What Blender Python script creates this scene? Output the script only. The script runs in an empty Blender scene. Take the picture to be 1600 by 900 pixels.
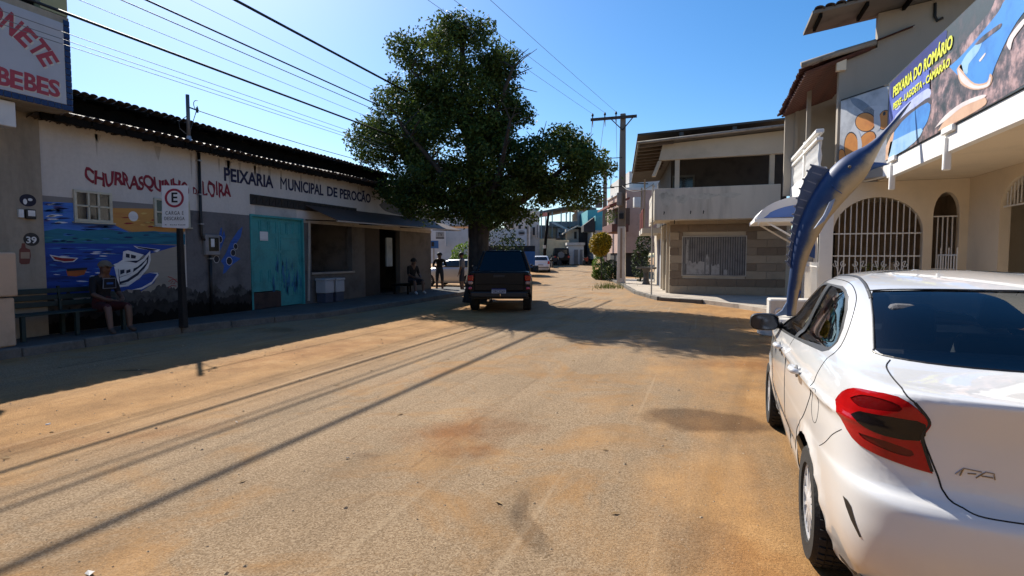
import bpy, bmesh, math, random
import numpy as np
from mathutils import Vector, Matrix
from mathutils.bvhtree import BVHTree
random.seed(7); rng = np.random.default_rng(7)
R = math.radians
S = bpy.context.scene
COL = S.collection

# ------------------------------------------------------------------ camera
F, CAMZ, YAW, PIT = 860.0, 1.6, R(19.5), R(-3.33)
cam = bpy.data.objects.new('camera', bpy.data.cameras.new('camera'))
COL.objects.link(cam)
cam.location = (0, 0, CAMZ)
cam.rotation_euler = (R(90) + PIT, 0, YAW)
cam.data.sensor_width = 36
cam.data.lens = 36 * F / 1600
cam.data.clip_start = 0.05
cam.data.clip_end = 3000
S.camera = cam
# ------------------------------------------------------------------ sky and sun
SUNV = Vector((-0.914, 0.768, 1.0)).normalized()       # towards the sun
elev = math.asin(SUNV.z)
azim = math.atan2(SUNV.x, SUNV.y)                      # clockwise from +Y
world = bpy.data.worlds.new('World'); S.world = world
world.use_nodes = True
wn = world.node_tree
for n in list(wn.nodes): wn.nodes.remove(n)
sky = wn.nodes.new('ShaderNodeTexSky'); sky.sky_type = 'NISHITA'
sky.sun_disc = False
sky.sun_elevation = elev
sky.sun_rotation = azim
sky.air_density = 1.0; sky.dust_density = 0.55; sky.ozone_density = 4.0
bg = wn.nodes.new('ShaderNodeBackground'); bg.inputs[1].default_value = 0.085
wo = wn.nodes.new('ShaderNodeOutputWorld')
hs = wn.nodes.new('ShaderNodeHueSaturation'); hs.inputs['Saturation'].default_value = 1.30   # the clear tropical blue of the whole sky
wn.links.new(sky.outputs[0], hs.inputs['Color']); wn.links.new(hs.outputs[0], bg.inputs[0]); wn.links.new(bg.outputs[0], wo.inputs[0])
sl = bpy.data.lights.new('sun', 'SUN'); sl.energy = 4.0; sl.angle = R(0.5); sl.color = (1.0, 0.93, 0.82)
sun = bpy.data.objects.new('sun', sl); COL.objects.link(sun)
sun.location = (-20, 17, 30)
sun.rotation_euler = SUNV.to_track_quat('Z', 'Y').to_euler()
S.view_settings.view_transform = 'Standard'; S.view_settings.look = 'None'
S.view_settings.exposure = 0.93; S.view_settings.gamma = 1.0
S.view_settings.use_curve_mapping = False

# ------------------------------------------------------------------ helpers
def ray(px, py):
    x = (px - 800) / F; y = -(py - 450) / F
    v = Vector((x, math.cos(PIT) - y * math.sin(PIT), math.sin(PIT) + y * math.cos(PIT)))
    c, s = math.cos(YAW), math.sin(YAW)
    return Vector((v.x * c - v.y * s, v.x * s + v.y * c, v.z))
def at(px, py, **k):
    """point of the place seen at a photo pixel, on the plane x=, y= or z="""
    r = ray(px, py); (a, val), = k.items(); i = 'xyz'.index(a)
    o = Vector((0, 0, CAMZ)); return o + r * ((val - o[i]) / r[i])
def lin(c):
    c = c.lstrip('#'); o = []
    for i in (0, 2, 4):
        v = int(c[i:i+2], 16) / 255
        o.append(v / 12.92 if v <= .04045 else ((v + .055) / 1.055) ** 2.4)
    return tuple(o)
MATS = {}
def mat(name, col, rough=.8, var=.18, scale=2.0, bump=.15, bscale=60., metal=0., coat=0., col2=None, streak=False, spec=.5, fine=.0):
    """procedural surface: two-scale noise over the colour, fine relief"""
    if name in MATS: return MATS[name]
    m = bpy.data.materials.new(name); m.use_nodes = True; nt = m.node_tree
    b = nt.nodes['Principled BSDF']; L = nt.links.new; N = nt.nodes.new
    b.inputs['Roughness'].default_value = rough; b.inputs['Metallic'].default_value = metal
    b.inputs['Coat Weight'].default_value = coat; b.inputs['Specular IOR Level'].default_value = spec
    tc = N('ShaderNodeTexCoord'); mp = N('ShaderNodeMapping'); L(tc.outputs['Object'], mp.inputs[0])
    if streak: mp.inputs['Scale'].default_value = (1, 1, .18)
    n1 = N('ShaderNodeTexNoise'); n1.inputs['Scale'].default_value = scale; n1.inputs['Detail'].default_value = 8; n1.inputs['Roughness'].default_value = .65
    L(mp.outputs[0], n1.inputs['Vector'])
    rp = N('ShaderNodeValToRGB'); L(n1.outputs['Fac'], rp.inputs[0])
    a = col; d = col2 if col2 else tuple(max(0, c * (1 - 2 * var)) for c in col); e = tuple(min(1, c * (1 + var * .6)) for c in col)
    rp.color_ramp.elements[0].position = .25; rp.color_ramp.elements[0].color = (*d, 1)
    rp.color_ramp.elements[1].position = .75; rp.color_ramp.elements[1].color = (*e, 1)
    k = rp.color_ramp.elements.new(.5); k.color = (*a, 1)
    out = rp.outputs[0]
    if fine:
        n3 = N('ShaderNodeTexNoise'); n3.inputs['Scale'].default_value = bscale * .6; n3.inputs['Detail'].default_value = 4
        L(tc.outputs['Object'], n3.inputs['Vector'])
        r3 = N('ShaderNodeValToRGB'); L(n3.outputs['Fac'], r3.inputs[0])
        r3.color_ramp.elements[0].position = .3; r3.color_ramp.elements[0].color = (1 - fine,) * 3 + (1,)
        r3.color_ramp.elements[1].position = .7; r3.color_ramp.elements[1].color = (1, 1, 1, 1)
        mx = N('ShaderNodeMix'); mx.data_type = 'RGBA'; mx.blend_type = 'MULTIPLY'; mx.inputs[0].default_value = 1
        L(out, mx.inputs[6]); L(r3.outputs[0], mx.inputs[7]); out = mx.outputs[2]
    L(out, b.inputs['Base Color'])
    if bump:
        n2 = N('ShaderNodeTexNoise'); n2.inputs['Scale'].default_value = bscale; n2.inputs['Detail'].default_value = 5
        L(tc.outputs['Object'], n2.inputs['Vector'])
        bp = N('ShaderNodeBump'); bp.inputs['Strength'].default_value = bump; bp.inputs['Distance'].default_value = .02
        L(n2.outputs['Fac'], bp.inputs['Height']); L(bp.outputs[0], b.inputs['Normal'])
    MATS[name] = m; return m
def glass(name, tint=(.1, .11, .12), rough=.02, refl=1.0):
    if name in MATS: return MATS[name]
    m = bpy.data.materials.new(name); m.use_nodes = True; nt = m.node_tree; N = nt.nodes.new; L = nt.links.new
    nt.nodes.remove(nt.nodes['Principled BSDF'])
    t = N('ShaderNodeBsdfTransparent'); t.inputs[0].default_value = (*tint, 1)
    g = N('ShaderNodeBsdfGlossy'); g.inputs['Roughness'].default_value = rough; g.inputs[0].default_value = (refl, refl, refl, 1)
    fr = N('ShaderNodeFresnel'); fr.inputs[0].default_value = 1.5
    mx = N('ShaderNodeMixShader'); L(fr.outputs[0], mx.inputs[0]); L(t.outputs[0], mx.inputs[1]); L(g.outputs[0], mx.inputs[2])
    L(mx.outputs[0], nt.nodes['Material Output'].inputs[0]); MATS[name] = m; return m

WOFF = {}                                             # world offset of each thing's origin
def tag(o, label=None, cat=None, group=None, kind=None):
    if label: o['label'] = label
    if cat: o['category'] = cat
    if group: o['group'] = group
    if kind: o['kind'] = kind
    return o
def thing(name, loc, label, cat, group=None, rz=0., kind=None):
    o = bpy.data.objects.new(name, None); COL.objects.link(o); o.empty_display_size = .2
    o.location = loc; o.rotation_euler.z = rz
    WOFF[o] = Vector(loc) if not rz else Vector((0, 0, 0))   # rotated things are written in their own axes
    return tag(o, label, cat, group, kind)
class MB:
    """collects shapes for ONE mesh"""
    def __init__(s): s.v = []; s.f = []
    def add(s, v, f):
        k = len(s.v); s.v += [tuple(p) for p in v]; s.f += [tuple(i + k for i in q) for q in f]; return s
    def box(s, x0, x1, y0, y1, z0, z1):
        return s.add([(x0,y0,z0),(x1,y0,z0),(x1,y1,z0),(x0,y1,z0),(x0,y0,z1),(x1,y0,z1),(x1,y1,z1),(x0,y1,z1)],
                     [(3,2,1,0),(4,5,6,7),(0,1,5,4),(1,2,6,5),(2,3,7,6),(3,0,4,7)])
    def hexa(s, a, b):
        """eight corners: ring a (4) and ring b (4)"""
        return s.add(list(a) + list(b), [(3,2,1,0),(4,5,6,7),(0,1,5,4),(1,2,6,5),(2,3,7,6),(3,0,4,7)])
    def prism(s, pts, d):
        """closed outline pts (3-D) pushed by vector d"""
        n = len(pts); d = Vector(d); a = [Vector(p) for p in pts]; b = [p + d for p in a]
        return s.add(a + b, [tuple(range(n))[::-1], tuple(range(n, 2*n))] + [(i, (i+1) % n, n + (i+1) % n, n + i) for i in range(n)])
    def bar(s, a, b, w, h=None, up=(0,0,1)):
        a = Vector(a); b = Vector(b); h = h or w; d = (b - a).normalized(); u = Vector(up)
        if abs(d.dot(u)) > .99: u = Vector((0, 1, 0))
        x = d.cross(u).normalized() * (w / 2); y = x.cross(d).normalized() * (h / 2)
        return s.hexa([a-x-y, a+x-y, a+x+y, a-x+y], [b-x-y, b+x-y, b+x+y, b-x+y])
    def tube(s, pts, r, n=8, cap=True):
        pts = [Vector(p) for p in pts]; m = len(pts); rr = r if isinstance(r, (list, tuple)) else [r] * m
        v = []; f = []; prev = None
        for i, p in enumerate(pts):
            d = (pts[min(i+1, m-1)] - pts[max(i-1, 0)]).normalized()
            if prev is None:
                prev = Vector((0,0,1)) if abs(d.z) < .9 else Vector((1,0,0))
            x = (prev - d * prev.dot(d)).normalized(); y = d.cross(x); prev = x
            for k in range(n):
                t = 2 * math.pi * k / n; v.append(p + (x * math.cos(t) + y * math.sin(t)) * rr[i])
        for i in range(m - 1):
            for k in range(n):
                f.append((i*n+k, i*n+(k+1) % n, (i+1)*n+(k+1) % n, (i+1)*n+k))
        if cap: f += [tuple(range(n))[::-1], tuple(range((m-1)*n, m*n))]
        return s.add(v, f)
    def lathe(s, prof, c, n=24, axis='z', cap=True):
        """prof [(r,h)] about axis through c"""
        v = []; f = []; c = Vector(c); m = len(prof)
        for r_, h in prof:
            for k in range(n):
                t = 2 * math.pi * k / n; a, b = r_ * math.cos(t), r_ * math.sin(t)
                v.append(c + Vector({'z': (a, b, h), 'x': (h, a, b), 'y': (b, h, a)}[axis]))
        for i in range(m - 1):
            for k in range(n): f.append((i*n+k, i*n+(k+1) % n, (i+1)*n+(k+1) % n, (i+1)*n+k))
        if cap: f += [tuple(range(n))[::-1], tuple(range((m-1)*n, m*n))]
        return s.add(v, f)
    def grid(s, P):
        """P[i][j] points"""
        a = len(P); b = len(P[0]); v = [p for row in P for p in row]
        return s.add(v, [(i*b+j, i*b+j+1, (i+1)*b+j+1, (i+1)*b+j) for i in range(a-1) for j in range(b-1)])
    def mesh(s, name, off=(0,0,0), smooth=False):
        me = bpy.data.meshes.new(name); o = Vector(off)
        me.from_pydata([tuple(Vector(p) - o) for p in s.v], [], s.f); me.validate()
        if smooth:
            me.polygons.foreach_set('use_smooth', [True] * len(me.polygons))
        return me
    def build(s, name, m, parent=None, smooth=False, bevel=0., off=None, label=None, cat=None, group=None, kind=None, seg=1, fixn=True):
        o_ = off if off is not None else (WOFF.get(parent, Vector()) if parent else Vector())
        me = s.mesh(name, o_, smooth)
        if fixn:
            bm = bmesh.new(); bm.from_mesh(me); bmesh.ops.recalc_face_normals(bm, faces=bm.faces); bm.to_mesh(me); bm.free()
        ob = bpy.data.objects.new(name, me); COL.objects.link(ob)
        if m: me.materials.append(m)
        if parent: ob.parent = parent; WOFF[ob] = Vector(o_)
        if smooth == 'auto' :
            pass
        if bevel:
            bv = ob.modifiers.new('bevel', 'BEVEL'); bv.width = bevel; bv.segments = seg; bv.limit_method = 'ANGLE'; bv.angle_limit = R(40)
        return tag(ob, label, cat, group, kind)
def piece(src, name, parent, loc, rot=None, m=None):
    """a copy of one piece that shares its mesh"""
    o = src.copy(); o.name = name; COL.objects.link(o); o.parent = parent; o.location = loc
    if rot: o.rotation_euler = rot
    return o
def catmull(P, k):
    P = [np.array(p, float) for p in P]; out = []
    for i in range(len(P) - 1):
        a = P[max(i-1, 0)]; b = P[i]; c = P[i+1]; d = P[min(i+2, len(P)-1)]
        for j in range(k):
            t = j / k; out.append(.5 * (2*b + (c-a)*t + (2*a-5*b+4*c-d)*t*t + (3*b-a-3*c+d)*t**3))
    out.append(P[-1]); return out
def text_mesh(body, size, extrude=.0, shear=0., offset=0., spacing=1.0):
    c = bpy.data.curves.new('txt', 'FONT'); c.body = body; c.size = size; c.extrude = extrude; c.shear = shear; c.offset = offset
    c.space_character = spacing; c.resolution_u = 3; c.align_x = 'LEFT'
    o = bpy.data.objects.new('txt', c); COL.objects.link(o)
    dg = bpy.context.evaluated_depsgraph_get(); me = bpy.data.meshes.new_from_object(o.evaluated_get(dg))
    bpy.data.objects.remove(o); bpy.data.curves.remove(c); me.name = 'lettering'; return me
def lettering(body, p0, ux, uz, width, height, m, parent, depth=.006, offset=0., shear=0., name='lettering', spacing=1., warp=None, label=None):
    """raised flat letters: p0 = lower left (world), ux/uz directions, fitted to width x height"""
    me = text_mesh(body, 1., extrude=.02, shear=shear, offset=offset, spacing=spacing)
    n = len(me.vertices); co = np.empty(n * 3); me.vertices.foreach_get('co', co); co = co.reshape(-1, 3)
    x0, x1 = co[:, 0].min(), co[:, 0].max(); y0, y1 = co[:, 1].min(), co[:, 1].max()
    a = (co[:, 0] - x0) / (x1 - x0); b = (co[:, 1] - y0) / (y1 - y0); d = (co[:, 2] + .02) / .04 * depth
    if warp: a, b = warp(a, b)
    ux = np.array(ux, float); uz = np.array(uz, float); nn = np.cross(ux, uz); nn /= np.linalg.norm(nn)
    off = np.array(WOFF.get(parent, Vector()))
    q = np.array(p0, float) - off + a[:, None] * width * ux + b[:, None] * height * uz + d[:, None] * nn
    me.vertices.foreach_set('co', q.ravel()); me.update(); me.materials.clear(); me.materials.append(m)
    o = bpy.data.objects.new(name, me); COL.objects.link(o); o.parent = parent; WOFF[o] = Vector(off)
    return tag(o, label)
# ------------------------------------------------------------------ ground, road, pavements
def gz(x, y):
    """the street is level near by and climbs a little at its far end"""
    t = min(1, max(0, (y - 36) / 26)); return .68 * t * t * (3 - 2 * t)
def ground_material():
    m = bpy.data.materials.new('sandy_road'); m.use_nodes = True; nt = m.node_tree; N = nt.nodes.new; L = nt.links.new
    b = nt.nodes['Principled BSDF']; b.inputs['Roughness'].default_value = .9; b.inputs['Specular IOR Level'].default_value = .25
    tc = N('ShaderNodeTexCoord'); P = tc.outputs['Object']
    def noise(scale, detail=6, rough=.6, vec=None, dist=0.):
        n = N('ShaderNodeTexNoise'); n.inputs['Scale'].default_value = scale; n.inputs['Detail'].default_value = detail; n.inputs['Roughness'].default_value = rough
        n.inputs['Distortion'].default_value = dist; L(vec or P, n.inputs['Vector']); return n.outputs['Fac']
    def ramp(x, *st):
        r = N('ShaderNodeValToRGB'); L(x, r.inputs[0]); e = r.color_ramp.elements
        while len(e) < len(st): e.new(.5)
        for k, (p, c) in enumerate(st):
            e[k].position = p; e[k].color = (*(c if isinstance(c, tuple) else (c,) * 3), 1)
        return r.outputs[0]
    def math_(op, a, b_=None, c=None):
        n = N('ShaderNodeMath'); n.operation = op
        for i, x in enumerate((a, b_, c)):
            if x is None: continue
            if isinstance(x, (int, float)): n.inputs[i].default_value = x
            else: L(x, n.inputs[i])
        return n.outputs[0]
    def mix(f, a, b_, mode='MIX'):
        n = N('ShaderNodeMix'); n.data_type = 'RGBA'; n.blend_type = mode; n.clamp_factor = True
        for i, x in ((0, f), (6, a), (7, b_)):
            if isinstance(x, (int, float)): n.inputs[i].default_value = x
            elif isinstance(x, tuple): n.inputs[i].default_value = (*x, 1)
            else: L(x, n.inputs[i])
        return n.outputs[2]
    sx = N('ShaderNodeSeparateXYZ'); L(P, sx.inputs[0]); X, Y = sx.outputs[0], sx.outputs[1]
    st = N('ShaderNodeMapping'); st.inputs['Scale'].default_value = (1, .16, 1); L(P, st.inputs[0]); SV = st.outputs[0]
    big = noise(.45, 5, .55); mid = noise(1.7, 6, .62); fine = noise(60, 4, .65); grit = noise(190, 3, .7); streak = noise(2.2, 5, .6, SV)
    # tarmac shows through in the road, sand has drifted into a strip on the left and all along the right
    bend = math_('MULTIPLY', math_('MAXIMUM', math_('SUBTRACT', Y, 13.), 0.), .235); XB_ = math_('ADD', X, bend)
    wob_ = math_('ADD', math_('MULTIPLY', math_('SUBTRACT', big, .5), 3.4), math_('ADD', math_('MULTIPLY', math_('SUBTRACT', streak, .5), 2.2), math_('MULTIPLY', math_('SUBTRACT', mid, .5), 1.6)))
    left = math_('SUBTRACT', 1., math_('DIVIDE', math_('ABSOLUTE', math_('ADD', math_('ADD', XB_, 6.3), math_('MULTIPLY', wob_, .35))), 2.4))
    right = math_('DIVIDE', math_('ADD', math_('ADD', XB_, 1.1), wob_), 2.6)
    sandf = ramp(math_('ADD', math_('MAXIMUM', left, right), math_('MULTIPLY', wob_, .16)), (.05, .10), (.75, 1.))
    patch = ramp(noise(.85, 7, .66, None, .6), (.47, 0.), (.62, .75)); sandf = math_('MAXIMUM', sandf, patch)
    vg = N('ShaderNodeTexVoronoi'); vg.inputs['Scale'].default_value = 105; vg.inputs['Randomness'].default_value = 1.; L(P, vg.inputs['Vector']); vs_ = N('ShaderNodeSeparateColor'); L(vg.outputs['Color'], vs_.inputs[0]); grain = vs_.outputs[0]
    vg2 = N('ShaderNodeTexVoronoi'); vg2.inputs['Scale'].default_value = 140; L(P, vg2.inputs['Vector']); vs2 = N('ShaderNodeSeparateColor'); L(vg2.outputs['Color'], vs2.inputs[0]); grain2 = vs2.outputs[1]
    tar = ramp(math_('ADD', math_('MULTIPLY', grain, .6), math_('MULTIPLY', fine, .4)), (.15, (.165, .110, .060)), (.45, (.275, .192, .112)), (.80, (.40, .295, .185)))
    sand = ramp(mid, (.25, (.24, .120, .038)), (.5, (.355, .19, .068)), (.75, (.44, .255, .105)))
    sand = mix(.75, sand, ramp(math_('ADD', math_('MULTIPLY', grain2, .5), math_('MULTIPLY', fine, .5)), (.2, .60), (.5, 1.), (.85, 1.28)), 'MULTIPLY')
    col = mix(sandf, tar, sand)
    col = mix(.6, col, ramp(streak, (.3, .68), (.55, 1.), (.8, 1.14)), 'MULTIPLY'); col = mix(.5, col, ramp(big, (.3, .78), (.6, 1.08)), 'MULTIPLY')
    # thin wheel tracks along the street
    tm = N('ShaderNodeMapping'); tm.inputs['Scale'].default_value = (7.5, .10, 1); tm.inputs['Rotation'].default_value = (0, 0, R(3)); L(P, tm.inputs[0])
    tk = ramp(noise(1.0, 3, .5, tm.outputs[0], .25), (.30, 1.), (.38, 0.)); tk2 = ramp(noise(1.3, 3, .5, tm.outputs[0], .2), (.63, 0.), (.72, 1.)); where = ramp(mid, (.40, 0.), (.60, 1.))
    col = mix(math_('MULTIPLY', math_('MULTIPLY', tk, where), .55), col, (.62, .55, .48), 'MULTIPLY'); col = mix(math_('MULTIPLY', tk2, .28), col, (.50, .37, .23))
    crack = N('ShaderNodeTexVoronoi'); crack.feature = 'DISTANCE_TO_EDGE'; crack.inputs['Scale'].default_value = .8; wv = N('ShaderNodeVectorMath'); wv.operation = 'ADD'; nz = N('ShaderNodeTexNoise'); nz.inputs['Scale'].default_value = 2.5; nz.inputs['Detail'].default_value = 5; L(P, nz.inputs['Vector']); L(P, wv.inputs[0]); L(nz.outputs['Color'], wv.inputs[1]); L(wv.outputs[0], crack.inputs['Vector'])
    ck = ramp(crack.outputs['Distance'], (.0, 1.), (.012, 0.)); col = mix(math_('MULTIPLY', math_('MULTIPLY', ck, math_('SUBTRACT', 1., sandf)), .35), col, (.55, .5, .45), 'MULTIPLY')
    # patches with outlines of their own: damp sand, a dark tarmac repair, reddish drift
    def blob(cx, cy, rx, ry, rot, soft, wob):
        mp = N('ShaderNodeMapping'); mp.vector_type = 'TEXTURE'; mp.inputs['Location'].default_value = (cx, cy, 0); mp.inputs['Rotation'].default_value = (0, 0, rot); mp.inputs['Scale'].default_value = (rx, ry, 1)
        L(P, mp.inputs[0]); ln = N('ShaderNodeVectorMath'); ln.operation = 'LENGTH'; L(mp.outputs[0], ln.inputs[0])
        d = math_('ADD', ln.outputs['Value'], math_('MULTIPLY', math_('SUBTRACT', mid, .5), wob))
        d = math_('ADD', d, math_('MULTIPLY', math_('SUBTRACT', fine, .5), wob * .35))
        return ramp(d, (max(0, 1 - soft), 1.), (1., 0.))
    for args, c, k in BLOBS: col = mix(math_('MULTIPLY', blob(*args), k), col, c, 'MULTIPLY')
    # small stones and grains
    vo = N('ShaderNodeTexVoronoi'); vo.inputs['Scale'].default_value = 42; L(P, vo.inputs['Vector'])
    dots = ramp(vo.outputs['Distance'], (.10, 1.), (.17, 0.)); pick = ramp(noise(31, 1), (.60, 0.), (.66, 1.))
    col = mix(math_('MULTIPLY', math_('MULTIPLY', dots, pick), .6), col, (.62, .52, .40))
    dk = ramp(noise(70, 2, .5), (.24, 1.), (.33, 0.)); col = mix(math_('MULTIPLY', dk, .5), col, (.09, .055, .03))
    L(col, b.inputs['Base Color'])
    h = math_('ADD', math_('MULTIPLY', fine, .6), math_('MULTIPLY', grit, .35)); h = math_('ADD', h, math_('MULTIPLY', mid, 1.0)); h = math_('ADD', h, math_('MULTIPLY', streak, .5))
    bp = N('ShaderNodeBump'); bp.inputs['Strength'].default_value = .55; bp.inputs['Distance'].default_value = .035; L(h, bp.inputs['Height']); L(bp.outputs[0], b.inputs['Normal'])
    return m
BLOBS = [  # (cx, cy, rx, ry, turn, softness, wobble), tint, strength
    ((-.02, 5.62, .66, .42, R(0), .25, .9), (.42, .36, .30), .85),          # damp sand beside the front wheel
    ((.35, 4.6, .10, 1.1, R(4), .9, .8), (.72, .66, .60), .5),
    ((-.95, 2.98, .09, .30, R(38), .4, 1.5), (.56, .54, .53), .75),         # dark tarmac scab
    ((-1.10, 3.30, .06, .22, R(12), .4, 1.6), (.60, .58, .57), .7),
    ((-2.05, 4.55, .55, .75, R(-20), .9, 2.6), (.78, .56, .38), .9),        # rust coloured drift
    ((-1.75, 4.2, .30, .35, R(10), .9, 2.8), (.74, .54, .38), .7),
    ((-2.55, 3.70, .16, .10, 0, .8, 2.6), (.6, .5, .42), .6),
    ((-6.2, 7.6, .8, 2.2, R(-12), .9, 1.9), (.82, .66, .50), .6),
    ((-7.6, 5.4, .35, .05, R(30), .5, .9), (.3, .3, .3), .8),
    ((.6, 8.8, 1.2, .7, R(10), .9, 2.2), (.78, .62, .48), .7),
    ((1.4, 11.2, .9, .5, R(0), .8, 1.9), (.7, .6, .5), .5),
    ((-8.8, 9.5, .9, .5, R(0), .8, 1.9), (.55, .5, .45), .6),
    ((-3.6, 6.5, .9, .35, R(60), .9, 2.4), (1.12, 1.02, .92), .8),
    ((.3, 2.6, .5, .9, R(10), .9, 2.4), (.80, .64, .48), .7),
    ((-4.8, 3.4, 1.1, .25, R(38), .9, 2.4), (.84, .66, .48), .7),
]
M_road = ground_material()
def sheet(name, xs, ys, z0, m, kind='structure', lab=None):
    mb = MB(); mb.grid([[(x, y, gz(x, y) + z0) for x in xs] for y in ys]); return mb.build(name, m, kind=kind, smooth=True)
ys = [-300, -60, -20, 0, 20, 34] + list(np.linspace(36, 62, 14)) + [70, 90, 150, 400, 900]
M_sand = mat('packed_sand', (.42, .235, .095), rough=.95, var=.25, scale=.6, bump=.4, bscale=40, fine=.3)
sheet('ground', [-900, -200, -60, -20, 0, 20, 60, 200, 900], ys, -.012, M_sand)
# road follows the street and then bends to the left
cl = [(-20, -4.0, 7.4), (0, -3.6, 7.2), (14, -3.6, 6.8), (20, -4.9, 4.2), (26, -6.4, 3.6), (32, -8.0, 3.4), (40, -10.0, 3.3), (48, -12.3, 3.3), (56, -14.8, 3.4), (64, -18.5, 4.0), (70, -24.0, 5.0)]
cl = catmull(cl, 5)
mb = MB(); mb.grid([[(c[1] + c[2]*k, c[0], gz(0, c[0])) for k in np.linspace(-1, 1, 9)] for c in cl]); mb.build('road', M_road, kind='structure', smooth=True)
# left pavement with kerb stones
M_conc = mat('old_concrete', (.095, .088, .08), rough=.92, var=.25, scale=1.3, bump=.35, bscale=30, fine=.25)
M_kerb = mat('kerb_concrete', (.15, .135, .115), rough=.9, var=.25, scale=2.5, bump=.35, bscale=40, fine=.25)
KL = [(-10.2, -16), (-10.2, 8.4), (-9.75, 10.5), (-9.35, 11.6), (-9.25, 14), (-9.3, 23.5)]
mb = MB(); o = [(x - .14, y) for x, y in KL]
mb.prism([(x, y, -.05) for x, y in o] + [(-11.62, 23.5, -.05), (-11.62, -16, -.05)], (0, 0, .195))
pav = mb.build('pavement', M_conc, kind='structure')
stone = None; 
for i in range(len(KL) - 1):
    a, b = Vector((*KL[i], 0)), Vector((*KL[i+1], 0)); n = max(1, round((b - a).length / .95)); d = (b - a) / n
    for k in range(n):
        p = a + d * k; q = a + d * (k + 1) - d.normalized() * .012; nx = Vector((-d.y, d.x, 0)).normalized() * .14
        if q.y < 1.5: continue
        w = random.uniform(-.012, .012); z1 = .15 + random.uniform(-.008, .010)
        kb = MB(); e = Vector((w, 0, 0))
        kb.hexa([p+e+Vector((0,0,-.05)), q+e+Vector((0,0,-.05)), q+nx+Vector((0,0,-.05)), p+nx+Vector((0,0,-.05))], [p+e-nx*.15*-1+Vector((0,0,z1)), q+e+nx*.15+Vector((0,0,z1)), q+nx+Vector((0,0,z1)), p+nx+Vector((0,0,z1))])
        kb.build('kerbstone', M_kerb, pav, bevel=.015)
# right pavement in front of the corner house
KR = [(3.2, 13.2), (.95, 18.2), (-.1, 19.6), (-1.55, 20.4), (-2.75, 23.6), (-4.3, 30.2), (-6.0, 36.5)]
mb = MB(); mb.prism([(x, y, -.05) for x, y in KR] + [(-1.5, 37, -.05), (4.5, 24, -.05), (4.5, 13.2, -.05)], (0, 0, .17))
M_pink = mat('beige_paving', (.46, .40, .33), rough=.9, var=.22, scale=1.6, bump=.3, bscale=35, fine=.2)  # even beige paving colour
pav2 = mb.build('pavement', M_pink, kind='structure')
for i in range(2, len(KR) - 1):
    a, b = Vector((*KR[i], 0)), Vector((*KR[i+1], 0)); n = max(1, round((b - a).length / .9)); d = (b - a) / n
    for k in range(n):
        p = a + d*k; q = a + d*(k+1) - d.normalized()*.015; nx = Vector((d.y, -d.x, 0)).normalized()*-.13*-1
        z1 = .128 + random.uniform(-.006, .01)
        MB().hexa([p-nx+Vector((0,0,-.05)), q-nx+Vector((0,0,-.05)), q+nx*.2+Vector((0,0,-.05)), p+nx*.2+Vector((0,0,-.05))], [p-nx+Vector((0,0,z1)), q-nx+Vector((0,0,z1)), q+nx*.2+Vector((0,0,z1)), p+nx*.2+Vector((0,0,z1))]).build('kerbstone', M_kerb, pav2, bevel=.015)
# forecourt of the right-hand shop
mb = MB(); mb.box(2.75, 9, -6, 15.2, -.05, .10); mb.build('forecourt', mat('forecourt_concrete', (.40, .35, .29), var=.2, bump=.3, fine=.2), kind='structure', bevel=.01)
# loose grit, nobody could count it
mb = MB()
for i in range(1900):
    if i < 1200: x, y = rng.uniform(-7.5, 1.2), rng.uniform(1.2, 9)
    else: x, y = rng.uniform(-9.8, -5.0), rng.uniform(2, 12)
    if .4 < x < 2.3 and 2.1 < y < 6.6: continue
    s_ = float(rng.choice([.004, .006, .008, .011, .017], p=[.38, .32, .18, .09, .03])); a = rng.uniform(0, 6.28)
    c = [(x + s_*math.cos(a + t)*rng.uniform(.7, 1.2), y + s_*math.sin(a + t)*rng.uniform(.7, 1.2), .0) for t in (0, 1.57, 3.14, 4.71)]
    mb.add(c + [(x + s_*.2, y, s_*rng.uniform(.5, .9))], [(0, 1, 4), (1, 2, 4), (2, 3, 4), (3, 0, 4)])
mb.build('grit', mat('grit_stone', (.36, .27, .17), var=.4, scale=5, bump=0), kind='stuff')
mb = MB()
for i in range(60):
    x, y = (rng.uniform(-9.8, -5), rng.uniform(3, 12)) if i % 2 else (rng.uniform(-6, 1.5), rng.uniform(2, 13)); s_ = rng.uniform(.02, .045); a = rng.uniform(0, 6.28)
    if .3 < x < 2.3 and 2.1 < y < 6.6: continue
    u = Vector((math.cos(a), math.sin(a), 0)); v = Vector((-u.y, u.x, 0)); c = Vector((x, y, .006))
    mb.add([c - u*s_, c + v*s_*.4 + Vector((0, 0, .008)), c + u*s_, c - v*s_*.4 + Vector((0, 0, .004))], [(0, 1, 2, 3)])
mb.build('fallen_leaves', mat('dry_leaf', (.28, .17, .06), var=.4, scale=4, bump=0), kind='stuff')
# low wooded hills closing the view
M_hill = mat('far_woods', (.05, .075, .035), var=.4, scale=.15, bump=0)
mb = MB(); xs = np.linspace(-500, 500, 90)
mb.grid([[(x, 330 + 40*k, -2 + (0 if k == 0 else 9 + 7*math.sin(x*.013) + 4*math.sin(x*.041+1) + rng.uniform(-.8, .8))) for x in xs] for k in (0, 1)])
mb.build('hills', M_hill, kind='structure')

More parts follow.
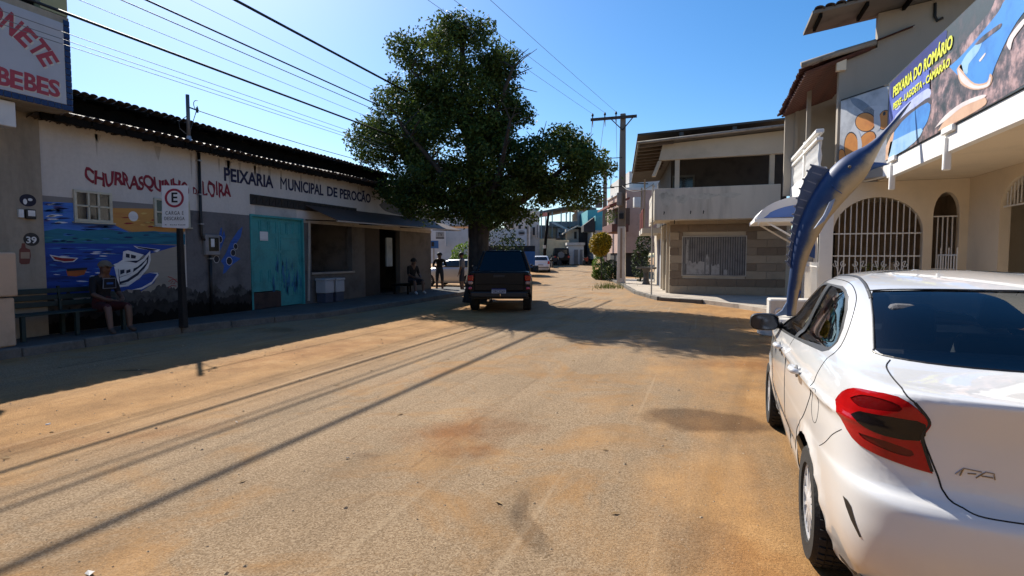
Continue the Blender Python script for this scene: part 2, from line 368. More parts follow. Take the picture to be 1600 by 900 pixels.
for i, (px, py, s_, lb) in enumerate(((140, 896, .024, 'white litter scrap at the very bottom left of the road'), (75, 663, .02, 'white litter scrap near the shaded left edge of the road'), (370, 660, .016, 'white litter scrap between the two upper cable shadows'), (543, 716, .014, 'tiny white scrap just right of the broad cable shadow'))):
    p = at(px, py, z=.004); a = i*1.3; u = Vector((math.cos(a), math.sin(a), 0))*s_; v = Vector((-u.y, u.x, 0))*.6
    tag(MB().add([p-u-v*.6, p+u*.8-v, p+u+v*.7+Vector((0, 0, .012)), p+u*.1+v*1.1+Vector((0, 0, .004)), p-u*.9+v*.5+Vector((0, 0, .010))], [(0, 1, 2, 3, 4)]).build('litter_scrap', mat('paper_scrap', (.66, .63, .58), var=.1), None), lb, 'litter', 'scraps of litter on the road')
# ------------------------------------------------------------------ fish market hall on the left
WX = -11.5
M_wallw = mat('market_white_wall', (.58, .54, .49), rough=.9, var=.12, scale=.8, bump=.25, bscale=25, streak=True, fine=.08)
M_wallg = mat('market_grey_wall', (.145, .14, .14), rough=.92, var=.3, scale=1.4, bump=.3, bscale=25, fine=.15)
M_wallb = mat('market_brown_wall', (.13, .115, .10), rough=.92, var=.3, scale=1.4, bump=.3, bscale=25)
M_dark = mat('black_timber', (.009, .008, .007), spec=.1, rough=.95, var=.3, scale=3, bump=.3)  # one even near-black tone
M_tile = mat('weathered_clay_tile', (.07, .052, .042), rough=.62, var=.45, scale=2.2, bump=.5, bscale=40, col2=(.018, .015, .014))
M_black = mat('black_paint', (.01, .01, .011), rough=.5, var=.2, bump=.1)
M_navy = mat('navy_lettering', (.012, .014, .05), rough=.7, var=.2, scale=8, bump=.05)
M_maroon = mat('maroon_lettering', (.22, .012, .025), rough=.7, var=.25, scale=8, bump=.05)
hall = thing('fish_market_hall', (WX, 14.2, .15), 'long low fish market hall with sea mural, teal doors and dark tiled roof', 'building')
def W(px, py): return at(px, py, x=WX)
Y0, Y1 = 6.68, 21.76
# upper white wall; lower walls between the openings
mb = MB(); mb.box(WX-.2, WX, Y0, Y1, 2.68, 4.12); mb.build('upper_wall', M_wallw, hall)
mb = MB(); mb.box(WX-.2, WX, Y0, 9.62, .1, 2.68); mb.build('mural_wall', M_wallw, hall)
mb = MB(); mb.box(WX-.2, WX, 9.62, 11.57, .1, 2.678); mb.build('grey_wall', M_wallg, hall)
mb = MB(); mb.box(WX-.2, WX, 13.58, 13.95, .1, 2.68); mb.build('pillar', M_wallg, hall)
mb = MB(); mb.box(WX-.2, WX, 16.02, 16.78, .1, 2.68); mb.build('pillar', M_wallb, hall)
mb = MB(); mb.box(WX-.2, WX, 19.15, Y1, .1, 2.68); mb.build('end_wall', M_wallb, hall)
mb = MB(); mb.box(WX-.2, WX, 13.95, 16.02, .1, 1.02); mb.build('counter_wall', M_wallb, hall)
mb = MB(); mb.box(-19, WX-.2, Y1-.2, Y1, .1, 5.0); mb.box(-19, WX-.2, Y0, Y0+.2, .1, 5.0); mb.box(-19, -18.8, Y0, Y1, .1, 5.0); mb.build('rear_walls', M_wallb, hall)
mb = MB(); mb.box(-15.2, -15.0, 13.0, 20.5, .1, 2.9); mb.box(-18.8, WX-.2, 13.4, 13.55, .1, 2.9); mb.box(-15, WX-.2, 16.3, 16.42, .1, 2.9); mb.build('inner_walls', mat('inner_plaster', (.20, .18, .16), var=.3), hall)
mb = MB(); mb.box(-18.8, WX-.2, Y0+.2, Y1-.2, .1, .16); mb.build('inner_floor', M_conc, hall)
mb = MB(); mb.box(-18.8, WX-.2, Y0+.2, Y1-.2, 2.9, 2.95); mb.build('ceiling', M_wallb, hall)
mb = MB(); mb.box(WX-.22, WX+.06, 13.9, 16.1, 1.02, 1.09); mb.build('counter_top', mat('counter_stone', (.22, .21, .20), rough=.4), hall, bevel=.01)
mb = MB(); mb.box(WX-.17, WX-.12, 16.78, 17.9, .16, 2.64); mb.build('inner_door', mat('door_brown', (.05, .038, .03), var=.3), hall)
mb = MB(); mb.box(WX+.002, WX+.03, 13.6, Y1, 2.60, 2.70); mb.build('lintel', mat('lintel_cream', (.42, .37, .30), var=.2), hall)
# sooty band of damp along the foot of the wall, irregular upper edge
for lay_, (col_, hh, am, nm) in enumerate((((.085, .08, .075), .78, .10, 'faint'), ((.035, .032, .03), .60, .10, 'mid'), ((.009, .008, .007), .40, .09, 'deep'))):
    mb = MB(); top = []; w_ = 0.
    for y in np.arange(Y0, 11.57, .035):
        w_ = w_*.86 + rng.normal()*am*.42; top.append((y, max(.2, hh + w_ + rng.normal()*.012)))
    mb.add([(WX+.012+.002*lay_, y, .15) for y, _ in top] + [(WX+.012+.002*lay_, y, z) for y, z in top], [(i, i+1, len(top)+i+1, len(top)+i) for i in range(len(top)-1)])
    mb.build('damp_stain', mat('damp_soot_' + nm, col_, spec=.1, var=.5, scale=4), hall)
# sign over: pale patch by the door
mb = MB(); a, b = W(398, 322), W(463, 336); mb.box(WX+.002, WX+.006, a.y, b.y, 2.73, 3.0); mb.build('pale_patch', mat('pale_patch', (.42, .42, .40), var=.15), hall)
# --- lettering
def wall_text(body, px0, px1, z0, z1, m, **k):
    a, b = W(*px0), W(*px1)
    return lettering(body, (WX + .003, a.y, z0), (0, 1, 0), (0, 0, 1), b.y - a.y, z1 - z0, m, hall, **k)
wall_text('PEIXARIA', (350, 282), (427, 290), 3.49, 3.83, M_navy, offset=.028)
wall_text('M', (438, 290), (448, 300), 3.50, 3.84, M_navy, offset=.0); wall_text('UNICIPAL', (450, 290), (505, 300), 3.50, 3.84, M_navy, offset=.024)
wall_text('DE', (511, 300), (527, 305), 3.52, 3.83, M_navy, offset=.028)
wall_text('PEROC\u00c3O', (531, 305), (579, 316), 3.50, 3.91, M_navy, offset=.028)
def wob(seed):
    return lambda a, b: (a + .006*np.sin(b*3 + a*40), b + .10*np.sin(a*23 + seed) + .05*np.sin(a*61))
a = W(131, 289); b = W(284, 300); 
lettering('CHURRASQUINHO', (WX+.003, 7.44, 2.97), (0, 1, .012), (0, 0, 1), 2.32, .34, M_maroon, hall, offset=.03, warp=wob(1), spacing=.92)
lettering('DA', (WX+.003, 9.86, 3.06), (0, 1, .01), (0, 0, 1), .22, .16, M_maroon, hall, offset=.02, warp=wob(2))
lettering('LOIRA', (WX+.003, 10.12, 3.05), (0, 1, .05), (0, 0, 1), .84, .36, M_maroon, hall, offset=.02, warp=wob(3))
# --- shark silhouette
sh = [(592, 320), (600, 314.5), (610, 312.5), (621, 312.5), (627, 307), (632, 302), (632.5, 312), (640, 314.5), (650, 320), (655, 325), (662, 324), (664, 331), (673, 336), (673, 341), (655, 338), (630, 337), (615, 334), (602, 330), (596, 325)]
mb = MB(); mb.prism([W(*p) + Vector((.002, 0, 0)) for p in sh], (.005, 0, 0)); mb.build('painted_shark', mat('shark_grey', (.135, .13, .12), var=.2), hall, label='grey shark silhouette painted on the white wall')
# --- ventilation blocks over the doors
fr = MB(); w_, h_ = .235, .27
for (y0, y1, z0, z1) in ((0, w_-.01, 0, .03), (0, w_-.01, h_-.03, h_), (0, .025, .03, h_-.03), (w_-.035, w_-.01, .03, h_-.03)): fr.box(0, .035, y0, y1, z0, z1)
fr.bar((.02, .03, .03), (.02, w_-.04, h_-.03), .02); fr.box(0, .006, .02, w_-.03, .02, h_-.02)
vb = fr.build('vent_block', mat('vent_dark', (.035, .03, .026), var=.3), hall, off=(0, 0, 0))  # frames and backing share one even dark tone
for k in range(20):
    loc = Vector((WX + .002, 11.58 + k*w_, 2.975)) - WOFF[hall]
    if k == 0: vb.location = loc
    else: piece(vb, 'vent_block', hall, loc)
# --- windows of the mural wall: frame, two leaves, six panes
M_frame = mat('cream_window_frame', (.50, .47, .36), rough=.6, var=.15, scale=5)
M_pane = mat('dark_pane', (.014, .014, .014), rough=.12, var=.3, bump=0)
for (pa, pb) in (((113, 297), (175, 352)), ((239, 309), (296, 356))):
    ya, yb = W(*pa).y, W(*pb).y; za, zb = 2.27, 2.88
    f = MB()
    for (y0, y1, z0, z1) in ((ya, yb, za, za+.05), (ya, yb, zb-.05, zb), (ya, ya+.05, za+.05, zb-.05), (yb-.05, yb, za+.05, zb-.05), (ya+(yb-ya)*.345, ya+(yb-ya)*.345+.035, za+.05, zb-.05), (ya+(yb-ya)*.655-.035, ya+(yb-ya)*.655, za+.05, zb-.05), (ya+.05, yb-.05, (za+zb)/2-.017, (za+zb)/2+.017)):
        f.box(WX, WX+.045, y0, y1, z0, z1)
    f.box(WX, WX+.08, ya-.03, yb+.03, za-.03, za-.003)
    win = f.build('window', M_frame, hall, bevel=.004)
    for i in range(3):
        for j in range(2):
            y0 = ya + .04 + (yb-ya-.08)*i/3; z0 = za + .04 + (zb-za-.08)*j/2
            MB().box(WX+.003, WX+.014, y0+.015, y0+(yb-ya-.08)/3-.015, z0+.012, z0+(zb-za-.08)/2-.012).build('pane', M_pane, win)
# --- sea mural, thin coats of paint one over the other
def flat(name, pts, layer, m, parent, conv=W):
    mb = MB(); mb.prism([conv(*p) + Vector((.0015 + .0016*layer, 0, 0)) for p in pts], (.0015, 0, 0)); return mb.build(name, m, parent)
def mpaint(name, c1, c2, scale=3., stretch=(1, .25, 3.)):
    m = mat(name, c1, rough=.75, var=.2, scale=scale, bump=.05, col2=c2)
    for n in m.node_tree.nodes:
        if n.type == 'MAPPING': n.inputs['Scale'].default_value = stretch
    return m
M_sea = mpaint('mural_sea', (.012, .055, .30), (.004, .012, .10), 2.4); M_skyp = mpaint('mural_sky', (.05, .16, .50), (.015, .05, .28), 3.5)
M_hillp = mpaint('mural_hills', (.015, .15, .22), (.01, .05, .12), 5); M_orange = mpaint('mural_sunset', (.50, .25, .06), (.42, .12, .05), 2.5)
M_cream = mpaint('mural_cream', (.50, .46, .36), (.38, .33, .25), 4); M_redp = mpaint('mural_red', (.28, .02, .02), (.15, .01, .01)); M_orangeb = mpaint('mural_boat_orange', (.42, .10, .02), (.25, .05, .01))
M_whitep = mpaint('mural_white', (.68, .68, .66), (.5, .5, .5)); M_mgrey = mpaint('mural_grey', (.20, .185, .17), (.13, .12, .11), 2); M_sandp = mpaint('mural_sand', (.30, .27, .22), (.22, .2, .17), 2)
M_blkp = mpaint('mural_black', (.01, .01, .012), (.005, .005, .006)); M_seal = mpaint('mural_sea_light', (.05, .20, .45), (.02, .09, .3), 6)
mu = flat('mural', [(63, 305), (288, 323), (288, 468), (66, 462)], 0, M_mgrey, hall)
mu['label'] = 'painted sea mural with boats, hills and a setting sun'
flat('sky_patch', [(64, 315), (113, 317), (176, 325), (176, 350), (205, 365), (64, 365)], 1, M_skyp, mu)
flat('sunset_patch', [(176, 325), (239, 326), (289, 330), (289, 362), (205, 362), (176, 352)], 1, M_orange, mu)
s0 = W(208, 338); mb = MB(); mb.prism([(WX + .0065, s0.y + .105*math.cos(t), s0.z + .105*math.sin(t)) for t in np.linspace(0, 6.283, 21)[:-1]], (.0015, 0, 0)); mb.build('painted_sun', M_whitep, mu)
flat('hills_patch', [(64, 362), (90, 357), (130, 361), (165, 358), (200, 363), (240, 361), (289, 366), (289, 382), (64, 380)], 3, M_hillp, mu)
flat('sea_patch', [(64, 380), (220, 381), (278, 384), (215, 402), (190, 420), (215, 438), (246, 428), (240, 442), (220, 455), (200, 452), (180, 459), (66, 462)], 3, M_sea, mu)
flat('shore_patch', [(278, 384), (289, 384), (289, 468), (200, 466), (200, 453), (220, 456), (241, 443), (248, 427), (225, 426), (232, 400), (240, 390)], 2, M_sandp, mu)
for (x0, y0, x1, w) in ((70, 388, 110, 1), (120, 390, 165, 1.2), (150, 397, 190, 1), (75, 405, 98, .8), (140, 404, 170, 1), (100, 430, 132, 1.2), (125, 446, 150, 1), (170, 386, 205, 1), (90, 396, 128, .8), (145, 420, 160, .7)):
    flat('wave_stroke', [(x0, y0), ((x0+x1)/2, y0-w), (x1, y0+.5), ((x0+x1)/2, y0+w*.6)], 4, M_seal, mu)
flat('red_boat', [(77, 398), (95, 401), (122, 403), (115, 409), (100, 410), (84, 407)], 4, M_whitep, mu); flat('red_hull', [(80, 400), (96, 403), (119, 404), (113, 408), (100, 408.5), (86, 405.5)], 5, M_redp, mu)
flat('orange_boat', [(103, 422), (135, 421), (131, 429), (118, 432), (105, 431)], 5, M_orangeb, mu); flat('orange_boat_deck', [(104, 420), (136, 418), (135, 421.5), (104, 424)], 6, M_blkp, mu)
M_navyp = mpaint('mural_navy', (.008, .012, .035), (.004, .006, .015), 6)
flat('big_boat', [(177, 413), (183, 411), (191, 406), (192, 393), (199, 391), (224, 398), (216, 406), (224, 403), (234, 392), (235, 406), (231, 419), (218, 434), (200, 447), (185, 449), (181, 430)], 5, M_whitep, mu)
flat('big_boat_hull', [(184, 420), (200, 423), (214, 417), (226, 407), (232, 398), (230.5, 411), (218, 430), (196, 444), (186, 445)], 6, M_navyp, mu)
flat('hull_band', [(186, 434), (205, 427), (221, 415), (229, 405), (228, 411), (214, 426), (197, 437), (187, 440)], 7, M_whitep, mu); flat('hull_band', [(188, 443.5), (200, 440), (215, 430), (224, 420), (217, 431), (200, 443)], 7, M_whitep, mu)
flat('foredeck', [(193, 408), (214, 407), (226, 402), (212, 411), (203, 409)], 6, M_navyp, mu); flat('wheelhouse_window', [(196, 396), (202, 397), (202, 403), (196, 402)], 6, M_navyp, mu); flat('wheelhouse_window', [(204, 397.5), (212, 399.5), (211, 404), (204, 403.5)], 6, M_navyp, mu)
flat('cabin_roof', [(183, 414), (199, 408.5), (213, 414), (196, 420)], 8, M_whitep, mu); flat('cabin_side', [(184, 417), (196, 421), (208, 418), (207, 426), (186, 433)], 8, M_whitep, mu)
for k in range(2): flat('cabin_window', [(187+9.5*k, 422+.4*k), (193.5+9.5*k, 421-.6*k), (193.5+9.5*k, 426.5-1.5*k), (187+9.5*k, 429-1.5*k)], 9, M_navyp, mu)
flat('boat_wake', [(205, 452), (220, 450), (240, 441), (248, 427), (238, 425), (222, 430), (216, 438), (206, 446)], 4, M_sea, mu)
flat('wake_foam', [(205, 453), (221, 452), (236, 444), (247, 430), (246, 426), (232, 426), (245, 428), (237, 440), (221, 449)], 6, M_whitep, mu)
flat('far_boat', [(208, 384), (250, 390), (245, 394), (236, 391), (214, 388)], 4, M_whitep, mu); flat('far_boat_hull', [(211, 385), (246, 390), (240, 392), (216, 387.5)], 5, M_navyp, mu)
M_purp = mpaint('mural_purple', (.06, .05, .16), (.03, .03, .1), 6); M_tealp = mpaint('mural_teal', (.03, .20, .22), (.015, .1, .12), 6); M_dkblue = mpaint('mural_deep_blue', (.006, .02, .10), (.004, .01, .05), 6); M_gold = mpaint('mural_gold', (.62, .42, .12), (.5, .3, .08), 6)
def strokes(n, xr, yr, ln, th, mats_, ly):
    for i in range(n):
        x, y = rng.uniform(*xr), rng.uniform(*yr); l = rng.uniform(.5, 1.2)*ln; h = rng.uniform(.5, 1.2)*th; k = rng.uniform(-.6, .9)
        if 174 < x + l*.5 < 236 and y > 388: continue
        flat('brush_stroke', [(x, y), (x+l*.3, y-h+k*.3), (x+l*.7, y-h*.8+k*.7), (x+l, y+k), (x+l*.6, y+h*.7+k*.6), (x+l*.25, y+h*.8+k*.2)], ly, mats_[i % len(mats_)], mu)
strokes(34, (64, 88), (318, 350), 22, 1.6, [M_dkblue, M_seal, M_skyp, M_whitep, M_purp], 2); strokes(14, (115, 165), (353, 360), 26, 1.2, [M_purp, M_dkblue, M_seal], 2); strokes(30, (64, 250), (364, 378), 20, 1.4, [M_tealp, M_dkblue, M_hillp, M_seal], 4)
strokes(60, (66, 165), (383, 455), 20, 1.0, [M_seal, M_dkblue, M_sea, M_whitep, M_dkblue], 4); strokes(16, (180, 262), (330, 358), 16, 1.5, [M_gold, M_orange, M_redp, M_gold], 2); strokes(9, (210, 262), (454, 464), 14, 1.2, [M_mgrey, M_sandp], 4)
# soot and rain streaks on the white band
M_streak = mat('rain_streak', (.40, .365, .32), rough=.9, var=.15, scale=5, bump=0)
for k in range(26):
    y = rng.uniform(Y0+.1, Y1-.3); h = rng.uniform(.15, .7); w_ = rng.uniform(.02, .09); z = 4.02; t_ = [(WX+.0012, y-w_, z), (WX+.0012, y+w_, z), (WX+.0012, y+w_*.5, z-h*.6), (WX+.0012, y+w_*.1, z-h), (WX+.0012, y-w_*.4, z-h*.7)]
    MB().prism(t_, (.0012, 0, 0)).build('rain_streak', M_streak, hall)
for st in ([(262, 432), (270, 435), (277, 441)], [(263, 440), (268, 437), (276, 436), (272, 443), (266, 443), (270, 439)], [(262, 450), (268, 446), (275, 447)]):
    MB().tube([W(*p) + Vector((.006, 0, 0)) for p in st], .009, 6).build('red_scrawl', M_redp, mu)
# --- olive branch painting on the grey wall
M_bluep = mpaint('swash_blue', (.03, .10, .36), (.015, .04, .18), 6); M_olive = mpaint('olive_dark', (.02, .018, .025), (.01, .008, .012), 8)
ol = flat('olive_painting', [(348, 428), (350, 415), (345, 408), (353, 395), (360, 378), (372, 360), (379, 354), (376, 370), (366, 385), (360, 398), (376, 404), (362, 414), (352, 426)], 1, M_bluep, hall)
flat('swash', [(338, 382), (345, 355), (347, 357), (346, 372), (350, 360), (352, 370), (344, 392), (340, 400)], 1, M_bluep, ol)
for (px, py, r_) in ((343, 374, .085), (339, 389, .075), (338, 405, .085), (368, 385, .07), (364, 395, .08), (358, 408, .095)):
    c = W(px, py)
    for rr, ly, mm in ((r_*1.12, 2, M_whitep), (r_, 3, M_olive)):
        MB().prism([(WX+.0015+.0016*ly, c.y + rr*math.cos(t)*.9, c.z + rr*math.sin(t)) for t in np.linspace(0, 6.283, 15)[:-1]], (.0015, 0, 0)).build('painted_olive', mm, ol)
# --- downpipe, meter box
mb = MB(); mb.tube([(WX+.06, 10.0, 4.05), (WX+.06, 10.0, 2.12), (WX+.06, 10.03, 2.02), (WX+.06, 10.14, 1.97)], .035, 10); mb.build('downpipe', M_black, hall, smooth=True)
for z in (3.85, 3.05, 2.35): MB().box(WX+.002, WX+.11, 9.955, 10.045, z, z+.03).build('pipe_clip', mat('galvanised', (.35, .35, .36), rough=.4, metal=.6), hall)
mx = MB(); mx.box(WX+.002, WX+.10, 10.08, 10.50, 1.62, 2.12); mbx = mx.build('meter_box', mat('meter_grey', (.25, .245, .24), var=.2), hall, bevel=.015)
MB().box(WX+.101, WX+.108, 10.17, 10.45, 1.72, 2.05).build('meter_window', M_pane, mbx); MB().box(WX+.109, WX+.113, 10.22, 10.32, 1.82, 2.02).build('meter_dial', M_whitep, mbx)
mb = MB(); mb.tube([(WX+.05, 10.24, 1.62), (WX+.05, 10.24, .2)], .035, 10); mb.build('conduit', M_black, hall, smooth=True); MB().box(WX+.002, WX+.1, 10.19, 10.29, 1.52, 1.55).build('pipe_clip', MATS['galvanised'], hall)
# --- teal double door with raised mouldings, patched at the lower left
M_teal = mat('teal_door_paint', (.045, .31, .32), rough=.5, var=.2, scale=2, bump=.15, bscale=30, fine=.15); M_tealb = mat('blue_overpaint', (.02, .16, .30), rough=.6, var=.4, scale=5)
for (y0, y1, zb) in ((11.60, 12.63, .62), (12.64, 13.56, .16)):
    d = MB().box(WX-.12, WX-.05, y0, y1, zb, 2.66).build('door_leaf', M_teal, hall, bevel=.005)
    n = 3; hs = [2.62, 2.18, 1.72, 1.26, .82, .40]
    for i in range(len(hs)-1):
        if hs[i+1] < zb: continue
        for j in range(n):
            if i in (1, 2) and j: continue
            ya = y0 + .05 + (y1-y0-.1)*j/n; yb = y0 + .05 + (y1-y0-.1)*(j+1)/n if i not in (1, 2) else y1-.05
            z0, z1 = hs[i+1]+.04, hs[i]-.04; p = MB()
            for q in ((ya+.02, yb-.02, z0, z0+.025), (ya+.02, yb-.02, z1-.025, z1), (ya+.02, ya+.045, z0+.025, z1-.025), (yb-.045, yb-.02, z0+.025, z1-.025)): p.box(WX-.051, WX-.035, *q)
            p.build('door_panel', M_teal, d)
    for k in range(16 if y0 > 12 else 5):
        c = Vector((WX-.0495+.016, rng.uniform(y0+.1, y1-.05) if y0 > 12 else rng.uniform(12.3, 12.6), rng.uniform(.5, 1.45))); h = rng.uniform(.08, .3); w_ = rng.uniform(.02, .06)
        MB().prism([c+Vector((0, -w_, -h*.5)), c+Vector((0, w_*.4, -h)), c+Vector((0, w_, .1*h)), c+Vector((0, 0, h))], (.002, 0, 0)).build('paint_drip', M_tealb, d)
MB().box(WX-.05, WX+.01, 11.60, 12.62, .16, .60).build('patch_board', mat('patch_board', (.05, .03, .025), var=.4, scale=4), hall)
for a in ((11.55, 11.60), (13.56, 13.61)): MB().box(WX-.1, WX+.03, a[0], a[1], .15, 2.72).build('door_frame', M_teal, hall)
MB().box(WX-.1, WX+.03, 11.60, 13.56, 2.66, 2.72).build('door_frame', M_teal, hall)
nt_ = MB(); nt_.box(WX-.032, WX-.028, 11.93, 12.22, 2.02, 2.27); nt_.build('paper_notice', M_whitep, hall)
MB().prism([W(480, 345)+Vector((.03, 0, 0)), W(483, 345)+Vector((.03, 0, 0)), W(482, 470)+Vector((.03, 0, 0)), W(479, 470)+Vector((.03, 0, 0))], (.03, 0, 0)).build('corner_post', mat('post_cream', (.36, .34, .30), var=.2), hall)
# pipe pillar and window gleam, painted as a pale panel, inside the second stall
MB().box(WX-.16, WX-.10, 18.35, 18.75, 1.2, 2.3).build('inner_window_gleam', mat('inner_window_gleam', (.35, .40, .42), var=.2, bump=0), hall)
# --- awning: thin brown sheet on brackets
M_awn = mat('brown_awning', (.075, .046, .035), rough=.7, var=.2, scale=1.2, bump=.15)
ia, ib, oa, ob_ = Vector((WX+.01, 13.7, 3.14)), Vector((WX+.01, 21.9, 3.20)), Vector((-10.3, 13.66, 2.66)), Vector((-10.3, 22.3, 2.74))
n = 9; aw = MB(); P = []
for i in range(n+1):
    t = i/n; P.append([ia.lerp(ib, t).lerp(oa.lerp(ob_, t), u) + Vector((0, 0, .015*math.sin(t*57 + u*3) - .04*math.sin(u*3.14)*.3)) for u in np.linspace(0, 1, 5)])
for i in range(n):
    q = MB(); A = [P[i], P[i+1]]; q.grid(A); sheet_ = q.build('awning_sheet', M_awn, hall)
    so_ = sheet_.modifiers.new('s', 'SOLIDIFY'); so_.thickness = .02
for i in (0, 3, 6, 9):
    t = i/n; MB().bar(ia.lerp(ib, t) + Vector((.01, 0, -.45)), oa.lerp(ob_, t) + Vector((-.05, 0, -.03)), .03).build('awning_bracket', M_dark, hall)
MB().bar(oa + Vector((0, 0, -.03)), ob_ + Vector((0, 0, -.03)), .035).build('awning_rail', mat('rail_cream', (.40, .36, .31), var=.15), hall)
# --- roofs: eave row of barrel tiles as pieces, the rest as corrugated sheets
def barrel(L=.46, r0=.085, r1=.07):
    mb = MB(); n = 7; P = []
    for u, r_ in ((0, r0), (1, r1)):
        P.append([(u*L, r_*math.cos(t), r_*math.sin(t)*.62) for t in np.linspace(0, math.pi, n)])
    mb.grid(P); Q = [[(p[0], p[1]*.86, p[2]*.86) for p in r_] for r_ in P]; mb.grid(Q)
    for r_, q_ in ((P[0], Q[0]),): mb.grid([r_, q_])
    mb.grid([[P[0][0], P[1][0]], [Q[0][0], Q[1][0]]]); mb.grid([[P[0][-1], P[1][-1]], [Q[0][-1], Q[1][-1]]])
    return mb
roofL = None
def tiled_roof(name, xe, ze, xr, zr, y0, y1, parent, m):
    """eave at (xe,ze) rising to (xr,zr), along y"""
    sl_ = math.atan2(zr-ze, abs(xr-xe)); mb = MB(); ys_ = np.arange(y0, y1+.01, .04); dx = xr-xe
    rows = []
    for u in np.linspace(.1, 1, 12): rows.append([(xe+dx*u, y, ze+(zr-ze)*u + .035*abs(math.sin((y-y0)*math.pi/.175)) + .02*math.sin(y*.9)) for y in ys_])
    mb.grid(rows); rf = mb.build(name, m, parent, smooth=False)
    src = barrel().build('tile', m, rf, off=(0, 0, 0), smooth=True); src.data.materials[0] = m
    n = int((y1-y0)/.175)
    for k in range(n):
        y = y0 + .09 + k*.175; loc = Vector((xe + random.uniform(-.02, .02), y, ze + .02*math.sin(y*.9) + random.uniform(-.006, .006))) - WOFF[parent]
        rot = (random.uniform(-.06, .06), -sl_ if dx > 0 else sl_, math.pi*(dx < 0) + random.uniform(-.05, .05))
        if k == 0: src.location = loc; src.rotation_euler = rot
        else: piece(src, 'tile', rf, loc, rot)
    return rf
tiled_roof('lower_roof', -11.0, 4.16, -12.9, 4.62, 6.45, 22.0, hall, M_tile)
tiled_roof('upper_roof', -12.1, 4.90, -16.5, 5.55, 4.0, 20.1, hall, M_tile)
mb = MB(); mb.box(-12.62, -12.5, 4.2, 19.9, 4.3, 5.0); mb.build('clerestory_wall', M_dark, hall)
mb = MB(); mb.box(-11.12, -11.07, 6.5, 21.95, 4.02, 4.14); mb.build('eave_board', M_dark, hall)
mb = MB(); mb.box(-11.6, -11.12, 6.5, 21.95, 4.13, 4.15); mb.build('soffit', M_dark, hall)
mb = MB(); mb.box(-12.5, -12.15, 4.2, 20.0, 4.84, 4.87); mb.build('upper_soffit', M_dark, hall)
for k in range(24):
    y = 6.7 + k*.66; MB().bar((-11.5, y, 4.10), (-11.02, y, 4.09), .05, .07).build('rafter_end', M_dark, hall)
for k in range(22):
    y = 5.2 + k*.68; MB().bar((-12.5, y, 4.80), (-12.12, y, 4.81), .05, .07).build('rafter_end', M_dark, hall)
# far roof verge over the end wall
mb = MB(); mb.prism([(-11.0, 21.9, 4.05), (-12.9, 21.9, 4.5), (-12.9, 21.9, 4.38), (-11.0, 21.9, 3.95)], (0, .05, 0)); mb.build('verge_board', M_dark, hall)
# service mast on the eave
ms = thing('service_mast', (-11.15, 9.5, 4.22), 'grey steel service mast standing on the market roof eave', 'mast')
mb = MB(); mb.tube([(-11.15, 9.5, 4.20), (-11.15, 9.5, 5.24)], .04, 10); mb.build('pole', mat('mast_steel', (.12, .12, .125), rough=.5, metal=.4), ms, smooth=True)
mb = MB(); mb.lathe([(.12, 0), (.06, .05), (.045, .12)], (-11.15, 9.5, 4.2), 12); mb.build('flashing', MATS['galvanised'], ms)
for z in (4.98, 5.0): pass
mb = MB(); mb.bar((-11.15, 9.5, 4.97), (-11.15, 9.78, 4.95), .025); mb.tube([(-11.15, 9.74, 4.90), (-11.15, 9.74, 5.02)], [.03, .02], 8); mb.build('insulator_arm', M_black, ms)
lp = [(-11.15, 9.74 + .11*math.sin(t)*(t/6), 4.96 + .02*t + .09*math.cos(t)) for t in np.linspace(0, 6.5, 16)]
mb = MB(); mb.tube(lp, .008, 6); mb.tube([(-11.15, 9.72, 4.93), (-11.13, 9.62, 4.7), (-11.13, 9.55, 4.5), (-11.16, 9.52, 4.3)], .008, 6); mb.tube([(-11.15, 9.46, 4.75), (-11.2, 9.30, 4.6), (-11.2, 9.32, 4.45), (-11.17, 9.46, 4.35)], .008, 6); mb.build('cable_loop', M_black, ms)
# cool boxes and clutter in the first stall
M_foam = mat('foam_white', (.40, .40, .41), rough=.8, var=.1)
for i, (y, l) in enumerate(((14.02, 'white foam cool box by the teal door, left of the pair'), (14.55, 'white foam cool box at the stall, right of the pair'))):
    t = thing('cool_box', (-11.22, y+.2, .15), l, 'box', 'foam boxes at the market stall')
    MB().box(-11.42, -11.05, y, y+.42, .45, .83).build('tub', M_foam, t, bevel=.02, seg=2); MB().box(-11.44, -11.03, y-.02, y+.44, .83, .90).build('lid', M_foam, t, bevel=.015)
    MB().box(-11.40, -11.07, y+.02, y+.40, .15, .45).build('crate_base', mat('crate_blue', (.05, .06, .09), var=.2), t, bevel=.01)
# ------------------------------------------------------------------ corner snack bar at the far left
bar = thing('snack_bar', (-11.3, 4.0, .15), 'beige corner snack bar with projecting white sign edged in blue tiles', 'building')
M_barw = mat('bar_beige_wall', (.34, .29, .22), rough=.9, var=.25, scale=1.1, bump=.3, bscale=20, fine=.12, streak=True)
BX = -11.42
mb = MB(); mb.box(BX-.25, BX, 5.75, 6.66, .1, 4.13); mb.build('corner_pier', M_barw, bar)
mb = MB(); mb.box(BX-.25, BX, -6, 5.75, 2.95, 4.13); mb.build('front_wall', M_barw, bar)
mb = MB(); mb.box(BX-.25, BX, -6, 3.2, .1, 2.95); mb.build('side_pier', M_barw, bar)
mb = MB(); mb.box(-17, BX-.25, 6.46, 6.66, .1, 5.9); mb.box(-17, -16.8, -6, 6.46, .1, 5.9); mb.box(-17, BX, -6, 6.66, 4.13, 4.3); mb.build('rear_walls', M_barw, bar)
